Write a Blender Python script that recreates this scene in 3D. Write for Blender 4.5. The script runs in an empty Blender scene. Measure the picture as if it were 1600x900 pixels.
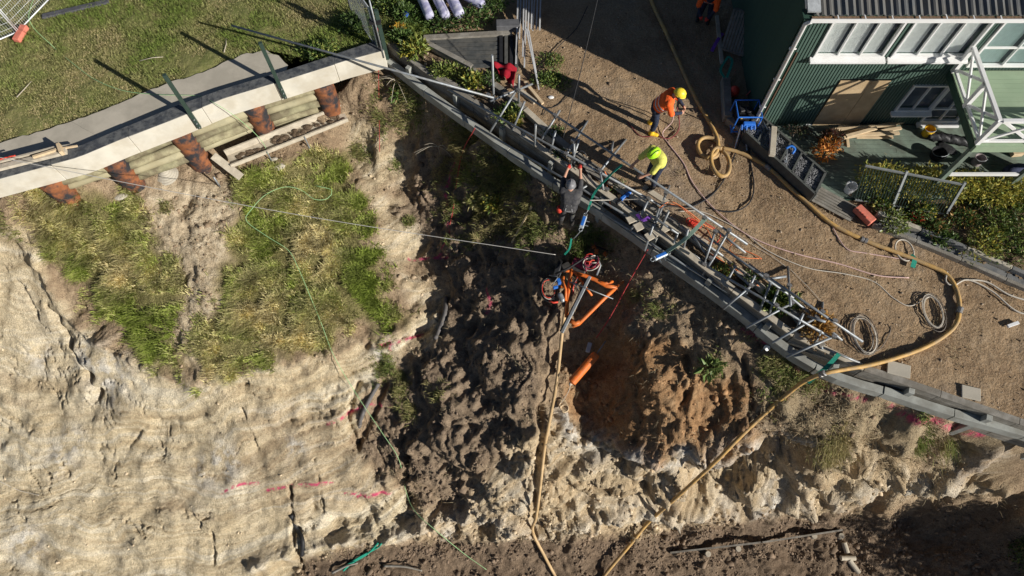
import bpy, bmesh, math, random
import numpy as np
from mathutils import Vector, Matrix

random.seed(7)
rng = np.random.default_rng(7)
scene = bpy.context.scene
C = bpy.context.collection

# ------------------------------------------------------------------ camera
CAM_H = 16.0
TILT = math.radians(24.0)
cam_data = bpy.data.cameras.new("camera")
cam_data.sensor_width = 36.0
cam_data.lens = 36.0 * 1066.0 / 1600.0
cam_data.clip_start = 0.1
cam_data.clip_end = 2000.0
cam = bpy.data.objects.new("camera", cam_data)
cam.location = (0, 0, CAM_H)
cam.rotation_euler = (TILT, 0, 0)
C.objects.link(cam)
scene.camera = cam

# ------------------------------------------------------------------ sky, sun, exposure
SUN_AZ = math.atan2(0.84, -0.54)      # clockwise from +Y
SUN_EL = math.radians(24.5)
world = bpy.data.worlds.new("World")
scene.world = world
world.use_nodes = True
wn = world.node_tree
sky = wn.nodes.new("ShaderNodeTexSky")
sky.sky_type = 'NISHITA'
sky.sun_disc = False
sky.sun_elevation = SUN_EL
sky.sun_rotation = SUN_AZ
sky.air_density = 0.55
sky.dust_density = 0.3
bg = wn.nodes["Background"]
bg.inputs["Strength"].default_value = 0.05
wn.links.new(sky.outputs[0], bg.inputs[0])
sun_data = bpy.data.lights.new("sun", 'SUN')
sun_data.energy = 5.0
sun_data.angle = math.radians(0.5)
sun_data.color = (1.0, 0.955, 0.88)
sun = bpy.data.objects.new("sun", sun_data)
SUN = Vector((math.sin(SUN_AZ) * math.cos(SUN_EL), math.cos(SUN_AZ) * math.cos(SUN_EL), math.sin(SUN_EL)))
sun.rotation_euler = SUN.to_track_quat('Z', 'Y').to_euler()
sun.location = SUN * 60
C.objects.link(sun)
vs = scene.view_settings
vs.view_transform = 'Standard'
vs.look = 'None'
vs.exposure = 0.30
vs.gamma = 1.0
vs.use_curve_mapping = False

# ------------------------------------------------------------------ survey helpers
CT, ST = math.cos(TILT), math.sin(TILT)
def ray(px, py):
    dx, dy = px - 800.0, 450.0 - py
    return Vector((dx, dy * CT + 1066.0 * ST, dy * ST - 1066.0 * CT))
def W(px, py, z=0.0):
    """surveyed point of the photograph lying at height z, in metres"""
    r = ray(px, py)
    t = (CAM_H - z) / -r.z
    return Vector((r.x * t, r.y * t, z))
def WY(px, py, Y):
    """surveyed point lying in the upright plane y = Y"""
    r = ray(px, py)
    t = Y / r.y
    return Vector((r.x * t, Y, CAM_H + r.z * t))

def spline(pts, step=0.08):
    pts = [Vector(p) for p in pts]
    if len(pts) < 3:
        return pts
    P = [pts[0] * 2 - pts[1]] + pts + [pts[-1] * 2 - pts[-2]]
    out = []
    for i in range(1, len(P) - 2):
        a, b, c, d = P[i - 1], P[i], P[i + 1], P[i + 2]
        n = max(2, int((c - b).length / step))
        for k in range(n):
            t = k / n
            out.append(0.5 * ((2 * b) + (c - a) * t + (2 * a - 5 * b + 4 * c - d) * t * t + (3 * b - a - 3 * c + d) * t ** 3))
    out.append(pts[-1])
    return out

# ------------------------------------------------------------------ numpy noise
_G3 = np.array([(1,1,0),(-1,1,0),(1,-1,0),(-1,-1,0),(1,0,1),(-1,0,1),(1,0,-1),(-1,0,-1),(0,1,1),(0,-1,1),(0,1,-1),(0,-1,-1),(1,1,0),(-1,1,0),(0,-1,1),(0,-1,-1)], np.float32)
_perm = np.random.default_rng(11).permutation(256).astype(np.int32)
_perm = np.concatenate([_perm, _perm, _perm])
def vnoise(x, y, z, seed=0):
    """gradient noise, about -1..1"""
    x = np.asarray(x, np.float32) + np.float32(seed * 13.37 % 97); y = np.asarray(y, np.float32) + np.float32(seed * 7.77 % 89); z = np.asarray(z, np.float32) + np.float32(seed * 3.31 % 83)
    x0, y0, z0 = np.floor(x), np.floor(y), np.floor(z)
    fx, fy, fz = x - x0, y - y0, z - z0
    ix, iy, iz = x0.astype(np.int32) & 255, y0.astype(np.int32) & 255, z0.astype(np.int32) & 255
    u = fx * fx * fx * (fx * (fx * 6 - 15) + 10)
    v = fy * fy * fy * (fy * (fy * 6 - 15) + 10)
    w = fz * fz * fz * (fz * (fz * 6 - 15) + 10)
    r = 0
    for dx in (0, 1):
        for dy in (0, 1):
            pxy = _perm[_perm[ix + dx] + iy + dy]
            wxy = (u if dx else 1 - u) * (v if dy else 1 - v)
            for dz in (0, 1):
                g = _G3[_perm[pxy + iz + dz] & 15]
                r = r + wxy * (w if dz else 1 - w) * (g[..., 0] * (fx - dx) + g[..., 1] * (fy - dy) + g[..., 2] * (fz - dz))
    return (r * 1.25).astype(np.float64)
def fbm(x, y, z, octv=4, seed=0, gain=0.5):
    a, f, s = 1.0, 1.0, 0.0
    for o in range(octv):
        s = s + a * vnoise(x * f, y * f, z * f, seed + o * 17)
        a *= gain
        f *= 2.03
    return s
def sstep(a, b, x):
    t = np.clip((x - a) / (b - a), 0, 1)
    return t * t * (3 - 2 * t)
def poly_sd(x, y, poly):
    """signed distance to a polygon, negative inside"""
    P = np.array([(p[0], p[1]) for p in poly], float)
    d = np.full(x.shape, 1e9)
    ins = np.zeros(x.shape, bool)
    n = len(P)
    for i in range(n):
        ax, ay = P[i]
        bx, by = P[(i + 1) % n]
        ex, ey = bx - ax, by - ay
        L = ex * ex + ey * ey + 1e-12
        t = np.clip(((x - ax) * ex + (y - ay) * ey) / L, 0, 1)
        d = np.minimum(d, np.hypot(x - ax - t * ex, y - ay - t * ey))
        c = ((ay > y) != (by > y)) & (x < (bx - ax) * (y - ay) / (by - ay + 1e-12) + ax)
        ins ^= c
    return np.where(ins, -d, d)
def line_d(x, y, pts):
    d = np.full(x.shape, 1e9)
    for a, b in zip(pts[:-1], pts[1:]):
        ex, ey = b[0] - a[0], b[1] - a[1]
        L = ex * ex + ey * ey + 1e-12
        t = np.clip(((x - a[0]) * ex + (y - a[1]) * ey) / L, 0, 1)
        d = np.minimum(d, np.hypot(x - a[0] - t * ex, y - a[1] - t * ey))
    return d

# ------------------------------------------------------------------ materials
MATS = {}
def nm(m):
    return m.node_tree.nodes, m.node_tree.links
def mat(name, col, rough=0.7, metal=0.0, var=0.18, scale=9.0, bump=0.25, bscale=40.0, spec=0.3, dirt=None, dirt_amt=0.5, dscale=3.0):
    """noise-varied principled material"""
    if name in MATS:
        return MATS[name]
    m = bpy.data.materials.new(name)
    m.use_nodes = True
    N, L = nm(m)
    b = N["Principled BSDF"]
    b.inputs["Roughness"].default_value = rough
    b.inputs["Metallic"].default_value = metal
    b.inputs["Specular IOR Level"].default_value = spec
    tc = N.new("ShaderNodeTexCoord")
    n1 = N.new("ShaderNodeTexNoise"); n1.inputs["Scale"].default_value = scale; n1.inputs["Detail"].default_value = 6
    L.new(tc.outputs["Object"], n1.inputs["Vector"])
    r = N.new("ShaderNodeValToRGB")
    c = col
    r.color_ramp.elements[0].position = 0.3
    r.color_ramp.elements[1].position = 0.7
    r.color_ramp.elements[0].color = (c[0] * (1 - var), c[1] * (1 - var), c[2] * (1 - var), 1)
    r.color_ramp.elements[1].color = (min(1, c[0] * (1 + var)), min(1, c[1] * (1 + var)), min(1, c[2] * (1 + var)), 1)
    L.new(n1.outputs["Fac"], r.inputs["Fac"])
    last = r.outputs["Color"]
    if dirt:
        n3 = N.new("ShaderNodeTexNoise"); n3.inputs["Scale"].default_value = dscale; n3.inputs["Detail"].default_value = 8; n3.inputs["Roughness"].default_value = 0.65
        L.new(tc.outputs["Object"], n3.inputs["Vector"])
        mr = N.new("ShaderNodeMapRange"); mr.inputs["From Min"].default_value = 0.42; mr.inputs["From Max"].default_value = 0.58; mr.inputs["To Max"].default_value = dirt_amt
        L.new(n3.outputs["Fac"], mr.inputs["Value"])
        mx = N.new("ShaderNodeMix"); mx.data_type = 'RGBA'
        L.new(mr.outputs[0], mx.inputs["Factor"]); L.new(last, mx.inputs["A"]); mx.inputs["B"].default_value = (*dirt, 1)
        last = mx.outputs["Result"]
    L.new(last, b.inputs["Base Color"])
    if bump:
        n2 = N.new("ShaderNodeTexNoise"); n2.inputs["Scale"].default_value = bscale; n2.inputs["Detail"].default_value = 5
        L.new(tc.outputs["Object"], n2.inputs["Vector"])
        bp = N.new("ShaderNodeBump"); bp.inputs["Strength"].default_value = bump; bp.inputs["Distance"].default_value = 0.02
        L.new(n2.outputs["Fac"], bp.inputs["Height"]); L.new(bp.outputs[0], b.inputs["Normal"])
    MATS[name] = m
    return m
def attr_mat(name, attr="tint", rough=0.8, trans=0.0, spec=0.2):
    """colour read from each leaf's or blade's own colour attribute"""
    if name in MATS:
        return MATS[name]
    m = bpy.data.materials.new(name); m.use_nodes = True
    N, L = nm(m); b = N["Principled BSDF"]
    b.inputs["Roughness"].default_value = rough
    b.inputs["Specular IOR Level"].default_value = spec
    a = N.new("ShaderNodeAttribute"); a.attribute_name = attr
    L.new(a.outputs["Color"], b.inputs["Base Color"])
    if trans:
        t = N.new("ShaderNodeBsdfTranslucent"); L.new(a.outputs["Color"], t.inputs["Color"])
        ms = N.new("ShaderNodeMixShader"); ms.inputs[0].default_value = trans
        L.new(b.outputs[0], ms.inputs[1]); L.new(t.outputs[0], ms.inputs[2])
        L.new(ms.outputs[0], N["Material Output"].inputs["Surface"])
    MATS[name] = m
    return m

# ------------------------------------------------------------------ objects
def tag(o, label=None, cat=None, group=None, kind=None):
    if label: o["label"] = label
    if cat: o["category"] = cat
    if group: o["group"] = group
    if kind: o["kind"] = kind
    return o
def thing(name, loc, label, cat, group=None):
    o = bpy.data.objects.new(name, None)
    o.empty_display_size = 0.2
    o.location = loc
    C.objects.link(o)
    return tag(o, label, cat, group)
def wloc(o):
    v = Vector((0, 0, 0))
    while o is not None:
        v = v + o.location
        o = o.parent
    return v

class MB:
    """collects shapes in world coordinates, links them as one mesh object"""
    def __init__(self):
        self.v, self.f = [], []
    def add(self, verts, faces):
        o = len(self.v)
        self.v += [tuple(p) for p in verts]
        self.f += [tuple(i + o for i in f) for f in faces]
        return self
    def hexa(self, p):  # 8 corners: bottom 4 ccw, top 4 ccw
        return self.add(p, [(3, 2, 1, 0), (4, 5, 6, 7), (0, 1, 5, 4), (1, 2, 6, 5), (2, 3, 7, 6), (3, 0, 4, 7)])
    def box(self, c, s, rz=0.0):
        c = Vector(c); cs, sn = math.cos(rz), math.sin(rz)
        p = []
        for z in (-1, 1):
            for x, y in ((-1, -1), (1, -1), (1, 1), (-1, 1)):
                lx, ly = x * s[0] / 2, y * s[1] / 2
                p.append((c.x + lx * cs - ly * sn, c.y + lx * sn + ly * cs, c.z + z * s[2] / 2))
        return self.hexa(p)
    def beam(self, a, b, w, h, up=(0, 0, 1), off=0.0):
        """rectangular bar from a to b, w across, h along up"""
        a, b = Vector(a), Vector(b)
        d = (b - a).normalized(); u = Vector(up)
        s = d.cross(u)
        if s.length < 1e-4: s = d.cross(Vector((1, 0, 0)))
        s.normalize(); u = s.cross(d).normalized()
        p = []
        for hh in (-h / 2 + off, h / 2 + off):
            p += [a - s * w / 2 + u * hh, a + s * w / 2 + u * hh, b + s * w / 2 + u * hh, b - s * w / 2 + u * hh]
        return self.hexa(p)
    def tube(self, pts, r, n=8, cap=True, r2=None):
        pts = [Vector(p) for p in pts]
        m = len(pts)
        T = []
        for i in range(m):
            t = pts[min(i + 1, m - 1)] - pts[max(i - 1, 0)]
            T.append(t.normalized() if t.length > 1e-9 else Vector((0, 0, 1)))
        ref = Vector((0, 0, 1)) if abs(T[0].z) < 0.9 else Vector((1, 0, 0))
        nrm = (ref - T[0] * ref.dot(T[0])).normalized()
        vs_ = []
        for i in range(m):
            nrm = (nrm - T[i] * nrm.dot(T[i])).normalized()
            bi = T[i].cross(nrm)
            rr = r if r2 is None else r + (r2 - r) * i / max(1, m - 1)
            for k in range(n):
                a = 2 * math.pi * k / n
                vs_.append(pts[i] + nrm * (rr * math.cos(a)) + bi * (rr * math.sin(a)))
        fs = []
        for i in range(m - 1):
            for k in range(n):
                k2 = (k + 1) % n
                fs.append((i * n + k, i * n + k2, (i + 1) * n + k2, (i + 1) * n + k))
        if cap:
            fs.append(tuple(range(n - 1, -1, -1)))
            fs.append(tuple((m - 1) * n + k for k in range(n)))
        return self.add(vs_, fs)
    def lathe(self, a, b, prof, n=16):
        """profile [(t along a-b, radius)]"""
        a, b = Vector(a), Vector(b)
        d = (b - a); D = d.normalized()
        ref = Vector((0, 0, 1)) if abs(D.z) < 0.9 else Vector((1, 0, 0))
        u = (ref - D * ref.dot(D)).normalized(); w = D.cross(u)
        vs_, fs = [], []
        for t, r in prof:
            c = a + d * t
            for k in range(n):
                an = 2 * math.pi * k / n
                vs_.append(c + u * (r * math.cos(an)) + w * (r * math.sin(an)))
        for i in range(len(prof) - 1):
            for k in range(n):
                k2 = (k + 1) % n
                fs.append((i * n + k, i * n + k2, (i + 1) * n + k2, (i + 1) * n + k))
        fs.append(tuple(range(n - 1, -1, -1)))
        fs.append(tuple((len(prof) - 1) * n + k for k in range(n)))
        return self.add(vs_, fs)
    def capsule(self, a, b, ra, rb, n=12):
        a, b = Vector(a), Vector(b)
        L = (b - a).length
        if L < 1e-5:
            b = a + Vector((0, 0, 1e-3)); L = 1e-3
        prof = []
        for k in range(1, 5):
            th = math.pi / 2 * (1 - k / 4) if k < 4 else 0
            prof.append((-ra * math.sin(th) / L, max(1e-3, ra * math.cos(th))))
        prof = [(-ra / L, 1e-3)] + prof
        for k in range(0, 5):
            th = math.pi / 2 * k / 4
            prof.append((1 + rb * math.sin(th) / L, max(1e-3, rb * math.cos(th))))
        return self.lathe(a, b, prof, n)
    def ellipsoid(self, c, r, R=None, n=14, m=9):
        c = Vector(c); R = R or Matrix.Identity(3)
        vs_, fs = [], []
        vs_.append(c + R @ Vector((0, 0, -r[2])))
        for i in range(1, m):
            ph = -math.pi / 2 + math.pi * i / m
            for k in range(n):
                a = 2 * math.pi * k / n
                vs_.append(c + R @ Vector((r[0] * math.cos(ph) * math.cos(a), r[1] * math.cos(ph) * math.sin(a), r[2] * math.sin(ph))))
        vs_.append(c + R @ Vector((0, 0, r[2])))
        for k in range(n):
            fs.append((0, 1 + (k + 1) % n, 1 + k))
        for i in range(m - 2):
            for k in range(n):
                k2 = (k + 1) % n
                fs.append((1 + i * n + k, 1 + i * n + k2, 1 + (i + 1) * n + k2, 1 + (i + 1) * n + k))
        top = len(vs_) - 1
        for k in range(n):
            fs.append((top, 1 + (m - 2) * n + k, 1 + (m - 2) * n + (k + 1) % n))
        return self.add(vs_, fs)
    def build(self, name, material, parent=None, smooth=False, bevel=0.0):
        me = bpy.data.meshes.new(name)
        o = bpy.data.objects.new(name, me)
        org = Vector((0, 0, 0))
        if parent is not None:
            org = wloc(parent)
        elif self.v:
            xs = np.array(self.v)
            org = Vector((float(xs[:, 0].mean()), float(xs[:, 1].mean()), float(xs[:, 2].min())))
            o.location = org
        me.from_pydata([(p[0] - org.x, p[1] - org.y, p[2] - org.z) for p in self.v], [], self.f)
        me.materials.append(material)
        if smooth:
            me.polygons.foreach_set("use_smooth", [True] * len(me.polygons))
        C.objects.link(o)
        if parent is not None:
            o.parent = parent
        if bevel:
            bm = bmesh.new(); bm.from_mesh(me)
            bmesh.ops.bevel(bm, geom=bm.edges[:], offset=bevel, segments=1, affect='EDGES', clamp_overlap=True)
            bm.to_mesh(me); bm.free()
        return o
def np_mesh(name, V, F, material, tint=None, smooth=False, parent=None):
    """mesh from numpy arrays; F is (n,3) or (n,4); tint per vertex rgba"""
    me = bpy.data.meshes.new(name)
    k = F.shape[1]
    org = wloc(parent) if parent is not None else Vector((0, 0, 0))
    V = V - np.array(org)
    me.vertices.add(len(V)); me.vertices.foreach_set("co", V.astype(np.float32).ravel())
    me.loops.add(F.size); me.loops.foreach_set("vertex_index", F.astype(np.int32).ravel())
    me.polygons.add(len(F))
    me.polygons.foreach_set("loop_start", (np.arange(len(F)) * k).astype(np.int32))
    me.update(calc_edges=True); me.validate()
    if tint is not None:
        for an, arr in (tint.items() if isinstance(tint, dict) else (("tint", tint),)):
            at = me.color_attributes.new(an, 'FLOAT_COLOR', 'POINT')
            at.data.foreach_set("color", arr.astype(np.float32).ravel())
    if smooth:
        me.polygons.foreach_set("use_smooth", np.ones(len(F), bool))
    me.materials.append(material)
    o = bpy.data.objects.new(name, me)
    C.objects.link(o)
    if parent is not None: o.parent = parent
    return o

# ================================================================== THE GROUND
# heights surveyed across the slip: (photo x, photo y, height in metres)
HP = [
 # foot of the left wall
 (-150,340,-.8),(0,308,-.75),(70,300,-.85),(125,284,-.95),(150,285,-1.25),(170,300,-1.6),(215,296,-1.75),(235,275,-1.55),(270,278,-1.8),(330,268,-2.15),(400,240,-2.1),(470,215,-2.1),(545,190,-2.0),(560,165,-1.5),(600,150,-1.3),(580,140,-1.0),
 # grass bank
 (0,345,-1.7),(100,340,-1.9),(120,420,-3.1),(200,380,-2.6),(200,500,-3.9),(300,350,-2.6),(300,430,-3.1),(300,520,-3.8),(280,570,-4.3),(400,330,-2.7),(400,430,-3.3),(400,520,-3.9),(420,560,-4.2),(500,280,-2.7),(500,380,-3.2),(500,470,-3.7),(520,530,-4.2),(560,330,-3.0),(580,420,-3.5),(600,510,-4.3),(650,500,-4.4),(690,490,-4.5),
 # left sandstone face
 (-150,420,-3.4),(0,420,-3.3),(0,520,-4.6),(60,480,-4.0),(100,560,-5.0),(0,650,-6.2),(150,620,-5.5),(200,590,-4.9),(250,680,-6.2),(300,620,-5.1),(380,680,-6.0),(450,600,-5.0),(480,700,-6.2),(560,620,-5.6),(570,540,-4.75),
 (0,780,-7.4),(120,780,-7.3),(250,780,-7.2),(370,780,-7.1),(480,790,-7.2),(0,900,-8.3),(150,900,-8.4),(300,900,-8.4),(430,890,-8.4),(-150,650,-6.4),(-150,900,-8.6),
 (520,840,-8.0),(570,760,-7.0),(620,800,-7.5),(640,840,-8.0),(540,890,-8.3),
 # gully left of the rig
 (560,230,-2.8),(580,300,-3.1),(620,250,-2.9),(620,340,-3.5),(660,205,-2.0),(690,280,-2.9),(660,400,-4.0),(640,440,-3.9),(680,450,-4.2),(720,420,-3.5),(720,500,-3.95),(690,560,-4.5),(640,600,-5.1),(600,660,-6.0),(640,690,-6.2),(650,740,-6.7),(740,350,-3.1),(740,255,-1.75),(800,305,-1.7),(780,400,-3.1),(780,470,-3.2),(750,560,-3.95),
 # ridge under the rig
 (830,380,-2.2),(860,350,-1.65),(900,355,-1.55),(850,450,-2.5),(870,480,-2.4),(830,520,-3.0),(800,560,-3.5),(830,600,-3.4),(780,640,-4.25),(845,660,-4.0),(760,700,-4.9),(820,740,-5.1),(700,700,-5.4),(720,770,-6.8),(800,800,-6.9),(760,830,-7.9),(850,830,-7.8),(700,830,-7.9),
 # right slope below the wall
 (930,390,-2.0),(960,420,-1.85),(1000,420,-1.25),(1010,480,-1.5),(1060,450,-1.1),(1100,500,-1.2),(1080,560,-1.55),(1150,520,-1.05),(1170,600,-1.5),(1200,540,-.95),(1240,590,-1.05),(1250,640,-1.6),(1300,620,-1.2),(1400,640,-1.0),(1330,680,-1.7),(1450,680,-1.4),(1500,660,-1.0),(1600,690,-1.0),(1750,720,-1.0),
 # tight under the waler
 (655,165,-1.0),(750,228,-.85),(860,305,-.8),(980,382,-.9),(1040,422,-.95),(1095,460,-.95),(1165,512,-.9),(1215,555,-.85),
 # pit
 (930,500,-2.9),(970,520,-2.3),(900,560,-3.9),(950,560,-3.9),(990,570,-2.4),(920,620,-4.6),(960,650,-4.4),(890,640,-4.4),(1010,640,-2.9),(1040,600,-2.2),(1000,690,-3.6),(1080,680,-2.95),(1130,640,-2.3),(1190,680,-2.5),(1150,700,-2.8),(880,690,-4.5),
 # cliff edge and cliff, right
 (940,720,-4.9),(1000,720,-4.3),(1060,720,-3.5),(900,760,-5.8),(960,780,-6.4),(930,820,-7.7),(1020,790,-6.9),(1060,800,-7.6),(1120,740,-4.4),(1130,780,-6.6),(1150,805,-7.7),(1200,720,-3.4),(1250,720,-2.9),(1220,770,-5.9),(1260,790,-7.4),(1300,720,-2.8),(1340,750,-4.4),(1340,785,-7.2),(1400,720,-2.6),(1440,740,-4.0),(1440,775,-7.0),(1500,710,-2.6),(1520,735,-3.8),(1530,770,-6.6),(1580,730,-2.8),(1600,760,-4.8),(1620,800,-6.8),(1750,760,-3.0),(1750,850,-7.0),
 # bench at the foot
 (600,870,-8.4),(700,855,-8.2),(800,850,-8.0),(900,848,-7.95),(1000,840,-7.9),(1100,830,-7.8),(1200,822,-7.7),(1300,815,-7.6),(1400,800,-7.4),(1500,800,-7.3),
 (700,900,-8.8),(800,885,-8.7),(900,880,-8.7),(1000,880,-8.6),(1100,875,-8.5),(1200,870,-8.4),(1300,850,-8.2),(1400,850,-8.1),(1500,850,-8.0),(1600,880,-7.9),(1300,900,-8.5),(1500,900,-8.2),(900,1000,-9.0),(500,1000,-9.2),(1300,1000,-8.8),(100,1000,-9.2),(1700,1000,-8.2),(-150,1000,-9.2),
]
_P = np.array([tuple(W(a, b, c)) for a, b, c in HP])
_px, _py, _pz = _P[:, 0], _P[:, 1], _P[:, 2]
def _kern(d): return np.sqrt(d * d + 0.12)
def _fit():
    n = len(_P)
    A = _kern(np.hypot(_px[:, None] - _px[None], _py[:, None] - _py[None])) - 0.10 * np.eye(n)
    B = np.column_stack([np.ones(n), _px, _py])
    M = np.zeros((n + 3, n + 3)); M[:n, :n] = A; M[:n, n:] = B; M[n:, :n] = B.T
    return np.linalg.solve(M, np.concatenate([_pz, [0, 0, 0]]))
_w = _fit()
def base_h(x, y):
    out = np.empty(x.shape); xf, yf, of = x.ravel(), y.ravel(), out.ravel()
    for s in range(0, len(xf), 20000):
        a, b = xf[s:s + 20000], yf[s:s + 20000]
        K = _kern(np.hypot(a[:, None] - _px[None], b[:, None] - _py[None]))
        of[s:s + 20000] = K @ _w[:-3] + _w[-3] + _w[-2] * a + _w[-1] * b
    return np.clip(of.reshape(x.shape), -9.4, -0.7)
_ts = np.linspace(0.9, 1.9, 240)
def GB(px, py):
    """surveyed point on the smooth bank surface"""
    r = ray(px, py); r = r * (CAM_H / -r.z)
    x, y, z = r.x * _ts, r.y * _ts, CAM_H - CAM_H * _ts
    k = np.argmax(z < base_h(x, y))
    if k == 0: k = len(_ts) - 1
    return Vector((x[k], y[k], z[k]))
def GP(pts): return [GB(*p) for p in pts]

# lines of the two retaining walls, as surveyed
BEAM_FRONT = [(-160,322),(0,280),(123,247),(187,220),(273,187),(350,155),(423,133),(537,97),(600,80)]
BEAM_BACK = [(-160,300),(0,262),(123,230),(187,203),(283,163),(350,140),(433,115),(510,90),(567,71),(600,62)]
OUTER = [(606,92),(670,143),(760,208),(800,237),(870,285),(925,318),(990,362),(1047,405),(1100,442),(1175,498),(1225,540),(1262,565),(1320,592),(1390,612),(1480,642),(1590,672),(1720,712)]
INNER = [(602,62),(640,97),(700,130),(757,170),(800,200),(850,235),(900,268),(950,305),(1000,340),(1060,385),(1125,437),(1175,475),(1230,515),(1275,550),(1340,572),(1400,592),(1500,626),(1592,658),(1720,700)]
KERB = [(672,72),(735,107),(795,149),(850,199),(900,242),(945,274),(985,302),(1050,347),(1115,397),(1180,442),(1230,480),(1262,512),(1285,543)]
inner_w = [W(a, b, 0) for a, b in INNER]
outer_w = [W(a, b, -0.35) for a, b in OUTER]
bback_w = [W(a, b, 0.25) for a, b in BEAM_BACK]
bfront_w = [W(a, b, 0.25) for a, b in BEAM_FRONT]

# retained side: everything up the hill from both walls
retained = [(p.x, p.y) for p in bback_w] + [(p.x, p.y) for p in inner_w] + [(40, inner_w[-1].y), (40, 40), (-40, 40), (-40, bback_w[0].y)]

STEP = 0.046
gx = np.arange(-20.5, 20.5, STEP); gy = np.concatenate([np.arange(-2.2, 0.9, STEP), np.arange(0.9, 3.7, 0.021), np.arange(3.7, 15.4, STEP)])   # closer rows where the cliff is steep
X, Y = np.meshgrid(gx, gy)
Z = base_h(X, Y)
gyx = np.gradient(Z, gx, axis=1); gyy = np.gradient(Z, gy, axis=0)
SH = X.shape
sd_ret = poly_sd(X, Y, retained)
use_v = sd_ret.ravel() > -1.5                     # nothing is built far behind the walls
X, Y, Z, gyx, gyy, sd_ret = [q.ravel()[use_v] for q in (X, Y, Z, gyx, gyy, sd_ret)]
# region masks, each a property of the soil itself
def pmask(px_poly, soft=0.35, wob=0.5, seed=1):
    s = poly_sd(X, Y, GP(px_poly))
    s = s + wob * fbm(X * 1.1, Y * 1.1, Z * 0 + 3.3, 4, seed) 
    return sstep(soft, -soft, s)
m_sand = pmask([(-200,310),(0,325),(40,350),(70,420),(110,490),(200,560),(290,590),(440,572),(600,522),(680,492),(705,515),(610,570),(560,640),(540,690),(590,740),(640,800),(660,835),(560,850),(470,870),(440,1000),(-250,1000)], 0.25, 0.35, 3)
m_sand = np.maximum(m_sand, pmask([(545,190),(600,210),(640,260),(600,300),(690,330),(690,380),(640,420),(700,460),(700,500),(640,480),(600,400),(560,300)], 0.3, 0.3, 4) * 0.8)
m_cliff = pmask([(640,810),(730,780),(790,700),(860,650),(900,690),(1000,708),(1150,705),(1250,705),(1420,720),(1560,730),(1560,760),(1450,775),(1330,790),(1100,808),(1000,835),(850,838),(660,840)], 0.3, 0.35, 5)
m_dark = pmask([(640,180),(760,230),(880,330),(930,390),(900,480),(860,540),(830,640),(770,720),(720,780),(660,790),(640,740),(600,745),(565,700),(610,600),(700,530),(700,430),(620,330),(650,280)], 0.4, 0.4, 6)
m_clay = pmask([(950,505),(1080,560),(1180,620),(1195,690),(1050,712),(960,690),(880,640),(885,560)], 0.3, 0.35, 7)
m_straw = pmask([(1200,560),(1350,610),(1600,680),(1560,720),(1400,720),(1250,700),(1180,640)], 0.4, 0.4, 8)
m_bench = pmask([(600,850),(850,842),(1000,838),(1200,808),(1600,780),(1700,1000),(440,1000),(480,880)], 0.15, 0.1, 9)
GRASS_PX = [(20,325),(110,292),(200,303),(240,340),(300,390),(340,400),(360,320),(375,280),(420,262),(490,232),(535,240),(545,300),(575,340),(565,380),(592,420),(610,470),(630,500),(560,522),(500,532),(430,562),(350,582),(290,572),(240,560),(200,520),(150,470),(80,420),(50,385)]
m_grass = pmask(GRASS_PX, 0.35, 0.45, 10)
BARE_PX = [(225,300),(350,270),(380,295),(358,380),(335,470),(310,560),(255,540),(280,440),(235,370)]
m_bare = pmask(BARE_PX, 0.35, 0.35, 11)
m_grass = m_grass * (1 - 0.97 * m_bare)
m_brown = pmask([(380,640),(470,625),(540,640),(560,700),(610,760),(560,800),(470,800),(400,790),(380,730),(330,770),(250,800),(320,740),(400,700)], 0.35, 0.5, 14) * 0.85
m_pink = np.zeros_like(X)
PINK = [[(590,541),(625,534),(660,522)],[(608,530),(612,546)],[(512,662),(545,646),(575,630)],[(580,632),(612,640)],[(350,768),(375,756),(405,754)],[(420,765),(460,757),(520,752)],[(540,770),(610,772)],[(640,403),(680,404),(705,402)],[(683,404),(700,380),(706,350)],[(762,450),(766,475),(758,490)],[(1160,512),(1195,540)],[(1238,575),(1262,598),(1300,614),(1350,626)],[(1285,600),(1290,612)],[(1385,628),(1395,640),(1450,656),(1540,680)],[(705,255),(700,330)],[(600,770),(560,775)],[(1220,730),(1232,722)]]
for i, ln in enumerate(PINK):
    d = line_d(X, Y, spline([GB(*p) for p in ln], 0.1))
    nn = fbm(X * 7, Y * 7, Z * 7, 2, 60 + i)
    m_pink = np.maximum(m_pink, 0.95 * sstep(0.072, 0.02, d + 0.025 * nn) * sstep(-0.25, 0.3, nn + 0.1))

# relief
n_big = fbm(X * 0.7, Y * 0.7, Z * 0.7, 3, 21)
n_mid = fbm(X * 2.1, Y * 2.1, Z * 2.1, 4, 22)
n_fin = fbm(X * 7.5, Y * 7.5, Z * 7.5, 3, 23)
rid = 1 - np.abs(fbm(X * 1.3 + 0.6 * Z, Y * 1.3, Z * 1.3, 4, 24))
rid2 = 1 - np.abs(fbm(X * 3.4, Y * 3.4, Z * 3.4, 3, 25))
warp = 0.55 * fbm(X * 0.35, Y * 0.35, Z * 0.35, 3, 26) + 0.05 * n_mid
strat = (0.94 * Y - 0.034 * np.clip(X + 12, -2, 14) ** 2 + 0.5 * Z + warp) * 2.1                # bedding planes dipping across the faces
def saw(q, e=0.86):
    t = q - np.floor(q)
    return np.where(t < e, t / e, (1 - t) / (1 - e)) - 0.5
lay = -saw(strat) - 0.45 * saw(strat * 2.7 + 0.3 * n_mid)
band = 0.5 + 0.55 * vnoise(strat * 1.3, X * 0.12, Y * 0.12, 41) + 0.5 * vnoise(strat * 3.7, X * 0.25, Y * 0.25, 42) + (0.25 + 0.35 * np.exp(-((X + 5.6) ** 2 / 9.0 + (Y - 5.4) ** 2 / 1.8))) * vnoise(strat * 9.0, X * 0.4, Y * 0.4, 44)
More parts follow.
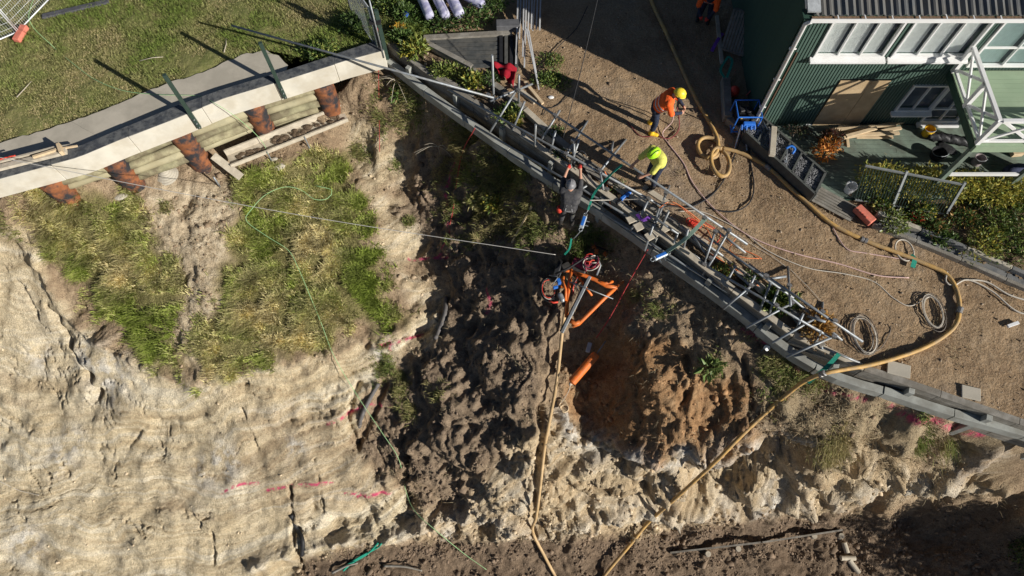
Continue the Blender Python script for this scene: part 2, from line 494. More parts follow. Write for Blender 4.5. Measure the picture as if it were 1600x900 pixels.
fl = np.abs(strat * 1.5 + 0.15 * n_mid - np.round(strat * 1.5 + 0.15 * n_mid))
bedzone = np.exp(-((X + 5.6) ** 2 / 9.0 + (Y - 5.4) ** 2 / 1.8))
bedline = np.exp(-(fl / 0.04) ** 2) * sstep(0.0, 0.4, vnoise(X * 0.7, Y * 0.9, strat * 0.9, 43) + 0.35 * bedzone - 0.12)
lay_amt = sstep(-0.4, 0.5, vnoise(X * 0.5, Y * 0.5, Z * 1.5, 27))
crack = sstep(0.955, 0.995, 1 - np.abs(fbm(X * 0.75 + 0.35 * Y, Y * 0.35, Z * 0.5, 4, 28, 0.55)))
crack2 = sstep(0.95, 0.995, 1 - np.abs(fbm(X * 1.6 - 0.5 * Y, Y * 0.9, Z * 0.9, 4, 29, 0.55)))
rock = np.clip(m_sand + m_cliff, 0, 1)
soft = np.clip(1 - rock, 0, 1)
bottom_rough = sstep(6.0, 3.0, Y)           # weathered lower part of the faces is more broken
patch = sstep(-0.35, 0.40, fbm(X * 0.42, Y * 0.42, Z * 0.42, 3, 31))      # some areas are broken, others smooth
east = sstep(-8.3, -4.6, X)
wx, wy = X + 0.5 * n_big, Y + 0.5 * fbm(X * 0.7 + 9, Y * 0.7, Z * 0.7, 3, 32)
flute = 1 - 2 * np.abs(fbm(wx * 1.5, wy * 0.45, Z * 0.35, 4, 33, 0.55))   # runnels washed down the faces
fq = fbm(wx * 0.95, wy * 0.95, Z * 1.25, 2, 34, 0.4)
blocky = np.floor(fq * 5) / 5 + 0.2 * sstep(0.7, 1.0, fq * 5 - np.floor(fq * 5))
fq2 = fbm(wx * 2.6, wy * 2.6, Z * 3.0, 2, 35, 0.4)
blocky2 = np.floor(fq2 * 4) / 4 + 0.25 * sstep(0.6, 1.0, fq2 * 4 - np.floor(fq2 * 4))
D = 0.20 * n_big * (1 - 0.6 * m_bench)
D += m_sand * ((0.015 + 0.05 * patch * (0.3 + 0.7 * east)) * n_mid + 0.008 * n_fin + (0.012 + 0.10 * bedzone + 0.03 * patch * east) * lay * (0.4 + 0.6 * lay_amt) - 0.10 * crack * patch - 0.05 * crack2 * patch * east + (0.05 + 0.13 * east) * patch * blocky + 0.05 * east * patch * blocky2 - (0.05 + 0.05 * bedzone) * bedline)
D += m_cliff * (0.05 * n_mid + 0.012 * n_fin + 0.07 * flute + 0.42 * blocky + 0.12 * blocky2 * patch + 0.07 * lay - 0.07 * bedline - 0.14 * crack - 0.09 * crack2)
D += soft * (1 - m_bench) * (0.05 * n_mid + 0.028 * n_fin + 0.05 * flute + 0.05 * blocky2 * (0.4 + 0.8 * patch))
D += m_dark * (0.05 * n_mid + 0.005 * n_fin + 0.16 * blocky + 0.03 * blocky2 + 0.07 * flute)
D += m_bench * (0.07 * n_mid + 0.04 * n_fin * patch + 0.06 * blocky2)
D += m_clay * (0.02 * n_fin + 0.05 * flute)
# overhanging lip where the faces meet the bench, and the bright ledge below the pit
lip = line_d(X, Y, spline(GP([(400,880),(470,862),(540,845),(600,838),(650,825),(700,815),(760,802),(800,818),(850,836),(930,812),(1000,795),(1060,802),(1150,797),(1250,787),(1330,777),(1400,757),(1480,735),(1560,715)]), .15))
D += (0.28 + 0.10 * n_mid) * np.exp(-(lip / 0.20) ** 2) * (1 - m_bench)
glip = line_d(X, Y, spline(GP([(60,410),(110,490),(180,545),(240,575),(290,592),(370,590),(440,572),(520,545),(600,524),(660,505),(695,490)]), .15))
D += (0.16 + 0.10 * n_mid) * np.exp(-(glip / 0.16) ** 2)
ledge = line_d(X, Y, spline(GP([(878,650),(905,690),(960,700),(1030,715),(1100,712),(1170,700),(1250,705),(1340,700),(1420,705)]), .15))
D += (0.14 + 0.08 * n_mid) * np.exp(-(ledge / 0.16) ** 2)
m_pale = np.clip(0.85 * np.exp(-(ledge / 0.30) ** 2) * (X < 8) + 0.35 * np.exp(-(lip / 0.25) ** 2), 0, 1)
for a, b, rx in ((170,590,.8),(140,560,.5),(95,715,.5),(115,690,.4),(350,722,.6),(330,735,.5),(60,560,.4),(600,548,.35),(700,845,.35),(460,700,.3),(920,660,.5),(1090,640,.35),(1040,625,.25),(1200,790,.4),(40,850,.6)):
    g = GB(a, b)
    m_pale = np.maximum(m_pale, 0.9 * np.exp(-((X - g.x) ** 2 + (Y - g.y) ** 2) / (rx * rx)))
m_pale *= sstep(-0.35, 0.35, n_mid + 0.5 * n_fin)
for ln, wd, dp in (([(78,480),(100,520),(118,552),(135,590),(152,630)], .045, .30), ([(378,640),(392,672),(402,705)], .03, .15), ([(455,760),(457,800),(460,850),(475,895)], .04, .25), ([(492,720),(503,760),(505,800)], .03, .14), ([(640,700),(634,750),(636,800)], .07, .3), ([(845,640),(843,700),(838,760),(833,830)], .10, .32), ([(560,600),(545,650),(560,700)], .08, .2), ([(10,420),(40,450),(60,500)], .03, .12), ([(1160,560),(1172,620),(1168,670),(1130,710)], .05, .18), ([(1325,690),(1326,730)], .04, .3), ([(1080,765),(1125,745),(1180,730),(1245,730)], .20, .55), ([(560,700),(575,665),(590,630),(600,600)], .10, .30), ([(330,830),(336,880)], .03, .15), ([(560,540),(610,535),(660,520)], .03, .12), ([(600,560),(530,590),(470,600)], .03, .10), ([(520,640),(440,660),(390,650)], .03, .08), ([(985,570),(1000,640),(990,690)], .08, .12), ([(200,700),(240,660),(330,650)], .04, .08), ([(1070,560),(1080,600),(1060,640)], .07, .15)):
    d = line_d(X, Y, spline(GP(ln), .12)) + 0.05 * n_mid + 0.015 * n_fin
    D -= dp * np.exp(-(d / wd) ** 2)
D *= 1 - 0.55 * m_grass
# gullies and hollows cut through the faces (photo x, y, radius, depth)
for a, b, r, dd in ((138,590,.16,.45),(150,615,.13,.5),(90,500,.16,.3),(110,540,.14,.3),(465,830,.16,.45),(470,860,.13,.35),(640,790,.26,.5),(632,770,.2,.4),(745,820,.3,.45),(770,815,.2,.4),(1130,768,.42,.75),(1165,755,.35,.65),(1095,775,.28,.6),(1190,733,.40,.6),(1230,735,.3,.5),(1215,750,.3,.5),(1325,715,.13,.4),(1325,730,.13,.4),(832,830,.12,.4),(838,790,.12,.4),(845,720,.12,.35),(700,470,.1,.3),(960,565,.2,.2),(1075,560,.15,.35),(490,795,.1,.2),(1380,775,.25,.3),(690,520,.2,.3),(1480,690,.25,.25),(1440,680,.2,.25)):
    g = GB(a, b)
    D -= dd * np.exp(-((X - g.x) ** 2 + (Y - g.y) ** 2) / (r * r)) * (0.75 + 0.25 * n_fin)
fade = sstep(0.0, 0.25, sd_ret)
nl = np.sqrt(gyx ** 2 + gyy ** 2 + 1)
D *= fade
VX, VY, VZ = X - gyx / nl * D, Y - gyy / nl * D, Z + D / nl
VZ = np.where(sd_ret < 0.05, np.minimum(VZ, -1.3), VZ)

# slip-soil material driven by the masks
def hillside_material():
    m = bpy.data.materials.new("slip_soil"); m.use_nodes = True
    N, L = nm(m); b = N["Principled BSDF"]; b.inputs["Roughness"].default_value = 0.95; b.inputs["Specular IOR Level"].default_value = 0.1
    tc = N.new("ShaderNodeTexCoord")
    def noise(sc, det=6, ro=0.6, vec=None):
        n = N.new("ShaderNodeTexNoise"); n.inputs["Scale"].default_value = sc; n.inputs["Detail"].default_value = det; n.inputs["Roughness"].default_value = ro
        L.new(vec or tc.outputs["Object"], n.inputs["Vector"]); return n.outputs["Fac"]
    def ramp(src, cols):
        r = N.new("ShaderNodeValToRGB"); L.new(src, r.inputs["Fac"])
        e = r.color_ramp.elements
        while len(e) < len(cols): e.new(0.5)
        for k, (p, c) in enumerate(cols): e[k].position = p; e[k].color = (*c, 1)
        return r.outputs["Color"]
    def mix(f, a, c):
        x = N.new("ShaderNodeMix"); x.data_type = 'RGBA'; L.new(f, x.inputs["Factor"]); L.new(a, x.inputs["A"]); L.new(c, x.inputs["B"]); return x.outputs["Result"]
    def attr(n):
        a = N.new("ShaderNodeAttribute"); a.attribute_name = n
        s = N.new("ShaderNodeSeparateColor"); L.new(a.outputs["Color"], s.inputs[0]); return s.outputs
    A, B2, C2, D2 = attr("mask_a"), attr("mask_b"), attr("mask_c"), attr("mask_d")
    D3 = attr("mask_e")
    mp = N.new("ShaderNodeMapping"); mp.vector_type = 'TEXTURE'; mp.inputs["Scale"].default_value = (3.6, 0.42, 0.8); mp.inputs["Rotation"].default_value = (0.0, 0.0, 0.34)
    L.new(tc.outputs["Object"], mp.inputs["Vector"])
    n_str = noise(1.6, 7, 0.62, mp.outputs[0])
    n_a, n_b, n_c = noise(0.55, 6, 0.6), noise(3.5, 8, 0.65), noise(22, 5, 0.7)
    soil = mix(n_c, ramp(n_b, [(0.3, (0.20, 0.142, 0.092)), (0.52, (0.33, 0.245, 0.16)), (0.72, (0.47, 0.37, 0.255))]), ramp(n_a, [(0.35, (0.26, 0.185, 0.12)), (0.65, (0.42, 0.32, 0.215))]))
    sand1 = ramp(n_str, [(0.28, (0.30, 0.225, 0.135)), (0.42, (0.50, 0.41, 0.27)), (0.58, (0.61, 0.52, 0.36)), (0.75, (0.72, 0.65, 0.50))])
    sand2 = ramp(n_a, [(0.36, (0.50, 0.405, 0.26)), (0.5, (0.60, 0.51, 0.355)), (0.64, (0.63, 0.58, 0.48))])
    bandc = ramp(D2["Red"], [(0.15, (0.37, 0.28, 0.17)), (0.38, (0.54, 0.445, 0.295)), (0.6, (0.62, 0.53, 0.37)), (0.85, (0.74, 0.68, 0.55))])
    half = N.new("ShaderNodeValue"); half.outputs[0].default_value = 0.5
    sand = mix(half.outputs[0], mix(n_b, sand1, sand2), bandc)
    cliff0 = mix(n_str, ramp(n_b, [(0.3, (0.22, 0.155, 0.095)), (0.5, (0.45, 0.345, 0.22)), (0.7, (0.62, 0.515, 0.36))]), ramp(n_a, [(0.38, (0.42, 0.30, 0.18)), (0.52, (0.52, 0.405, 0.265)), (0.64, (0.44, 0.42, 0.385))]))
    q3 = N.new("ShaderNodeValue"); q3.outputs[0].default_value = 0.35
    cliff = mix(q3.outputs[0], cliff0, bandc)
    brownrock = mix(q3.outputs[0], ramp(n_b, [(0.3, (0.24, 0.175, 0.11)), (0.5, (0.40, 0.31, 0.205)), (0.7, (0.55, 0.46, 0.325))]), bandc)
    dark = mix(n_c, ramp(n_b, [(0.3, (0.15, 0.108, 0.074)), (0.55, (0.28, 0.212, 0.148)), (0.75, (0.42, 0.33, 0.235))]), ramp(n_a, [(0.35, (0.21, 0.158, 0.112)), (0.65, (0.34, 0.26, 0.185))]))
    clay = mix(n_c, ramp(n_b, [(0.3, (0.21, 0.105, 0.045)), (0.5, (0.36, 0.20, 0.09)), (0.72, (0.50, 0.34, 0.19))]), ramp(n_a, [(0.35, (0.30, 0.17, 0.085)), (0.65, (0.45, 0.31, 0.19))]))
    straw = mix(n_c, ramp(n_b, [(0.3, (0.17, 0.13, 0.085)), (0.5, (0.35, 0.275, 0.175)), (0.7, (0.50, 0.42, 0.29))]), ramp(n_a, [(0.3, (0.25, 0.19, 0.12)), (0.7, (0.42, 0.34, 0.22))]))
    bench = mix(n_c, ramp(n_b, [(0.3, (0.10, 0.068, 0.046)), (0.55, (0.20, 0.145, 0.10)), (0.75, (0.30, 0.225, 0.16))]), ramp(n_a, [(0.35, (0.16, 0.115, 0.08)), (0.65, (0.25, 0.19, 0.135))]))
    turf = ramp(n_c, [(0.35, (0.10, 0.10, 0.035)), (0.55, (0.20, 0.18, 0.075)), (0.7, (0.34, 0.29, 0.15))])
    c = soil
    c = mix(B2["Red"], c, straw)
    c = mix(A["Red"], c, sand)
    c = mix(D3["Red"], c, brownrock)
    c = mix(A["Green"], c, cliff)
    palec = ramp(n_b, [(0.35, (0.50, 0.47, 0.42)), (0.6, (0.72, 0.69, 0.63))])
    c = mix(D2["Blue"], c, palec)
    linec = N.new("ShaderNodeRGB"); linec.outputs[0].default_value = (0.24, 0.165, 0.10, 1)
    lf = N.new("ShaderNodeMath"); lf.operation = 'MULTIPLY'; L.new(D2["Green"], lf.inputs[0]); lf.inputs[1].default_value = 0.45
    c = mix(lf.outputs[0], c, linec.outputs[0])
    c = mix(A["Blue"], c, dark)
    c = mix(B2["Green"], c, clay)
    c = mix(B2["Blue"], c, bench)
    barec = ramp(n_b, [(0.3, (0.34, 0.27, 0.185)), (0.5, (0.48, 0.395, 0.28)), (0.7, (0.60, 0.52, 0.39))])
    c = mix(C2["Blue"], c, barec)
    c = mix(C2["Red"], c, turf)
    fr = ramp(noise(34, 6, 0.72), [(0.30, (0.42, 0.40, 0.38)), (0.47, (0.95, 0.95, 0.95)), (0.70, (1.38, 1.36, 1.32))])
    fm = N.new("ShaderNodeMix"); fm.data_type = 'RGBA'; fm.blend_type = 'MULTIPLY'; fm.inputs["Factor"].default_value = 0.85
    L.new(c, fm.inputs["A"]); L.new(fr, fm.inputs["B"]); c = fm.outputs["Result"]
    f2 = ramp(noise(8.5, 9, 0.74), [(0.33, (0.70, 0.67, 0.63)), (0.5, (1.03, 1.02, 1.0)), (0.68, (1.22, 1.20, 1.16))])
    fm2 = N.new("ShaderNodeMix"); fm2.data_type = 'RGBA'; fm2.blend_type = 'MULTIPLY'; fm2.inputs["Factor"].default_value = 0.9
    L.new(c, fm2.inputs["A"]); L.new(f2, fm2.inputs["B"]); c = fm2.outputs["Result"]
    pk = N.new("ShaderNodeRGB"); pk.outputs[0].default_value = (0.62, 0.07, 0.17, 1)
    c = mix(C2["Green"], c, pk.outputs[0])
    L.new(c, b.inputs["Base Color"])
    ad = N.new("ShaderNodeMath"); ad.operation = 'ADD'; L.new(n_b, ad.inputs[0])
    m2 = N.new("ShaderNodeMath"); m2.operation = 'MULTIPLY'; L.new(n_c, m2.inputs[0]); m2.inputs[1].default_value = 0.8
    L.new(m2.outputs[0], ad.inputs[1])
    bp = N.new("ShaderNodeBump"); bp.inputs["Strength"].default_value = 1.0; bp.inputs["Distance"].default_value = 0.085
    L.new(ad.outputs[0], bp.inputs["Height"]); L.new(bp.outputs[0], b.inputs["Normal"])
    return m
def rgba(r, g, b): return np.stack([r, g, b, np.ones_like(r)], -1).reshape(-1, 4)
ny, nx = SH
idx = np.full(nx * ny, -1, np.int64); idx[use_v] = np.arange(use_v.sum()); idx = idx.reshape(SH)
F = np.stack([idx[:-1, :-1], idx[:-1, 1:], idx[1:, 1:], idx[1:, :-1]], -1).reshape(-1, 4)
F = F[(F >= 0).all(1)]
Vh = np.stack([VX, VY, VZ], -1)
hill_mat = hillside_material()
hillside = np_mesh("hillside", Vh, F, hill_mat, {
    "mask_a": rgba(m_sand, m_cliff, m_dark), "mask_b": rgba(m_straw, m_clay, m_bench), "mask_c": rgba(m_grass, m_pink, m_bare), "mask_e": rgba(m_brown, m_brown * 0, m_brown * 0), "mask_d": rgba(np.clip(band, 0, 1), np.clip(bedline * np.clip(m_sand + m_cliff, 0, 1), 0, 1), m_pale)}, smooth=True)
tag(hillside, "slipped bank of pale sandstone and brown soil below the retaining walls", None, None, "structure")
bpy.context.view_layer.update()

def G(px, py, lift=0.0):
    """surveyed point on the real, rough hillside"""
    r = ray(px, py).normalized()
    ok, loc, n, i = hillside.ray_cast(Vector((0, 0, CAM_H)), r)
    p = Vector(loc) if ok else GB(px, py)
    return p + Vector((0, 0, lift))
def drop(x, y, lift=0.0):
    ok, loc, n, i = hillside.ray_cast(Vector((x, y, 8.0)), Vector((0, 0, -1)))
    return Vector((x, y, (loc.z if ok else -9.0) + lift))

# wide ground beyond the slip, below everything
gm = mat("far_ground", (0.16, 0.13, 0.08), 0.95, scale=0.3, bump=0.6, bscale=4)
tag(MB().add([(-400, -400, -9.6), (400, -400, -9.6), (400, 400, -9.6), (-400, 400, -9.6)], [(0, 1, 2, 3)]).build("valley_ground", gm), "low brown ground spreading beyond the foot of the slip", None, None, "structure")

# ------------------------------------------------------------------ driveway
def sheet(name, poly, z0, material, amp, step=0.07, tint=None, seed=40, sc=1.0):
    P = np.array([(p[0], p[1]) for p in poly])
    a = np.arange(P[:, 0].min(), P[:, 0].max() + step, step); b_ = np.arange(P[:, 1].min(), P[:, 1].max() + step, step)
    A, B = np.meshgrid(a, b_)
    s = poly_sd(A, B, poly)
    # pull the outermost ring of points onto the outline
    H = z0 + amp * (fbm(A * 0.9 * sc, B * 0.9 * sc, A * 0, 4, seed) * 0.6 + 0.35 * fbm(A * 6 * sc, B * 6 * sc, A * 0, 3, seed + 5))
    id_ = np.arange(A.size).reshape(A.shape)
    Fq = np.stack([id_[:-1, :-1], id_[:-1, 1:], id_[1:, 1:], id_[1:, :-1]], -1)
    k = (s[:-1, :-1] < 0) & (s[1:, 1:] < 0) & (s[:-1, 1:] < 0) & (s[1:, :-1] < 0)
    Fq = Fq[k]
    u = np.zeros(A.size, bool); u[Fq.ravel()] = True
    r_ = np.cumsum(u) - 1
    V = np.stack([A, B, H], -1).reshape(-1, 3)
    o = np_mesh(name, V[u], r_[Fq], material, None, smooth=True)
    return o
def layered(name, layers, rough=0.95, bump=0.8, bdist=0.04):
    """layers: list of (noise scale, [(pos,colour)..]) averaged by a fine noise"""
    m = bpy.data.materials.new(name); m.use_nodes = True
    N, L = nm(m); b = N["Principled BSDF"]; b.inputs["Roughness"].default_value = rough; b.inputs["Specular IOR Level"].default_value = 0.12
    tc = N.new("ShaderNodeTexCoord"); last = None; facs = []
    for sc, cols in layers:
        n = N.new("ShaderNodeTexNoise"); n.inputs["Scale"].default_value = sc; n.inputs["Detail"].default_value = 7; n.inputs["Roughness"].default_value = 0.65
        L.new(tc.outputs["Object"], n.inputs["Vector"]); facs.append(n.outputs["Fac"])
        r = N.new("ShaderNodeValToRGB"); e = r.color_ramp.elements
        while len(e) < len(cols): e.new(0.5)
        for k, (p, c) in enumerate(cols): e[k].position = p; e[k].color = (*c, 1)
        L.new(n.outputs["Fac"], r.inputs["Fac"])
        if last is None: last = r.outputs["Color"]
        else:
            x = N.new("ShaderNodeMix"); x.data_type = 'RGBA'; x.inputs["Factor"].default_value = 0.38
            L.new(last, x.inputs["A"]); L.new(r.outputs["Color"], x.inputs["B"]); last = x.outputs["Result"]
    L.new(last, b.inputs["Base Color"])
    bp = N.new("ShaderNodeBump"); bp.inputs["Strength"].default_value = bump; bp.inputs["Distance"].default_value = bdist
    L.new(facs[-1], bp.inputs["Height"]); L.new(bp.outputs[0], b.inputs["Normal"])
    return m
drive_mat = layered("gravel_drive", [(0.32, [(0.40, (0.17, 0.112, 0.066)), (0.48, (0.335, 0.225, 0.128)), (0.54, (0.38, 0.27, 0.16)), (0.62, (0.27, 0.225, 0.185))]),
                                     (1.5, [(0.32, (0.17, 0.115, 0.07)), (0.5, (0.31, 0.21, 0.122)), (0.68, (0.43, 0.325, 0.21))]),
                                     (17, [(0.30, (0.12, 0.082, 0.053)), (0.48, (0.31, 0.212, 0.125)), (0.68, (0.47, 0.375, 0.265))])], bump=0.9, bdist=0.05)
kerb_w = [W(a, b, 0) for a, b in KERB]
drive_poly = [(p.x, p.y) for p in [W(672, 66, 0)] + kerb_w] + [(p.x, p.y) for p in inner_w[13:]] + [(26, inner_w[-1].y), (26, 26), (W(640, -160, 0).x + 3.6, 26)]
driveway = sheet("driveway", drive_poly, 0.0, drive_mat, 0.05, 0.06)
# wheel ruts worn along the drive
_co = np.empty(len(driveway.data.vertices) * 3, np.float32); driveway.data.vertices.foreach_get("co", _co); _co = _co.reshape(-1, 3)
for off in (0, 85):
    rut = [W(a + off * .8, b - off * .55, 0) for a, b in ((930, 20), (985, 120), (1060, 220), (1150, 310), (1260, 400), (1400, 500), (1600, 600))]
    dr_ = line_d(_co[:, 0].astype(float), _co[:, 1].astype(float), spline(rut, .2))
    _co[:, 2] += (-0.045 * np.exp(-(dr_ / .17) ** 2) + 0.03 * np.exp(-((dr_ - .34) / .13) ** 2)) * (0.6 + 0.5 * fbm(_co[:, 0] * 1.2, _co[:, 1] * 1.2, _co[:, 0] * 0, 2, 77))
driveway.data.vertices.foreach_set("co", _co.ravel()); driveway.data.update()
tag(driveway, "bare gravelly dirt driveway between the scaffolded wall and the green house", None, None, "structure")
# planting strip between inner board and kerb
strip_poly = [(p.x, p.y) for p in inner_w[:14]] + [(p.x, p.y) for p in reversed(kerb_w)] + [(W(610, 55, 0).x, W(610, 55, 0).y)]
strip_mat = layered("planting_soil", [(1.2, [(0.3, (0.10, 0.07, 0.045)), (0.7, (0.24, 0.17, 0.11))]), (14, [(0.3, (0.06, 0.042, 0.03)), (0.55, (0.19, 0.14, 0.09)), (0.75, (0.36, 0.29, 0.20))])])
tag(sheet("planting_strip", strip_poly, -0.10, strip_mat, 0.10, 0.05, seed=71), "strip of bare soil between the wall boards and the driveway kerb", None, None, "structure")
# lawn
lawn_mat = layered("lawn_turf", [(0.8, [(0.35, (0.15, 0.18, 0.05)), (0.65, (0.27, 0.24, 0.10))]), (12, [(0.3, (0.07, 0.085, 0.025)), (0.5, (0.18, 0.18, 0.065)), (0.72, (0.36, 0.31, 0.17))])])
PATH_TOP = [(-160,265),(0,223),(60,206),(123,187),(167,170),(250,135),(317,112),(383,84),(417,80),(437,88),(450,104)]
path_top_w = [W(a, b, 0.08) for a, b in PATH_TOP]
lawn_poly = [(p.x, p.y) for p in bback_w] + [(W(640, 70, 0).x, W(640, 70, 0).y), (W(672, 66, 0).x, W(672, 66, 0).y), (W(672, 66, 0).x + 1.6, 26), (-26, 26), (-26, bback_w[0].y)]
lawn = sheet("lawn", lawn_poly, 0.02, lawn_mat, 0.08, 0.09, seed=81)
tag(lawn, "worn green lawn above the curved retaining wall", None, None, "structure")

# ================================================================== COMMON MATERIALS
concrete = mat("pale_concrete", (0.57, 0.535, 0.455), 0.85, var=0.10, scale=2.0, bump=0.15, bscale=60, dirt=(0.45, 0.40, 0.31), dirt_amt=0.65, dscale=1.1)
concrete_grey = mat("grey_concrete", (0.36, 0.37, 0.34), 0.9, var=0.12, scale=3.0, bump=0.3, bscale=50, dirt=(0.22, 0.21, 0.18), dirt_amt=0.6, dscale=2.0)
path_mat = mat("path_concrete", (0.47, 0.425, 0.345), 0.9, var=0.08, scale=1.5, bump=0.2, bscale=70, dirt=(0.33, 0.30, 0.24), dirt_amt=0.5, dscale=1.2)
membrane = mat("black_membrane", (0.055, 0.06, 0.068), 0.75, var=0.35, scale=12, bump=0.5, bscale=30, dirt=(0.20, 0.20, 0.19), dirt_amt=0.5, dscale=5)
ply = mat("raw_plywood", (0.50, 0.37, 0.22), 0.75, var=0.10, scale=5, bump=0.15, bscale=60, dirt=(0.36, 0.25, 0.13), dirt_amt=0.45, dscale=3)
pine = mat("raw_pine", (0.60, 0.46, 0.29), 0.7, var=0.12, scale=8, bump=0.15, bscale=60)
pine_pale = mat("weathered_pine", (0.52, 0.46, 0.36), 0.8, var=0.15, scale=8, bump=0.2, bscale=60, dirt=(0.34, 0.29, 0.22), dirt_amt=0.5)
treated = mat("treated_timber", (0.31, 0.28, 0.17), 0.8, var=0.3, scale=4, bump=0.5, bscale=30, dirt=(0.17, 0.14, 0.085), dirt_amt=0.8)
old_wood = mat("grey_old_timber", (0.27, 0.25, 0.215), 0.9, var=0.2, scale=7, bump=0.35, bscale=45, dirt=(0.16, 0.14, 0.11), dirt_amt=0.6)
rust = mat("rusted_steel_casing", (0.235, 0.088, 0.036), 0.85, var=0.35, scale=3.5, bump=0.4, bscale=25, dirt=(0.028, 0.028, 0.032), dirt_amt=1.0, dscale=2.6)
dark_green_steel = mat("dark_green_steel", (0.045, 0.075, 0.06), 0.5, 0.3, var=0.15, scale=10, bump=0.05)
galv = mat("galvanised_tube", (0.28, 0.305, 0.325), 0.5, 0.4, var=0.18, scale=14, bump=0.08, bscale=80, dirt=(0.22, 0.21, 0.19), dirt_amt=0.6, dscale=6)
coupler_mat = mat("coupler_steel", (0.30, 0.29, 0.28), 0.5, 0.7, var=0.3, scale=30, bump=0.2)
white_paint = mat("white_paint", (0.78, 0.78, 0.77), 0.5, var=0.04, scale=6, bump=0.05, dirt=(0.60, 0.58, 0.53), dirt_amt=0.35)
rope_mat = mat("pale_rope", (0.55, 0.50, 0.42), 0.9, var=0.2, scale=60, bump=0.2)
rubber = mat("black_rubber", (0.022, 0.022, 0.024), 0.6, var=0.2, scale=10, bump=0.1)
orange_paint = mat("orange_paint", (0.78, 0.17, 0.025), 0.45, var=0.15, scale=8, bump=0.1, dirt=(0.35, 0.16, 0.07), dirt_amt=0.5, dscale=6)
hose_yellow = mat("yellow_hose_rubber", (0.54, 0.33, 0.11), 0.6, var=0.2, scale=5, bump=0.2, bscale=50, dirt=(0.34, 0.24, 0.13), dirt_amt=0.8, dscale=3.5)
green_strap = mat("green_webbing", (0.02, 0.28, 0.19), 0.7, var=0.2, scale=30, bump=0.2)
red_plastic = mat("red_plastic", (0.62, 0.06, 0.035), 0.5, var=0.15, scale=20, bump=0.05)
blue_plastic = mat("blue_plastic", (0.03, 0.16, 0.55), 0.45, var=0.15, scale=20, bump=0.05)
purple_web = mat("purple_webbing", (0.22, 0.07, 0.42), 0.7, var=0.2, scale=30, bump=0.2)

# ================================================================== LEFT RETAINING WALL
def offset_beam(mb, top_back, top_front, z_bot):
    """solid beam between two plan outlines"""
    n = min(len(top_back), len(top_front))
    for i in range(n - 1):
        a, b, c, d = top_front[i], top_front[i + 1], top_back[i + 1], top_back[i]
        mb.hexa([(a.x, a.y, z_bot), (b.x, b.y, z_bot), (c.x, c.y, z_bot), (d.x, d.y, z_bot), tuple(a), tuple(b), tuple(c), tuple(d)])
    return mb
def resample(pts, n):
    pts = [Vector(p) for p in pts]
    L = [0]
    for a, b in zip(pts[:-1], pts[1:]): L.append(L[-1] + (b - a).length)
    out = []
    for k in range(n):
        s = L[-1] * k / (n - 1); i = 0
        while i < len(L) - 2 and L[i + 1] < s: i += 1
        t = (s - L[i]) / max(1e-9, L[i + 1] - L[i])
        out.append(pts[i].lerp(pts[i + 1], t))
    return out
def strip_solid(mb, front, back, z_bot):
    """continuous solid along two lines with common end caps"""
    n = len(front); v = []
    for a, d in zip(front, back):
        v += [(a.x, a.y, z_bot), (d.x, d.y, z_bot), tuple(d), tuple(a)]
    f = []
    for i in range(n - 1):
        o, p = i * 4, i * 4 + 4
        f += [(o, o + 1, p + 1, p), (o + 1, o + 2, p + 2, p + 1), (o + 2, o + 3, p + 3, p + 2), (o + 3, o, p, p + 3)]
    f += [(3, 2, 1, 0), tuple((n - 1) * 4 + k for k in range(4))]
    return mb.add(v, f)
lw = thing("retaining_wall", W(300, 190, 0), "curved cream concrete capping beam with black membrane top and rusty piles below the lawn", "retaining wall")
NB = 46
bf, bb = resample(bfront_w, NB), resample(bback_w, NB)
# cast in bays, small steps at the joints
bays = [(0, 7), (7, 13), (13, 20), (20, 27), (27, 34), (34, 40), (40, 45)]
for k, (i0, i1) in enumerate(bays):
    fr = [p.copy() for p in bf[i0:i1 + 1]]; bk = [p.copy() for p in bb[i0:i1 + 1]]
    sh = (0.004, -0.006, 0.006, 0.0, 0.008, -0.004, 0.005)[k]
    nrm = Vector((-(fr[-1].y - fr[0].y), fr[-1].x - fr[0].x, 0)).normalized()
    gap = (fr[-1] - fr[0]).normalized() * 0.006
    for q in (fr, bk):
        q[0] += gap; q[-1] -= gap
        for p in q: p += nrm * sh; p.z += sh * 0.5
    strip_solid(MB(), fr, bk, -0.47).build("beam_segment", concrete, lw, bevel=0.012)
    tb = [a.lerp(b, 0.06) + Vector((0, 0, 0.018)) for a, b in zip(fr, bk)]
    tc_ = [a.lerp(b, 1.0) + Vector((0, 0, 0.018)) for a, b in zip(fr, bk)]
    strip_solid(MB(), tb, tc_, 0.24).build("membrane_strip", membrane, lw)
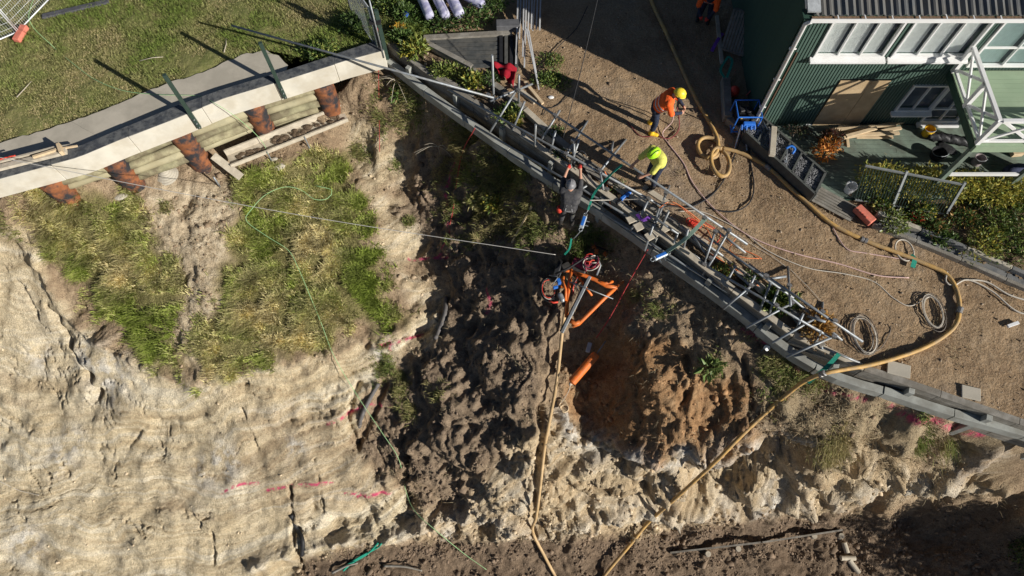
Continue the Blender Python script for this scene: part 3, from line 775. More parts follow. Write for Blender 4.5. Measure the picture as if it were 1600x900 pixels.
# timber lagging poles between the piles, stacked
def at_wall(px, inset, z):
    """point under the beam: px along the photo, inset metres behind its front"""
    xs = [p[0] for p in BEAM_FRONT]
    t = np.interp(px, xs, range(len(xs))); i = min(int(t), len(xs) - 2)
    p = bfront_w[i].lerp(bfront_w[i + 1], t - i)
    d = (bfront_w[i + 1] - bfront_w[i]).normalized()
    nrm = Vector((-d.y, d.x, 0))
    q = p + nrm * inset
    return Vector((q.x, q.y, z))
PILES = [52, 156, 266, 383, 495]
lag_mats = [treated, mat("treated_timber_dirty", (.27, .25, .15), .85, var=.3, scale=4, bump=.4, bscale=30, dirt=(.12, .095, .06), dirt_amt=.8, dscale=2.2), mat("treated_timber_pale", (.38, .345, .22), .8, var=.2, scale=5, bump=.3, dirt=(.26, .22, .13), dirt_amt=.6, dscale=2.5)]
for iz, z in enumerate([-0.60 - 0.275 * i for i in range(6)]):
    for ib, (a, b) in enumerate(((62, 146), (166, 256), (276, 373), (393, 485))):
        if iz > (1, 3, 3, 4)[ib]: continue
        j = random.uniform(-0.05, 0.05)
        e0, e1 = (0, random.uniform(0, 14)) if iz > 1 else (0, 0)
        p0, p1 = at_wall(a, 0.14 + j, z), at_wall(b - e1, 0.14 + j + random.uniform(-.05, .05), z + random.uniform(-.03, .03))
        pts = [p0.lerp(p1, q / 5) + Vector((0, random.uniform(-.012, .012), random.uniform(-.012, .012))) for q in range(6)]
        MB().tube(pts, 0.14 + random.uniform(-.012, .006), 14).build("lagging_pole", lag_mats[(iz * 2 + ib) % 3], lw, smooth=True)
for k, px in enumerate(PILES):
    c = at_wall(px, 0.16, 0)
    mb = MB()
    prof = []
    for i in range(25):
        t = i / 24
        prof.append((t, 0.335 + 0.006 * math.sin(t * 60)))
    mb.lathe((c.x, c.y, -0.46), (c.x, c.y, -3.2), prof, 28)
    pl = mb.build("pile", rust, lw, smooth=True)
# small anchor stubs standing before the piles
for (a, b, z, h) in ((163, 290, -1.75, .45), (306, 255, -2.0, .55), (341, 288, -2.2, .4), (404, 207, -2.0, .5), (508, 172, -2.1, .9)):
    p = W(a, b, z)
    MB().tube([p - Vector((0, 0, .15)), p + Vector((.01, .01, h))], 0.028, 8).build("anchor_bar", galv, lw, smooth=True)
# black steel posts bolted to the beam face
for i, (a, b, lab) in enumerate(((297, 200, "dark green steel post bolted to the beam, nearer the cream board end"), (435, 153, "dark green steel post bolted to the beam, nearer the wall corner"))):
    xs = at_wall(a, -0.05, 0)
    root = thing("fence_post", (xs.x, xs.y, -0.3), lab, "post", "steel posts along the curved wall")
    MB().box((xs.x, xs.y, 0.76), (0.10, 0.10, 2.25), 0.35).build("post", dark_green_steel, root, bevel=0.006)
    for z in (-0.28, -0.1, 0.08):
        MB().tube([(xs.x + .03, xs.y - .045, z), (xs.x + .04, xs.y - .075, z)], 0.022, 8).build("bolt", galv, root)
# timber formwork left on top of the beam
fw = thing("formwork_boards", W(40, 262, .27), "timber formwork boards left lying on the membrane at the wall's left end", "formwork")
for (a0, a1, zz, m_, w_) in (((-40, 272), (104, 236), .335, pine_pale, .16), ((52, 246), (96, 232), .40, pine, .07), ((-40, 264), (94, 229), .36, pine_pale, .06)):
    MB().beam(W(*a0, zz), W(*a1, zz), w_, 0.10).build("board", m_, fw, bevel=0.004)
MB().beam(W(92, 226, .42), W(97, 240, .42), 0.09, 0.16).build("board", pine, fw, bevel=0.004)
MB().beam(W(97, 232, .36), W(121, 228, .34), 0.05, 0.05).build("board", pine, fw, bevel=0.004)
tag(MB().tube(spline([W(-30, 258, .45), W(10, 246, .44), W(24, 243, .46)], .05), .02, 6).build("red_cable", red_plastic, smooth=True), "red cable end lying along the timber formwork boards", "cable")
# path
pt = resample(path_top_w, 60); pb = resample([p + Vector((0, 0, -0.17)) for p in bback_w[:8]] + [W(447, 112, .08)], 60)
for i in range(5):
    a = pt[i * 12: i * 12 + (13 if i < 4 else 12)]; b = pb[i * 12: i * 12 + (13 if i < 4 else 12)]
    jit = [Vector((0, random.uniform(-.05, .05), 0)) for _ in a]
    a2 = [Vector((p.x, p.y, .085)) + j for p, j in zip(a, jit)]; b2 = [Vector((p.x, p.y, .085)) for p in b]
    if i > 0: a2[0] = a_last
    a_last = a2[-1].copy()
    e = (a2[-1] - a2[0]).normalized() * .005
    a2[-1] -= e; b2[-1] -= e
    if i == 0:
        path = strip_solid(MB(), b2, a2, -0.15).build("footpath", path_mat)
        tag(path, "grey concrete footpath curving along the top of the left wall", None, None, "structure")
    else:
        strip_solid(MB(), b2, a2, -0.15).build("slab", path_mat, path)

# timber catch trough on the slope under the beam
tr = thing("timber_trough", W(440, 230, -1.9), "weathered timber trough holding soil and weeds under the curved beam", "trough")
ta, tb2 = W(358, 252, -1.75), W(540, 180, -1.75)
d = (tb2 - ta).normalized(); sd = Vector((-d.y, d.x, 0))
MB().beam(ta, tb2, .42, .05).build("base_board", pine_pale, tr)
MB().beam(ta + sd * .23 + Vector((0, 0, .12)), tb2 + sd * .23 + Vector((0, 0, .12)), .045, .30).build("back_board", pine_pale, tr)
MB().beam(ta - sd * .23 + Vector((0, 0, .04)), tb2 - sd * .23 + Vector((0, 0, .04)), .045, .14).build("front_board", pine_pale, tr)
mb = MB()
for i in range(60):
    t = random.uniform(.38, .95)
    p = ta.lerp(tb2, t) + sd * random.uniform(-.1, .16) + Vector((0, 0, .05))
    r = random.uniform(.03, .09)
    mb.ellipsoid(p, (r * 1.4, r, r * .7), None, 7, 5)
for i in range(24):
    t = random.uniform(.08, .3)
    p = ta.lerp(tb2, t) + sd * random.uniform(-.12, .05) + Vector((0, 0, .035)); r = random.uniform(.03, .07)
    mb.ellipsoid(p, (r * 1.6, r, r * .5), None, 7, 5)
mb.build("soil_heap", mat("heap_soil", (0.12, .085, .055), .95, var=.4, scale=15, bump=.6), tr)["kind"] = "stuff"
for t in (.3, .62):
    p = ta.lerp(tb2, t) - sd * .26
    MB().tube([p + Vector((0, 0, .1)), p - Vector((0, 0, .7))], .022, 8).build("stake", galv, tr)
tag(MB().beam(W(333, 243, -1.55), W(377, 277, -1.9), .24, .04, (0, -.3, 1)).build("loose_plank", pine_pale, bevel=.004), "short pale plank leaning beside the rusty pile and trough end", "plank")
# poured concrete lump beside a pile
p = G(258, 272)
mb = MB()
for i in range(6):
    r = .36 - .055 * i
    mb.lathe(p + Vector((.01 * i, 0, -.1 + .055 * i)), p + Vector((.012 * i, 0, -.03 + .06 * i)), [(0, r), (.5, r + .02), (1, r - .02)], 22)
tag(mb.build("concrete_lump", path_mat, smooth=False), "coiled pale concrete lump on the soil between two rusty piles", "concrete")
for (a, b, s, lab) in ((190, 308, .22, "flat pale stone at the foot of the leftmost big pile"), (435, 262, .24, "pale concrete chunk below the trough's left end"), (428, 250, .14, "small pale concrete chunk tucked right under the trough")):
    p = G(a, b); mb = MB(); mb.ellipsoid(p + Vector((0, 0, .03)), (s, s * .55, s * .35), Matrix.Rotation(.3, 3, 'Z'), 9, 6)
    o = mb.build("stone", path_mat); tag(o, lab, "stone")

# ================================================================== RIGHT RETAINING WALL
rw = thing("retaining_wall", W(1000, 360, -.35), "long straight grey concrete waler and timber boards along the driveway edge", "retaining wall")
# outer concrete beam in lengths
ow = resample(outer_w, 40)
for i in range(0, 39, 3):
    seg = ow[i:i + 4]
    n = Vector((-(seg[-1].y - seg[0].y), seg[-1].x - seg[0].x, 0)).normalized()
    e = (seg[-1] - seg[0]).normalized() * .006
    dz = random.uniform(-.015, .015)
    fr = [p - n * .10 + Vector((0, 0, dz)) for p in seg]; bk = [p + n * .10 + Vector((0, 0, dz)) for p in seg]
    fr[0] += e; bk[0] += e; fr[-1] -= e; bk[-1] -= e
    strip_solid(MB(), fr, bk, -.68 + dz).build("waler_segment", concrete_grey, rw, bevel=.008)
# inner timber boards: capping and two face boards, in lengths
iw = resample(inner_w, 37)
for i in range(0, 36, 3):
    seg = [iw[i], iw[i + 3]]
    n = Vector((-(seg[-1].y - seg[0].y), seg[-1].x - seg[0].x, 0)).normalized()
    e = (seg[-1] - seg[0]).normalized() * .008
    dz = random.uniform(-.01, .02)
    a, b = seg[0] + e, seg[1] - e
    up = Vector((0, 0, 1))
    m_ = pine_pale if 8 < i < 27 else old_wood
    MB().beam(a + up * dz, b + up * dz, .17, .05).build("capping_board", m_, rw, bevel=.004)
    for z in (-.16, -.37, -.58, -.79, -1.0, -1.21):
        MB().beam(a - n * .02 + up * z, b - n * .02 + up * z, .05, .195).build("face_board", old_wood, rw)
# vertical timber posts between boards and waler
for i in range(2, 36, 3):
    p = iw[i]; q = ow[min(39, int(i * 39 / 36))]
    n = Vector((-(iw[i + 1].y - iw[i].y), iw[i + 1].x - iw[i].x, 0)).normalized()
    c = p - n * .12
    MB().box((c.x, c.y, -.9), (.14, .14, 1.62), math.atan2(n.y, n.x)).build("wall_post", concrete_grey, rw, bevel=.006)
# driveway kerb boards
kb = thing("timber_kerb", W(900, 242, 0), "line of old grey boards edging the driveway under the scaffold", "kerb")
kw = resample(kerb_w, 16)
for i in range(15):
    e = (kw[i + 1] - kw[i]).normalized() * .01
    MB().beam(kw[i] + e + Vector((0, 0, -.02 + random.uniform(-.02, .02))), kw[i + 1] - e + Vector((0, 0, -.02 + random.uniform(-.02, .02))), .17, .18).build("kerb_board", old_wood if i % 4 else pine_pale, kb, bevel=.006)

# ================================================================== SCAFFOLD
sc = thing("scaffold", W(1000, 320, 0), "galvanised tube scaffold lashed along the top of the straight wall", "scaffold")
TR = 0.032
def st(a, b, name="scaffold_tube", m=None, r=TR):
    a, b = (W(*a) if not isinstance(a, Vector) else a), (W(*b) if not isinstance(b, Vector) else b)
    o = MB().tube([a, b], r, 10).build(name, m or galv, sc, smooth=False)
    for p in o.data.polygons: p.use_smooth = len(p.vertices) == 4
    return a, b
def vert(px, py, ztop, zbot):
    p = W(px, py, ztop)
    return st(p, Vector((p.x, p.y, zbot)))
COUP = MB().box((0, 0, 0), (.10, .085, .09)).tube([(-.07, 0, .03), (.07, 0, .03)], .018, 8)
coup_obj = None
def coupler(p, rz=0.0):
    global coup_obj
    if coup_obj is None:
        coup_obj = COUP.build("coupler", coupler_mat, None, bevel=0)
        coup_obj.location = (0, 0, 0)
        o = coup_obj
    else:
        o = coup_obj.copy(); C.objects.link(o)
    o.parent = sc
    o.location = Vector(p) - sc.location
    o.rotation_euler = (0, 0, rz)
L1 = st((812, 143, .75), (1168, 382, .75))
L2 = st((700, 140, .32), (1038, 324, .34))
L3 = st((742, 197, -.10), (1120, 420, -.05))
L4 = st((925, 322, -.24), (1152, 466, -.24))
st((362, 40, .85), (772, 153, .36))
st((1108, 372, .30), (1240, 466, .32))
st((1104, 416, .30), (1299, 528, .34))
st((1170, 412, .12), (1266, 490, .12))
st((1190, 426, .62), (1348, 534, .50))
st((1286, 543, .05), (1343, 567, .05))
st((1287, 508, .06), (1316, 532, .04))
st((1140, 418, .10), (1172, 446, .06))
st((1160, 468, -.24), (1240, 527, -.24))
vert(769, 86, 1.9, -2.35)
vert(811, 117, 1.25, .02)
vert(837, 195, .95, -.1)
# transoms and braces
TRANS = [((765, 207, .0), (807, 141, .72)), ((766, 158, .32), (832, 131, .12)), ((846, 218, .30), (875, 172, .80)), ((884, 243, .34), (918, 189, .02)),
         ((897, 222, .7), (897, 263, -.1)), ((937, 268, .34), (978, 218, .02)), ((955, 238, .3), (958, 221, .02)), ((1037, 312, .6), (1046, 290, .02)),
         ((998, 345, .0), (1013, 312, .36)), ((1015, 372, -.2), (1037, 318, .4)), ((1007, 392, -.24), (1030, 325, .36)), ((1096, 424, -.2), (1118, 360, .55)),
         ((1103, 422, -.2), (1141, 357, .78)), ((1235, 478, .62), (1231, 417, .02)), ((1284, 546, .05), (1285, 472, .02)), ((1237, 474, .36), (1166, 512, .0)),
         ((1276, 496, .36), (1206, 536, .0)), ((1302, 526, .36), (1228, 558, .0)), ((1172, 448, .34), (1130, 483, -.1)), ((1228, 432, .55), (1197, 436, .6)),
         ((1204, 442, .4), (1186, 488, .0)), ((1282, 520, .3), (1271, 540, .02)), ((943, 297, .1), (937, 266, .35)), ((900, 300, -.2), (917, 290, .0)), ((1290, 503, .5), (1262, 494, .35))]
TRANS += [((1008, 330, .25), (1060, 366, .28)), ((1060, 352, .15), (1130, 400, .15)), ((1085, 372, .2), (1104, 398, .05)), ((1050, 385, -.1), (1130, 437, -.05)), ((1120, 395, .4), (1098, 430, -.2)), ((1150, 415, .35), (1128, 452, -.15)), ((1000, 330, .1), (985, 362, -.25)), ((1060, 362, .3), (1048, 392, -.2)), ((1075, 358, .7), (1068, 388, .0)), ((1045, 330, .7), (1032, 358, .0)), ((868, 205, .7), (858, 245, -.1)), ((820, 158, .7), (800, 205, .0)), ((905, 218, .72), (890, 262, .0)), ((1180, 430, .5), (1160, 470, -.1)), ((1216, 452, .5), (1200, 495, -.05)), ((1255, 490, .5), (1240, 525, -.1)), ((1120, 360, .3), (1165, 395, .28))]
for a, b in TRANS:
    st(a, b)
for (x, y, z) in ((763, 150, .33), (761, 185, -.05), (810, 143, .73), (867, 182, .74), (895, 222, .7), (884, 242, .34), (937, 268, .34), (948, 297, .05), (965, 246, .7), (1013, 312, .36), (1036, 320, .38), (1040, 303, .7),
                  (1018, 362, -.1), (1100, 342, .74), (1117, 363, .6), (1138, 362, .74), (1100, 415, .0), (1110, 405, .3), (1173, 447, .34), (1196, 432, .6), (1236, 474, .4), (1275, 497, .36), (1284, 488, .5), (1302, 527, .36), (1303, 502, .52), (1212, 478, .32), (1232, 447, .3), (999, 342, .0)):
    coupler(W(x, y, z), random.uniform(-.9, -.3))
# planks lying inside the scaffold
def plank(a, b, w, lab, m_=None, h=.045, name="plank", zt=None):
    o = MB().beam(W(*a), W(*b), w, h).build(name, m_ or pine_pale, bevel=.004)
    tag(o, lab, "plank", None)
    return o
plank((980, 345, -.04), (1035, 322, -.02), .22, "pale plank laid across the soil nearest the yellow-shirted worker")
plank((992, 357, -.03), (1047, 332, -.02), .22, "pale plank second of the row across the strip")
plank((1010, 372, -.02), (1058, 346, -.02), .22, "pale plank third of the row across the strip, below the red chain block")
plank((1096, 378, .06), (1135, 410, .06), .09, "short fresh pine batten under the leaning tubes near the scaffold middle", pine)
plank((1005, 292, .02), (1043, 317, .02), .16, "pale board on the ground by the yellow-shirted worker's feet")
plank((838, 202, -.02), (862, 222, -.02), .16, "short pale block board inside the scaffold's upper end", pine)
plank((800, 132, .03), (836, 160, .03), .13, "rough pale timber sleeper on the driveway beside the short upright tube", pine_pale, .09)
plank((820, 128, .05), (848, 162, .05), .09, "rough pale timber offcut leaning beside the angled white poles", pine, .07)
plank((1250, 520, -.03), (1276, 542, -.03), .2, "pale board at the scaffold's right end beside the brown plant", pine_pale)
for (a, b, lab) in (((1574, 510), (1591, 504), "short white batten lying on the driveway's right edge"),):
    tag(MB().beam(W(*a, .05), W(*b, .05), .08, .06).build("batten", white_paint, bevel=.004), lab, "batten")
for (a, b, s, r, lab) in ((1404, 577, (.55, .34, .05), -.28, "flat pale paving slab on the drive near the yellow hose"), (1517, 614, (.44, .32, .05), -.25, "flat pale paving slab on the drive near the right edge of the wall")):
    tag(MB().box(W(a, b, .03), s, r).build("paving_slab", path_mat, bevel=.01), lab, "slab")

# ================================================================== HOSES, CABLES, ROPES
def line(name, pts, r, m_, lab, cat, n=8, step=.08, fine=True):
    o = MB().tube(spline(pts, step) if fine else pts, r, n).build(name, m_, smooth=True)
    return tag(o, lab, cat)
hr = .056
H1 = [W(a, b, hr) for a, b in ((1005, -40), (1018, 2), (1040, 50), (1060, 95), (1085, 150), (1108, 190))] + [W(1121, 218, .12), W(1119, 238, .2), W(1104, 248, .2)]
line("concrete_hose", H1, hr, hose_yellow, "thick yellow hose running from the top of the drive to the coil", "hose", 12)
def ring(cx, cy, rx, ry, z, tl, rot=0, turns=1.0, lab="", start=0.0):
    c = W(cx, cy, z); k = (W(cx + 1, cy, z) - c).length
    ky = (W(cx, cy - 1, z) - c).length
    pts = []
    nn = int(40 * turns)
    for i in range(nn + 1):
        a = start + 2 * math.pi * turns * i / nn
        pts.append(c + Vector((rx * k * math.cos(a), ry * ky * math.sin(a), tl * math.sin(a * .5) * .5)))
    return pts
r1 = ring(1107, 232, 17.5, 16, hr, .12, turns=.98, start=.6)
tag(MB().tube(r1, hr, 12, True).build("hose_coil", hose_yellow, smooth=True), "round loop of yellow hose, the upper one of two interlocked loops on the drive", "hose")
r2 = ring(1125, 254, 14.5, 22, .17, .1, turns=.98, start=1.2)
tag(MB().tube(r2, hr, 12, True).build("hose_coil", hose_yellow, smooth=True), "oval loop of yellow hose, the lower one of two interlocked loops on the drive", "hose")
H2 = [W(a, b, hr + .01) for a, b in ((1128, 231), (1160, 240), (1200, 262), (1232, 291), (1262, 318), (1300, 350), (1350, 375), (1400, 394), (1450, 414), (1478, 428), (1494, 452), (1499, 485), (1489, 513), (1450, 540), (1400, 559), (1355, 571))]
H2 += [W(1320, 577, .13), W(1285, 584, .05), W(1255, 597, -.5)]
H2 += [G(1225, 620, .1), G(1190, 650, .1), G(1150, 688, .15)]
e = G(1120, 718, .25); f = G(1010, 818, .35)
H2 += [e, e.lerp(f, .35) + Vector((0, 0, .25)), e.lerp(f, .7) + Vector((0, 0, .2)), f, G(985, 850, .1), G(945, 898, .1), G(925, 930, .1)]
hose_main = line("concrete_hose", H2, hr, hose_yellow, "long yellow hose along the drive, over the wall and down the slip", "hose", 12)
H3 = [G(884, 478, .35), G(878, 520, .25), G(869, 600, .3), G(858, 660, .3), G(850, 705, .25)]
a_, b_ = G(848, 720, .25), G(832, 832, .35)
H3 += [a_.lerp(b_, .35) + Vector((0, -.15, .45)), a_.lerp(b_, .7) + Vector((0, -.2, .4)), b_, G(850, 868, .12), G(866, 898, .1), G(880, 925, .1)]
line("concrete_hose", H3, .050, mat("tan_hose_rubber", (0.52, .36, .19), .6, var=.15, scale=7, bump=.1, dirt=(.36, .24, .11), dirt_amt=.6, dscale=2.5), "tan hose hanging from the orange drill rig down the cliff", "hose", 12)
def couplings(name_parent, pts, idx, r):
    for i in idx:
        if i + 1 >= len(pts): continue
        a, b = pts[i], pts[i + 1]; d = (b - a).normalized()
        MB().lathe(a - d * .09, a + d * .09, [(0, r), (.05, r + .022), (.4, r + .022), (.45, r + .012), (.55, r + .012), (.6, r + .022), (.95, r + .022), (1, r)], 12).build("coupling", coupler_mat, name_parent)
couplings(hose_main, H2, (2, 6, 11, 17), hr)
red_hose = mat("dark_red_hose", (.20, .045, .045), .6, var=.2, scale=20)
pink_hose = mat("faded_pink_cable", (.58, .40, .36), .7, var=.15, scale=20)
def gl(pts, z=.03): return [W(a, b, z) for a, b in pts]
line("air_hose", gl(((1054, 168), (1060, 182), (1061, 200), (1048, 215), (1030, 215), (1028, 200)), .04)[0:0] + [W(1058, 168, 1.0), W(1061, 185, .35), W(1060, 203, .04), W(1048, 216, .04), W(1032, 214, .04), W(1025, 205, .06)], .016, red_hose, "dark red hose hanging in a loop from the orange worker's hands", "hose")
line("air_hose", [W(1053, 170, .9), W(1050, 190, .3), W(1035, 208, .05), W(1045, 225, .03), W(1068, 255, .03), W(1082, 285, .03), W(1110, 320, .03), W(1150, 355, .03), W(1190, 378, .03), W(1250, 398, .03), W(1310, 412, .03), W(1370, 430, .03), W(1420, 434, .03)], .017, pink_hose, "thin faded hose from the orange worker across the drive toward the coils", "hose")
line("air_hose", gl(((980, 190), (1000, 212), (1020, 213))), .014, red_hose, "short dark hose end behind the orange worker's boots", "hose")
line("cable", gl(((1060, 330), (1100, 332), (1160, 362), (1200, 392), (1260, 418), (1320, 428), (1365, 440), (1395, 465), (1420, 478), (1440, 470), (1455, 462))), .013, rope_mat, "thin pale cable snaking from the scaffold to the wire coil", "cable")
line("cable", gl(((1300, 352), (1310, 372), (1325, 390), (1350, 395), (1380, 400), (1415, 405), (1425, 400))), .014, pink_hose, "thin brownish cable crossing under the yellow hose toward the green strap", "cable")
# wire coils
for (cx, cy, rx, ry, lab, tail) in ((1349, 523, 18, 29, "oval coil of grey wire rope lying nearer the scaffold end", ((1352, 552), (1375, 545), (1390, 520), (1392, 508))), (1459, 487, 16, 26, "oval coil of thin rusty wire lying below the hose bend", ((1462, 512), (1475, 520)))):
    root = thing("wire_coil", W(cx, cy, 0), lab, "wire coil")
    for k in range(7):
        s = random.uniform(.86, 1.08)
        pts = ring(cx + random.uniform(-3, 3), cy + random.uniform(-3, 3), rx * s, ry * s, .02 + .012 * k, .01, turns=1.0)
        MB().tube(pts, .0095, 5).build("wire_turn", mat("wire_rope", (.20, .175, .15), .6, .4, var=.3, scale=30) if k % 2 else rope_mat, root, smooth=True)
    MB().tube(spline([W(a, b, .02) for a, b in tail], .05), .0095, 5).build("wire_end", MATS["wire_rope"], root, smooth=True)
# black hydraulic hoses from the power pack
line("hydraulic_hose", [W(1162, 196, .4), W(1168, 215, .1), W(1172, 250, .03), W(1178, 290, .03), W(1172, 315, .03), W(1155, 328, .03), W(1135, 331, .03), W(1110, 326, .03)], .02, rubber, "black hydraulic hose curving down the drive from the blue power pack", "hose")
line("hydraulic_hose", [W(1160, 196, .4), W(1155, 222, .1), W(1140, 262, .03), W(1125, 290, .03), W(1105, 310, .03), W(1075, 324, .03), W(1045, 322, .1), W(1020, 330, .3)], .02, rubber, "black hydraulic hose from the blue power pack to the scaffold", "hose")
line("hydraulic_hose", [W(1158, 197, .4), W(1150, 225, .05), W(1148, 232, .03)], .018, white_paint, "short pale hose tail below the blue power pack, left one", "hose")
line("hydraulic_hose", [W(1163, 197, .4), W(1166, 225, .05), W(1167, 235, .03)], .018, white_paint, "short pale hose tail below the blue power pack, right one", "hose")
# ropes across the slip
light_green = mat("lime_rope", (.30, .50, .24), .7, var=.2, scale=40)
line("rope", [W(95, 40, .06), W(60, 50, .05)][0:0] + [W(55, -10, 1.2), W(46, 32, 1.4), W(80, 70, .10), W(115, 100, .10), W(150, 125, .10), W(195, 142, .12), W(250, 148, .14), W(310, 150, .12), W(338, 163, .32), W(365, 180, -.2), W(395, 205, -1.0), W(412, 225, -1.62), W(418, 240, -1.72)], .008, light_green, "lime rope crossing the lawn, path and wall to the trough", "rope")
line("rope", [G(497, 298, .30), G(522, 305, .30), G(515, 318, .30), G(495, 319, .30), G(475, 305, .30), G(450, 300, .30), G(420, 312, .30), G(398, 335, .30), G(390, 352, .30), G(420, 375, .30), G(455, 398, .30), G(470, 425, .30), G(485, 460, .30), G(505, 510, .2), G(525, 560, .3), G(560, 620, .3), G(600, 680, .3), G(625, 720, .25), G(636, 770, .2), G(650, 800, .30), G(680, 828, .1), G(725, 865, .08), G(760, 890, .06)], .0095, light_green, "lime rope looping over the grass bank and down the gully", "rope", step=.12)
a_, b_ = W(-20, 242, .8), W(868, 398, -1.1)
line("wire_rope", [a_, a_.lerp(b_, .3) + Vector((0, 0, -.25)), a_.lerp(b_, .6) + Vector((0, 0, -.3)), b_], .009, mat("bright_cable", (.55, .53, .49), .5, .3, var=.1), "taut steel cable strung across the bank to the drill rig", "cable", 6)
line("rope", [W(742, 200, -.3), G(722, 255, .35), G(708, 330, .08), G(703, 352, .05)], .014, mat("red_rope", (.42, .05, .05), .8, var=.2, scale=40), "thin red rope hanging down from the wall's upper end", "rope", 6)
line("rope", [W(1012, 390, -.2), G(985, 440, .4), G(950, 505, .5), G(928, 540, .7)], .016, MATS["red_rope"], "red rope from the scaffold down to the orange drill hammer", "rope", 6)
line("rope", [W(590, 40, .6), W(592, 150, -1.2), G(594, 240, .1)], .010, MATS["red_rope"], "red rope hanging from the wall corner down the sandy scar", "rope", 6)
line("rope", [W(1230, 418, .03), W(1205, 400, .03), W(1180, 385, .03), W(1150, 365, .06)], .008, rope_mat, "thin string tied to the first red-tipped brace", "string", 5)
line("rope", [W(1285, 474, .02), W(1262, 448, .02), W(1232, 418, .02)], .008, rope_mat, "thin string between the two red-tipped braces", "string", 5)
line("overhead_cable", [W(938, -20, 3.2), W(922, 50, 2.6), W(905, 120, 1.8), W(880, 215, .75)], .012, rubber, "black overhead cable dropping to the scaffold's upper end", "cable", 6)
line("cable", gl(((918, 10), (900, 45), (870, 75), (852, 98), (840, 110))), .012, rubber, "black cable on the drive near the grey battens", "cable", 6)
line("cable", gl(((890, 148), (870, 165), (855, 170), (848, 180))), .010, rubber, "short dark cable beside the orange worker's shadow", "cable", 6)
orange_rope = mat("orange_rope", (.72, .20, .07), .8, var=.2, scale=40)
line("rope", [W(1040, 318, .4), W(1060, 322, .4), W(1090, 345, .35), W(1120, 362, .1), W(1150, 385, .04), W(1180, 398, .04), W(1190, 405, .04)], .012, orange_rope, "orange rope along the driveway-side scaffold tubes", "rope", 6)
line("rope", [W(1030, 325, .4), W(1048, 315, .5), W(1075, 330, .4), W(1100, 352, .2), W(1112, 372, .2)], .012, orange_rope, "orange rope bundle draped over the scaffold middle", "rope", 6)
line("rope", [W(945, 268, .4), W(950, 280, .0), W(948, 295, .0), W(952, 312, -.05), W(955, 325, -.2)], .014, orange_rope, "orange rope hanging inside the scaffold near the dark-clothed worker", "rope", 6)
line("rope", [W(1108, 395, .1), W(1160, 428, .05), W(1185, 447, .05)], .014, orange_rope, "orange rope lying among boards below the leaning tubes", "rope", 6)
line("pipe", [W(920, 313, .0), W(970, 312, .05), W(1012, 310, .36)], .016, rope_mat, "thin pale hose across the scaffold by the blue grinder", "hose", 6)
# drain pipes and stakes on the slip
line("drain_pipe", [G(697, 465, .02), G(695, 492, .06), G(687, 515, .07), G(680, 530, .02)], .075, mat("grey_drain", (.13, .12, .115), .7, var=.2, scale=10), "short grey drain pipe sticking out of the bank above the pink line", "pipe", 12)
line("drain_pipe", [G(592, 600, .06), G(578, 625, .08), G(565, 655, .08), G(560, 690, .05)], .07, MATS["grey_drain"], "dark grey drain pipe lying down the gully by the lime rope", "pipe", 12)
line("drain_pipe", [G(456, 805, .1), G(465, 825, .14), G(474, 845, .1), G(472, 868, .03)], .07, rubber, "black drain pipe curling out of the pale lower face", "pipe", 12)
tag(MB().beam(G(800, 380, .05), G(830, 335, .45), .05, .05).build("stake", pine), "thin wooden stake leaning on the shaded slope above the cable", "stake")
for (pts, r, lab) in (([(537, 892), (550, 880), (575, 865), (592, 848)], .035, "green hose strands at the foot of the pale face, upper one"), ([(533, 890), (560, 872), (590, 856), (596, 850)], .03, "green hose strands at the foot of the pale face, lower one")):
    line("green_hose", [G(a, b, .08) for a, b in pts], r, green_strap, lab, "hose", 8)
for (pts, lab) in ((((0, 752), (30, 766), (62, 774)), "pale thin rope on the smooth left rock face"), ):
    line("rope", [G(a, b, .03) for a, b in pts], .012, rope_mat, lab, "rope", 6)
line("rope", [W(1500, 437, .04), W(1540, 440, .05), W(1580, 462, .05), W(1640, 478, .05)], .022, rope_mat, "pale hose bundle trailing off the drive at right, upper strand", "hose")
line("rope", [W(1480, 424, .1), W(1478, 440, .06), W(1490, 446, .06), W(1512, 437, .06), W(1550, 455, .05), W(1590, 487, .05), W(1640, 495, .05)], .022, rope_mat, "pale hose bundle trailing off the drive at right, lower strand", "hose")
line("rope", ring(1413, 391, 14, 16, .05, .02, turns=1.0), .02, rope_mat, "pale round hose loop beside the green strap on the drive", "hose")
# straps
def strap(pts, w, lab, m_=None, t=.012):
    pts = [Vector(p) for p in pts]; mb = MB()
    sp = pts if len(pts) == 2 else spline(pts, .06)
    v, f = [], []
    for i, p in enumerate(sp):
        d_ = (sp[min(i + 1, len(sp) - 1)] - sp[max(0, i - 1)]).normalized()
        s_ = d_.cross(Vector((0, 0, 1))).normalized() * w / 2
        u_ = s_.cross(d_).normalized() * t / 2
        v += [p - s_ - u_, p + s_ - u_, p + s_ + u_, p - s_ + u_]
    for i in range(len(sp) - 1):
        o = i * 4
        f += [(o + k, o + (k + 1) % 4, o + 4 + (k + 1) % 4, o + 4 + k) for k in range(4)]
    f += [(3, 2, 1, 0), tuple(len(v) - 4 + k for k in range(4))]
    return tag(mb.add(v, f).build("strap", m_ or green_strap), lab, "strap")
pale_green = mat("faded_green_webbing", (.30, .42, .32), .8, var=.15, scale=30)
strap([W(1103, 341, .80), W(1072, 372, .45), W(1041, 394, -.1)], .10, "faded green strap tied across the scaffold middle to a blue hoist", pale_green)
strap([W(1311, 553, .10), W(1290, 575, .0), W(1262, 598, -.35)], .10, "green strap holding the yellow hose at the wall bend")
strap([W(972, 257, .78), W(955, 272, .5), W(930, 300, .05), W(919, 328, -.35)], .055, "green strap hanging from the upper scaffold tube above the blue hoist")
strap([W(1138, 88, .5), W(1126, 108, .5), W(1132, 121, .45)], .07, "green strap looped over a grey beam end in the house shade, left side")
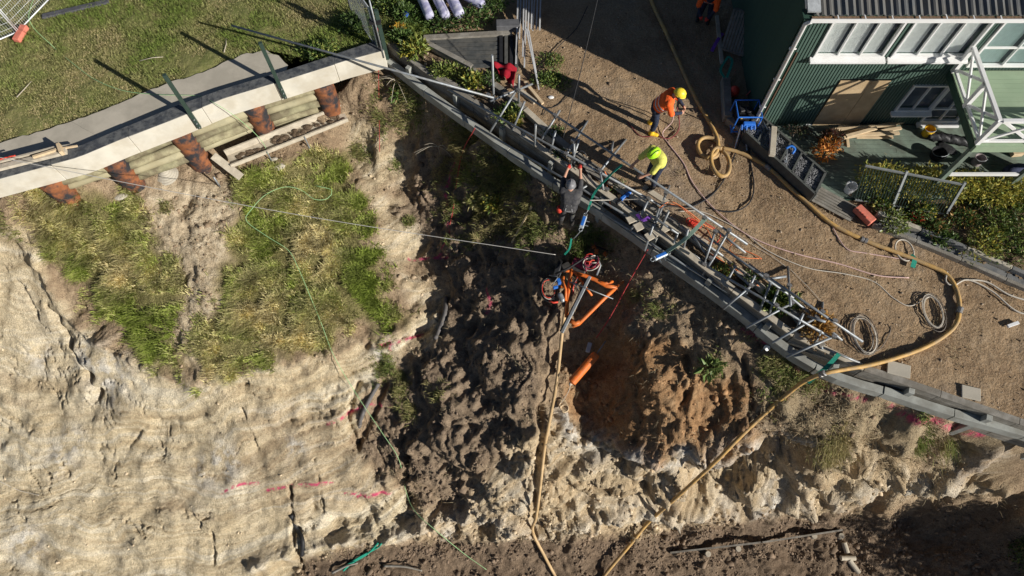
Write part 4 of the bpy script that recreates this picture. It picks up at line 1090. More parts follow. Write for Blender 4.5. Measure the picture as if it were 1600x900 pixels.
strap([W(1138, 88, .5), W(1144, 96, .5), W(1136, 121, .45)], .07, "green strap looped over a grey beam end in the house shade, right side")
strap([W(1129, 52, .05), W(1120, 65, .1), W(1112, 80, .05)], .10, "purple strap lying in the house shade", purple_web)
strap([W(995, 335, .1), W(1005, 344, .2), W(1016, 338, .2)], .09, "purple sling wrapped on the scaffold above the waler", purple_web)
strap([W(1423, 398, .06), W(1429, 405, .1), W(1426, 418, .05)], .12, "green strap bunched on the yellow hose beside a pale hose loop")

# loose boards, battens and offcuts along the planting strip
for i, (a, b, w_, m_, lab) in enumerate((((1062, 352), (1105, 380), .12, pine_pale, "pale board lying along the strip above the faded green strap"), ((1122, 402), (1180, 446), .10, pine_pale, "long pale board lying under the leaning tubes"), ((1135, 405), (1160, 424), .06, pine, "thin fresh batten beside the straggly plant"), ((1185, 452), (1222, 482), .12, pine_pale, "pale board against the strappy plant"), ((905, 252), (940, 282), .12, old_wood, "grey board inside the scaffold near the orange rope"), ((950, 285), (975, 303), .10, pine_pale, "pale offcut left of the blue power tool"), ((862, 228), (890, 250), .10, pine_pale, "pale offcut in the second scaffold bay"), ((1040, 345), (1066, 362), .16, pine_pale, "wide pale plank beside the red chain block"), ((1015, 338), (1032, 350), .2, pine_pale, "short wide plank under the purple sling"), ((915, 262), (925, 285), .07, old_wood, "grey batten standing crooked in the scaffold"), ((1236, 490), (1256, 512), .10, old_wood, "grey board behind the brown plant"), ((690, 120), (740, 150), .12, old_wood, "grey board along the plants near the wall corner"))):
    tag(MB().beam(W(*a, .0 + .012 * (i % 4)), W(*b, .0 + .02 * (i % 3)), w_, .04).build("plank", m_, bevel=.004), lab, "plank")
for i, (pts, r_, m_, lab) in enumerate((([(900, 232), (912, 245), (905, 262), (920, 270)], .012, rubber, "black cable tangle inside the scaffold near the worker's gloves"), ([(1020, 318), (1040, 335), (1030, 350), (1012, 345)], .012, rubber, "black cable loop by the purple sling"), ([(1085, 340), (1105, 350), (1125, 365), (1118, 380), (1100, 372)], .012, red_plastic, "red cord loop around the scaffold middle"), ([(1150, 372), (1140, 390), (1160, 402), (1186, 404)], .010, orange_rope, "orange cord trailing off the first tube end"), ([(880, 230), (895, 238), (910, 236), (918, 246)], .012, rope_mat, "pale cord bunch above the worker's gloves"))):
    line("cord", [W(a, b, .12 + .1 * ((k + i) % 2)) for k, (a, b) in enumerate(pts)], r_, m_, lab, "cord", 6)

# ================================================================== HOUSE
HX, HY = 6.95, 12.25                # ground corner of the house
EAVE = 4.18
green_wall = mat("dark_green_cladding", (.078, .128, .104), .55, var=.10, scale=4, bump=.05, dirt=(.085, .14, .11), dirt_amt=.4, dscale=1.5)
green_board = mat("pale_green_board", (.30, .385, .26), .65, var=.10, scale=4, bump=.1, dirt=(.22, .30, .20), dirt_amt=.5, dscale=2)
deck_green = mat("deck_green_board", (.175, .225, .18), .8, var=.2, scale=3, bump=.2, dirt=(.115, .13, .105), dirt_amt=.8, dscale=1.6)
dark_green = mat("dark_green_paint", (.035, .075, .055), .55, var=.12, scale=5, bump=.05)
roof_mat = mat("grey_roof_metal", (.13, .135, .135), .5, .2, var=.15, scale=3, bump=.05, dirt=(.20, .18, .15), dirt_amt=.4, dscale=2)
gutter_rust = mat("leaf_litter", (.20, .13, .08), .9, var=.4, scale=20, bump=.3)
def glass_mat():
    m = bpy.data.materials.new("window_glass"); m.use_nodes = True
    N, L = nm(m)
    t = N.new("ShaderNodeBsdfTransparent"); t.inputs[0].default_value = (.985, 1, 1, 1)
    g = N.new("ShaderNodeBsdfGlossy"); g.inputs["Roughness"].default_value = .03
    mx = N.new("ShaderNodeMixShader")
    mx.inputs[0].default_value = .05; L.new(t.outputs[0], mx.inputs[1]); L.new(g.outputs[0], mx.inputs[2])
    L.new(mx.outputs[0], N["Material Output"].inputs["Surface"])
    return m
glass = glass_mat()
blind = mat("white_blind_fabric", (.80, .82, .80), .9, var=.05, scale=10, bump=.1)
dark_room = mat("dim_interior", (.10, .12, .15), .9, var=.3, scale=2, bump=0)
house = thing("house", (HX, HY, 0), "dark green clad house with white windows and grey corrugated roof", "house")
# front cladding with openings: vertical ribs
HL = 11.0
OPEN = [(7.58, 9.24, 2.80, 4.02), (9.52, 11.30, 2.80, 4.02), (11.62, 14.2, 2.45, 4.05), (8.60, 9.92, .04, 1.90), (10.68, 11.58, .70, 1.66), (11.66, 12.62, .22, 1.62)]
def wall_cells(x0, x1, z0, z1):
    xs = sorted({x0, x1} | {v for o in OPEN for v in o[:2]}); zs = sorted({z0, z1} | {v for o in OPEN for v in o[2:]})
    for xa, xb in zip(xs[:-1], xs[1:]):
        run = None
        for za, zb in zip(zs[:-1], zs[1:]):
            mx, mz = (xa + xb) / 2, (za + zb) / 2
            hole = any(o[0] < mx < o[1] and o[2] < mz < o[3] for o in OPEN)
            if not hole:
                run = (run[0], zb) if run else (za, zb)
            if hole and run:
                yield xa, xb, run[0], run[1]; run = None
        if run: yield xa, xb, run[0], run[1]
mb = MB()
for xa, xb, za, zb in wall_cells(HX, HX + HL, -.3, EAVE):
    mb.box(((xa + xb) / 2, HY + .09, (za + zb) / 2), (xb - xa, .14, zb - za))
mb.build("front_wall", green_wall, house)
# each vertical rib of the cladding
RB = .085
k = 0
rib_cache = {}
x = HX + .05
while x < HX + HL - .02:
    spans = [(-.3, EAVE)]
    for o in OPEN:
        if o[0] - .05 < x < o[1] + .05:
            new = []
            for a, b in spans:
                if o[3] + .04 <= a or o[2] - .1 >= b: new.append((a, b)); continue
                if o[2] - .1 > a: new.append((a, o[2] - .1))
                if o[3] + .04 < b: new.append((o[3] + .04, b))
            spans = new
    for a, b in spans:
        if b - a < .08: continue
        key = (round(a, 2), round(b, 2))
        if key not in rib_cache:
            r = MB().hexa([(-.026, 0, a), (.026, 0, a), (.026, .024, a), (-.026, .024, a), (-.026, 0, b), (.026, 0, b), (.026, .024, b), (-.026, .024, b)])
            o_ = r.build("cladding_rib", green_wall, house)
            # mesh was built relative to the house corner: store it about its own x
            for v in o_.data.vertices: v.co.x += HX; v.co.y += HY; 
            rib_cache[key] = o_.data
        else:
            o_ = bpy.data.objects.new("cladding_rib", rib_cache[key]); C.objects.link(o_); o_.parent = house
        o_.location = (x - HX, -.006, 0)
    x += RB
# shaded side wall with its own weatherboards
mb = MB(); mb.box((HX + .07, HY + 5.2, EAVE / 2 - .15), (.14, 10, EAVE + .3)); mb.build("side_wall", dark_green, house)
z = .0
sb = None
while z < EAVE - .1:
    if sb is None:
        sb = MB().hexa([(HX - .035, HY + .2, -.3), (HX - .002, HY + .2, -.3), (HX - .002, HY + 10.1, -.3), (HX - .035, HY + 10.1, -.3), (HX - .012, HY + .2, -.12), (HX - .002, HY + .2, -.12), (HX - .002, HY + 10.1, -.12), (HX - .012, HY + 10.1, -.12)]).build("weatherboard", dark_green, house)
    else:
        o_ = sb.copy(); C.objects.link(o_); o_.location = (0, 0, z)
    z += .185
MB().box((HX - .03, HY - .03, EAVE / 2 - .15), (.12, .12, EAVE + .25)).build("corner_board", dark_green, house)
# brown strip beside the corner, as on the photo
MB().box((HX + .13, HY - .014, 1.6), (.03, .03, 2.6)).build("corner_trim", mat("brown_trim", (.12, .07, .045), .7), house)
# windows
def window(x0, x1, z0, z1, panes, back, sill=True, frame=.055, dark_right=False, curtains=True):
    w = MB()
    y = HY
    fr = thing_part("window", house)
    MB().box(((x0 + x1) / 2, y - .0, z1 + .02), (x1 - x0 + .1, .10, .05)).build("frame", white_paint, fr)
    MB().box(((x0 + x1) / 2, y - .0, z0 - .02), (x1 - x0 + .1, .10, .05)).build("frame", white_paint, fr)
    MB().box((x0 - .02, y, (z0 + z1) / 2), (.05, .10, z1 - z0 - .01)).build("frame", white_paint, fr)
    MB().box((x1 + .02, y, (z0 + z1) / 2), (.05, .10, z1 - z0 - .01)).build("frame", white_paint, fr)
    pw = (x1 - x0) / panes
    for i in range(panes):
        xa, xb = x0 + i * pw, x0 + (i + 1) * pw
        if i: MB().box((xa, y + .005, (z0 + z1) / 2), (.032, .07, z1 - z0 - .02)).build("mullion", white_paint, fr)
        MB().add([(xa + .015, y + .02, z0), (xb - .015, y + .02, z0), (xb - .015, y + .02, z1), (xa + .015, y + .02, z1)], [(0, 1, 2, 3)]).build("pane", glass, fr)
        if curtains:
            # pleated blind hanging behind the pane, leaving a slot
            v, f = [], []; n = 34; wv = (pw - .06) * (.9 if i != panes - 1 else .78)
            for q in range(n + 1):
                xx = xa + .03 + wv * q / n
                yy = y + .07 + .018 * (q % 2)
                v += [(xx, yy, z0 + .01), (xx, yy, z1 - .01)]
            for q in range(n): f.append((2 * q, 2 * q + 2, 2 * q + 3, 2 * q + 1))
            MB().add(v, f).build("blind", back, fr)
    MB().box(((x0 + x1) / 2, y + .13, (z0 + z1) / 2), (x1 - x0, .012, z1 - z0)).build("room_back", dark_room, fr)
    if sill:
        MB().hexa([(x0 - .12, y - .17, z0 - .135), (x1 + .10, y - .17, z0 - .135), (x1 + .10, y - .02, z0 - .135), (x0 - .12, y - .02, z0 - .135),
                   (x0 - .12, y - .17, z0 - .085), (x1 + .10, y - .17, z0 - .085), (x1 + .10, y - .02, z0 - .05), (x0 - .12, y - .02, z0 - .05)]).build("sill", white_paint, fr)
    return fr
def thing_part(name, parent):
    """holder for a part that has pieces of its own"""
    me = bpy.data.meshes.new(name); o = bpy.data.objects.new(name, me); C.objects.link(o); o.parent = parent
    return o
def window_wrap(*a, **k):
    fr = window(*a, **k)
    # give the holder the first frame bar as its own mesh
    ch = [c for c in fr.children if c.name.split(".")[0] == "frame"][0]
    fr.data = ch.data
    bpy.data.objects.remove(ch)
    return fr
window_wrap(7.58, 9.24, 2.80, 4.02, 3, blind)
window_wrap(9.52, 11.30, 2.80, 4.02, 3, blind)
window_wrap(10.68, 11.58, .70, 1.66, 2, blind, curtains=False)
window_wrap(11.66, 12.62, .22, 1.62, 2, blind, curtains=False)
MB().box((12.14, HY - .004, .72), (.9, .05, .05)).build("glazing_bar", white_paint, house)
# big sliding doors onto the balcony
curtain = mat("pale_green_curtain", (.46, .56, .54), .9, var=.06, scale=10, bump=.1)
window_wrap(11.62, 14.2, 2.45, 4.05, 3, curtain, sill=False)
MB().box((12.9, HY - .004, 3.05), (2.5, .04, .05)).build("glazing_bar", white_paint, house)
# plywood sheets boarding up the old door
for i, (xa, xb) in enumerate(((8.60, 9.42), (9.43, 9.92))):
    MB().box(((xa + xb) / 2, HY - .035 - .004 * i, .97), (xb - xa, .018, 1.86)).build("plywood_sheet", ply, house)
MB().box((9.2, HY - .06, .02), (1.55, .12, .05)).build("threshold", white_paint, house)
# eave, fascia, gutter
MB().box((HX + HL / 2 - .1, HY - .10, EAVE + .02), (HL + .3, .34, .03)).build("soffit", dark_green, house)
gx0, gx1 = HX - .12, HX + HL
mb = MB()
mb.hexa([(gx0, HY - .34, EAVE), (gx1, HY - .34, EAVE), (gx1, HY - .29, EAVE), (gx0, HY - .29, EAVE), (gx0, HY - .34, EAVE + .11), (gx1, HY - .34, EAVE + .11), (gx1, HY - .32, EAVE + .11), (gx0, HY - .32, EAVE + .11)])
mb.build("gutter_front", white_paint, house)
MB().box(((gx0 + gx1) / 2, HY - .245, EAVE + .005), (gx1 - gx0, .13, .02)).build("gutter_floor", gutter_rust, house)
MB().box(((gx0 + gx1) / 2, HY - .235, EAVE + .045), (gx1 - gx0 - .1, .09, .03)).build("gutter_litter", gutter_rust, house)
x = HX + .5
while x < gx1:
    MB().box((x, HY - .25, EAVE + .105), (.025, .16, .012)).build("gutter_strap", white_paint, house)
    x += .62
# corrugated roof rising from the eave
pitch = math.radians(16)
v, f = [], []
n = int((HL + .2) / .045)
for i in range(n + 1):
    xx = HX - .05 + i * .045
    zz = .03 * math.sin(i * math.pi / 1.9)
    for t in (0, 6.5):
        v.append((xx, HY - .22 + t * math.cos(pitch), EAVE + .12 + zz + t * math.sin(pitch)))
for i in range(n): f.append((2 * i, 2 * i + 2, 2 * i + 3, 2 * i + 1))
rf = MB().add(v, f).build("roof", roof_mat, house)
sm = rf.modifiers.new("thickness", 'SOLIDIFY'); sm.thickness = .02
MB().beam((HX - .07, HY - .2, EAVE + .19), (HX - .07, HY + 6.1, EAVE + 2.02), .30, .05).build("barge_flashing", mat("pale_flashing", (.42, .44, .45), .5, .2), house)
MB().beam((HX - .10, HY + .02, EAVE + .02), (HX - .10, HY + 6.2, EAVE + 1.8), .04, .2).build("barge_board", white_paint, house)
# downpipe at the corner
dp = MB().tube([(HX - .09, HY - .30, EAVE), (HX - .09, HY - .12, EAVE - .25), (HX - .09, HY - .12, -.1)], .05, 10).build("downpipe", white_paint, house, smooth=True)
for z in (3.1, 2.0, .9):
    MB().box((HX - .06, HY - .07, z), (.17, .05, .05)).build("pipe_clip", white_paint, dp)
# ------------------------------------------------------------------ balcony with white cross-braced rails
BX0, BX1, BY0, BZ = 11.25, 18.2, 9.92, 2.30
bal = thing("balcony", (BX0, BY0, 0), "pale green boarded balcony with white cross braced rails on the house front", "balcony")
y = BY0 + .05; bd = None; i = 0
while y < HY - .1:
    z_ = BZ + random.uniform(-.004, .004)
    MB().box(((BX0 + BX1) / 2, y, z_), (BX1 - BX0, .135, .035)).build("floor_board", green_board, bal)
    y += .143
MB().box((BX0 + .03, (BY0 + HY) / 2, BZ - .13), (.08, HY - BY0, .2)).build("fascia", dark_green, bal)
MB().box(((BX0 + BX1) / 2, BY0 - .04, BZ - .12), (BX1 - BX0, .07, .22)).build("fascia", green_board, bal)
RT = BZ + .86
def rail(a, b, w=.10, h=.07): MB().beam(a, b, w, h).build("rail", white_paint, bal, bevel=.004)
yN, yF = HY - .1, BY0 + .02
yM = (yN + yF) / 2
rail((BX0 + .03, yF, RT), (BX0 + .03, yN, RT)); rail((BX0 + .03, yF + .06, BZ + .1), (BX0 + .03, yN, BZ + .1), .07, .06)
for y in (yF, yM, yN): MB().box((BX0 + .03, y, BZ + .43), (.10, .10, .86)).build("baluster_post", white_paint, bal)
for a, b in ((yF, yM), (yM, yN)):
    MB().beam((BX0 + .035, a + .08, BZ + .13), (BX0 + .035, b - .08, RT - .05), .035, .07).build("cross_brace", white_paint, bal)
    MB().beam((BX0 + .075, a + .08, RT - .05), (BX0 + .075, b - .08, BZ + .13), .035, .07).build("cross_brace", white_paint, bal)
xs = [BX0 + .08 + 1.15 * i for i in range(6)]
rail((BX0 + .09, yF, RT), (xs[-1], yF, RT)); rail((BX0 + .09, yF, BZ + .1), (xs[-1], yF, BZ + .1), .07, .06)
for xx in xs[1:]: MB().box((xx, yF, BZ + .43), (.10, .098, .85)).build("baluster_post", white_paint, bal)
for a, b in zip(xs[:-1], xs[1:]):
    MB().beam((a + .08, yF + .005, BZ + .13), (b - .08, yF + .005, RT - .05), .035, .07).build("cross_brace", white_paint, bal)
    MB().beam((a + .08, yF + .045, RT - .05), (b - .08, yF + .045, BZ + .13), .035, .07).build("cross_brace", white_paint, bal)
for xx in (BX0 + .06, BX0 + 2.05, BX0 + 4.05):
    MB().box((xx, BY0 + .03, (BZ - .2) / 2 - .1), (.11, .11, BZ + .0)).build("support_post", deck_green, bal)
MB().beam((BX0 + .16, BY0 + .03, .95), (BX0 + 1.95, BY0 + .03, .95), .06, .09).build("tie_rail", white_paint, bal)
MB().beam((BX0 + 2.15, BY0 + .03, .95), (BX0 + 3.95, BY0 + .03, .95), .06, .09).build("tie_rail", white_paint, bal)
# ------------------------------------------------------------------ lower deck
deck = thing("deck", (9.5, 10.5, 0), "worn green boarded deck in front of the plywood covered door", "deck")
y = 9.85
while y < HY - .03:
    x0 = np.interp(y, [9.05, 9.9, 12.2], [9.05, 8.45, 7.45])
    cuts = [x0] + sorted(random.uniform(x0 + 1.5, 17) for _ in range(2)) + [18.2]
    for a, b in zip(cuts[:-1], cuts[1:]):
        if b - a > .1:
            MB().box(((a + b) / 2, y, .03 + random.uniform(-.004, .004)), (b - a - .006, .125, .032)).build("deck_board", deck_green, deck)
    y += .135
MB().beam((8.5, 9.76, -.08), (18.2, 9.76, -.08), .05, .2).build("deck_fascia", dark_green, deck)
# old grey step boards beside the planters
st_ = thing("entry_steps", W(1300, 318, .0), "weathered grey boarded landing between the planters and the fence", "steps")
for i in range(6):
    t0, t1 = i / 6, (i + .92) / 6
    a = W(1283, 293, .04).lerp(W(1264, 312, .04), (t0 + t1) / 2); b = W(1345, 327, .04).lerp(W(1328, 346, .04), (t0 + t1) / 2)
    MB().beam(a, b, (a - b).length * 0 + .105, .035).build("step_board", old_wood, st_)
# ------------------------------------------------------------------ gravel planters along the house
pl = thing("gravel_planter", W(1230, 235, 0), "row of dark timber trays filled with grey gravel beside the house corner", "planter")
ZP = .42
A, B, C_, D_ = W(1184, 176, ZP), W(1290, 270, ZP), W(1274, 303, ZP), W(1166, 206, ZP)
planter_wood = mat("dark_stained_timber", (.085, .09, .083), .7, var=.2, scale=8, bump=.2)
gravel_mat = mat("grey_gravel", (.11, .11, .115), .9, var=.6, scale=45, bump=1.0, bscale=60)
stone_grey = mat("gravel_stone", (.20, .20, .205), .9, var=.45, scale=6, bump=.2)
for a, b in ((A, B), (D_, C_), (A, D_), (B, C_)):
    MB().beam(a + Vector((0, 0, -ZP / 2)), b + Vector((0, 0, -ZP / 2)), .06, ZP + .04).build("tray_side", planter_wood, pl)
NDIV = 6
for i in range(1, NDIV):
    t = i / NDIV
    MB().beam(A.lerp(B, t) + Vector((0, 0, -.08)), D_.lerp(C_, t) + Vector((0, 0, -.08)), .05, .2).build("divider", planter_wood, pl)
dz = Vector((0, 0, -.07))
MB().hexa([*(p + Vector((0, 0, -.3)) for p in (D_, C_, B, A)), *(p + dz for p in (D_, C_, B, A))]).build("gravel_bed", gravel_mat, pl)
mbs = MB()
for i in range(2600):
    u, v_ = random.random(), random.random()
    p = A.lerp(B, u).lerp(D_.lerp(C_, u), v_) + Vector((0, 0, -.065 + random.uniform(0, .02)))
    r = random.uniform(.012, .024)
    mbs.ellipsoid(p, (r * random.uniform(.8, 1.4), r, r * .7), Matrix.Rotation(random.random() * 3, 3, 'Z'), 5, 3)
mbs.build("gravel", stone_grey, pl)["kind"] = "stuff"
for nm_, (a, b), z, w_, lab in (("kerb_beam", ((1133, 124), (1136, 186)), .3, .22, "grey timber beam edging the drive in the house shade below the green strap"), ("kerb_beam", ((1137, 186), (1190, 231)), .25, .2, "grey timber beam edging the drive beneath the blue power pack"), ("kerb_beam", ((1200, 243), (1272, 310)), .2, .14, "grey timber beam edging the drive beneath the gravel planter")):
    tag(MB().beam(W(*a, z / 2), W(*b, z / 2), w_, z).build(nm_, old_wood if "planter" not in lab else planter_wood, bevel=.008), lab, "kerb")
tag(MB().beam(W(1209, 199, .5), W(1206, 243, .5), .15, .12).build("timber_block", pine_pale, bevel=.006), "pale timber block lying across the gravel planter", "timber")
bl = thing("blue_tool", W(1233, 235, .4), "blue handled tool lying in a gravel tray", "tool")
MB().tube(spline([W(1228, 232, .44), W(1236, 228, .5), W(1242, 233, .46), W(1238, 240, .42)], .03), .035, 8).build("handle", blue_plastic, bl, smooth=True)
MB().tube([W(1231, 230, .42), W(1228, 252, .42)], .014, 8).build("shaft", galv, bl, smooth=True)
MB().lathe(W(1228, 252, .41), W(1228, 252, .45), [(0, .04), (1, .04)], 10).build("head", galv, bl)
tag(MB().tube([W(1192, 188, .45), W(1199, 202, .5), W(1208, 205, .5)], .012, 6).build("steel_rod", galv, smooth=True), "thin bright rod lying on the first gravel tray", "rod")
# ------------------------------------------------------------------ power pack
pp = thing("power_pack", W(1163, 185, 0), "blue tube framed hydraulic power pack standing at the house corner", "power pack")
c = W(1164, 182, .42); s = .33
def PPt(x, y, z): return c + Vector((x * s, y * s, z))
fr = [(-1, -1), (1, -1), (1, 1), (-1, 1)]
blue_frame = mat("blue_painted_tube", (.03, .16, .60), .4, var=.1, scale=10, bump=.05)
for z in (-.3, .34):
    MB().tube([PPt(x * 1, y * .9, z) for x, y in fr + fr[:1]], .022, 8).build("frame_hoop", blue_frame, pp, smooth=False)
for x, y in fr:
    MB().tube([PPt(x, y * .9, -.34), PPt(x, y * .9, .34)], .02, 8).build("frame_upright", blue_frame, pp)
blk = mat("engine_black", (.02, .02, .022), .5, .2, var=.4, scale=12, bump=.3)
MB().box(PPt(-.05, .1, -.05), (.44, .40, .42), .1).build("engine", blk, pp, bevel=.03)
MB().lathe(PPt(.2, .2, .1), PPt(.2, .2, .24), [(0, .12), (.8, .12), (1, .09)], 16).build("fan_housing", blk, pp)
MB().box(PPt(-.4, .3, .18), (.14, .2, .1), .2).build("fuel_tank", blk, pp, bevel=.02)
MB().box(PPt(-.55, -.6, .2), (.05, .05, .04)).build("fuel_cap", mat("yellow_cap", (.7, .5, .03), .5), pp)
MB().box(PPt(.1, -1.05, .05), (.32, .10, .24)).build("valve_block", blue_frame, pp, bevel=.01)
for x in (-.5, -.1, .3, .6):
    MB().tube([PPt(x, -1.1, .1), PPt(x, -1.45, .02)], .022, 8).build("coupling", blue_plastic, pp)

# ================================================================== PEOPLE
def person(lab, joints, mats, voxel=.015, hands=True, helmet=None):
    """joints: dict of world points; body is one continuous remeshed surface, cloth by nearest limb"""
    J = {k: Vector(v) for k, v in joints.items()}
    KS = 1.09
    ft0 = (J["footL"] + J["footR"]) / 2
    for k in J:
        if not k.startswith("_"): J[k] = ft0 + (J[k] - ft0) * KS
    if J["footL"].z > 0: pass
    root = thing("person", Vector((J["pelvis"].x, J["pelvis"].y, min(J["footL"].z, J["footR"].z))), lab, "person")
    mb = MB(); segs = []
    def limb(a, b, ra, rb, tagm):
        ra *= 1.12; rb *= 1.12; mb.capsule(a, b, ra, rb, 14); segs.append((a, b, tagm, max(ra, rb)))
    fwd, side, up = J["_fwd"].normalized(), J["_side"].normalized(), (J["neck"] - J["pelvis"]).normalized()
    sh_l, sh_r, hip_l, hip_r = J["shL"], J["shR"], J["hipL"], J["hipR"]
    # torso
    mid = J["pelvis"].lerp(J["neck"], .5)
    limb(J["pelvis"] - side * .08, J["pelvis"] + side * .08, .15, .15, "trouser")
    limb(J["pelvis"].lerp(J["neck"], .22) - side * .055, J["pelvis"].lerp(J["neck"], .22) + side * .07, .165, .165, "shirt")
    limb(mid - side * .075, mid + side * .11, .17, .17, "shirt")
    up4 = J["pelvis"].lerp(J["neck"], .78)
    limb(up4 - side * .09, up4 + side * .125, .16, .16, "shirt")
    limb(sh_l, sh_r, .10, .10, "shirt")
    limb(J["neck"].lerp(J["pelvis"], .12), J["head"].lerp(J["neck"], .4), .065, .058, "skin")
    # head: skull, jaw, nose, ears
    hu = ((J["head"] - J["neck"]).normalized() * .45 + Vector((0, 0, .8))).normalized()
    limb(J["head"] - hu * .01, J["head"] + hu * .05 - fwd * .01, .092, .095, "hair")
    limb(J["head"] - hu * .06 + fwd * .03, J["head"] + fwd * .045, .062, .07, "skin")
    limb(J["head"] + fwd * .10 - hu * .005, J["head"] + fwd * .115 - hu * .035, .012, .018, "skin")
    for s_ in (-1, 1): limb(J["head"] + side * s_ * .092 + hu * .01, J["head"] + side * s_ * .095 - hu * .03, .018, .014, "skin")
    for S, sgn in (("L", -1), ("R", 1)):
        sh, el, wr = J["sh" + S], J["el" + S], J["wr" + S]
        limb(sh, el, .088, .072, "shirt")
        limb(el, wr, .056 if mats.get('sleeve') is not skin else .046, .04 if mats.get('sleeve') is not skin else .032, "sleeve")
        # hand with palm, four fingers of different lengths and a thumb
        d = J.get("hd" + S, (wr - el)).normalized()
        acr = d.cross(fwd if abs(d.dot(fwd)) < .8 else up).normalized()
        nrm = d.cross(acr).normalized() * sgn
        if nrm.z > 0: nrm = -nrm
        pal = wr + d * .085
        limb(wr, pal, .03, .034, "glove"); limb(wr + acr * .02, pal + acr * .022, .024, .022, "glove"); limb(wr - acr * .02, pal - acr * .022, .024, .022, "glove")
        for q, (o, ln) in enumerate(((-.033, .062), (-.011, .076), (.011, .072), (.033, .056))):
            k0 = pal + acr * o + d * .012
            k1 = k0 + d * ln * .5 + nrm * ln * .18
            k2 = k1 + d * ln * .22 + nrm * ln * .42
            limb(k0, k1, .0105, .0095, "glove"); limb(k1, k2, .0095, .0085, "glove")
        t0 = wr + d * .03 - acr * .03 * sgn; t1 = t0 - acr * .035 * sgn + d * .03 + nrm * .01; t2 = t1 + d * .03 + nrm * .015
        limb(t0, t1, .014, .012, "glove"); limb(t1, t2, .012, .010, "glove")
        hp, kn, ft = J["hip" + S], J["kn" + S], J["foot" + S]
        limb(hp, kn, .105, .078, "trouser")
        limb(kn, kn.lerp(ft, .35), .078, .075, "trouser"); limb(kn.lerp(ft, .35), kn.lerp(ft, .52), .074, .066, "trouser")
        toe = J.get("toe" + S, ft + fwd * .17)
        an = ft + Vector((0, 0, .085))
        limb(kn.lerp(ft, .58), an, .066, .06, "boot")
        limb(an - Vector((0, 0, .035)), toe + Vector((0, 0, .045)), .058, .05, "boot")
        limb(ft + Vector((0, 0, .045)) - (toe - ft).normalized() * .03, an, .042, .045, "boot")
    me = bpy.data.meshes.new("body_raw")
    o = bpy.data.objects.new("body_raw", me)
    me.from_pydata([tuple(Vector(p) - root.location) for p in mb.v], [], mb.f)
    C.objects.link(o)
    rm = o.modifiers.new("r", 'REMESH'); rm.mode = 'VOXEL'; rm.voxel_size = voxel
    smo = o.modifiers.new("s", 'SMOOTH'); smo.iterations = 2; smo.factor = .4
    dg = bpy.context.evaluated_depsgraph_get()
    nme = bpy.data.meshes.new_from_object(o.evaluated_get(dg))
    bpy.data.objects.remove(o)
    body = bpy.data.objects.new("body", nme); C.objects.link(body); body.parent = root
    names = []
    for k in ("shirt", "sleeve", "trouser", "boot", "skin", "hair", "glove", "band"):
        nme.materials.append(mats.get(k) or mats["shirt"]); names.append(k)
    n = len(nme.polygons)
    cen = np.empty(n * 3, np.float32); nme.polygons.foreach_get("center", cen); cen = cen.reshape(-1, 3) + np.array(root.location)
    best = np.full(n, 1e9); mi = np.zeros(n, np.int32)
    for a, b, t, r in segs:
        A_ = np.array(a); E = np.array(b) - A_; L = (E * E).sum() + 1e-9
        tt = np.clip(((cen - A_) @ E) / L, 0, 1)
        d = np.linalg.norm(cen - A_ - tt[:, None] * E, axis=1) - r
        w_ = d < best; best[w_] = d[w_]; mi[w_] = names.index(t)
    if "band" in mats:
        ax = np.array(J["neck"] - J["pelvis"]); L = (ax * ax).sum()
        tt = ((cen - np.array(J["pelvis"])) @ ax) / L
        mi[((np.abs(tt - .26) < .03) | (np.abs(tt - .50) < .03)) & (mi == 0)] = names.index("band")
    nme.polygons.foreach_set("material_index", mi)
    nme.polygons.foreach_set("use_smooth", np.ones(n, bool))
    nme.update()
    if helmet:
        hm, kind = helmet
        fh = (fwd - hu * fwd.dot(hu)).normalized(); sh_ = fh.cross(hu).normalized()
        R = Matrix((sh_, fh, hu)).transposed()
        c = J["head"] + hu * .055 - fwd * .005
        mbh = MB(); vs_, fs = [], []
        nn, mm = 20, 7
        for i in range(mm + 1):
            ph = -.18 + (math.pi / 2 + .18) * i / mm
            for k in range(nn):
                a = 2 * math.pi * k / nn
                vs_.append(c + R @ Vector((.14 * math.cos(ph) * math.cos(a), .172 * math.cos(ph) * math.sin(a), .14 * math.sin(ph) + .01 * (1 if abs(math.cos(a)) < .25 and i > 2 else 0))))
        for i in range(mm):
            for k in range(nn):
                fs.append((i * nn + k, i * nn + (k + 1) % nn, (i + 1) * nn + (k + 1) % nn, (i + 1) * nn + k))
        fs.append(tuple(mm * nn + k for k in range(nn)))
        fs.append(tuple(range(nn - 1, -1, -1)))
        h = mbh.add(vs_, fs).build("helmet", hm, root, smooth=True)
        # brim
        vs_, fs = [], []
        for k in range(nn):
            a = 2 * math.pi * k / nn
            e = .006 + .022 * max(0, math.sin(a)) ** 3
            for rr, z in ((.0, -.01), (e, -.022), (e, -.030), (.0, -.026)):
                vs_.append(c + R @ Vector(((.137 + rr) * math.cos(a), (.169 + rr) * math.sin(a), z)))
        for k in range(nn):
            k2 = (k + 1) % nn
            for q in range(4): fs.append((k * 4 + q, k2 * 4 + q, k2 * 4 + (q + 1) % 4, k * 4 + (q + 1) % 4))
        MB().add(vs_, fs).build("brim", hm, h, smooth=False)
        if kind in ("ridge", "vent"):
            for xo in ((-.05, 0, .05) if kind == "ridge" else (-.06, .06)):
                pts = [c + R @ Vector((xo, .168 * math.cos(t) * .86, .142 * math.sin(t) * (1 - abs(xo) * 3) + .004)) for t in np.linspace(.45, 2.6, 9)]
                MB().tube(pts, .008 if kind == "ridge" else .014, 6).build("helmet_ridge" if kind == "ridge" else "vent_slot", hm if kind == "ridge" else blk, h, smooth=True)
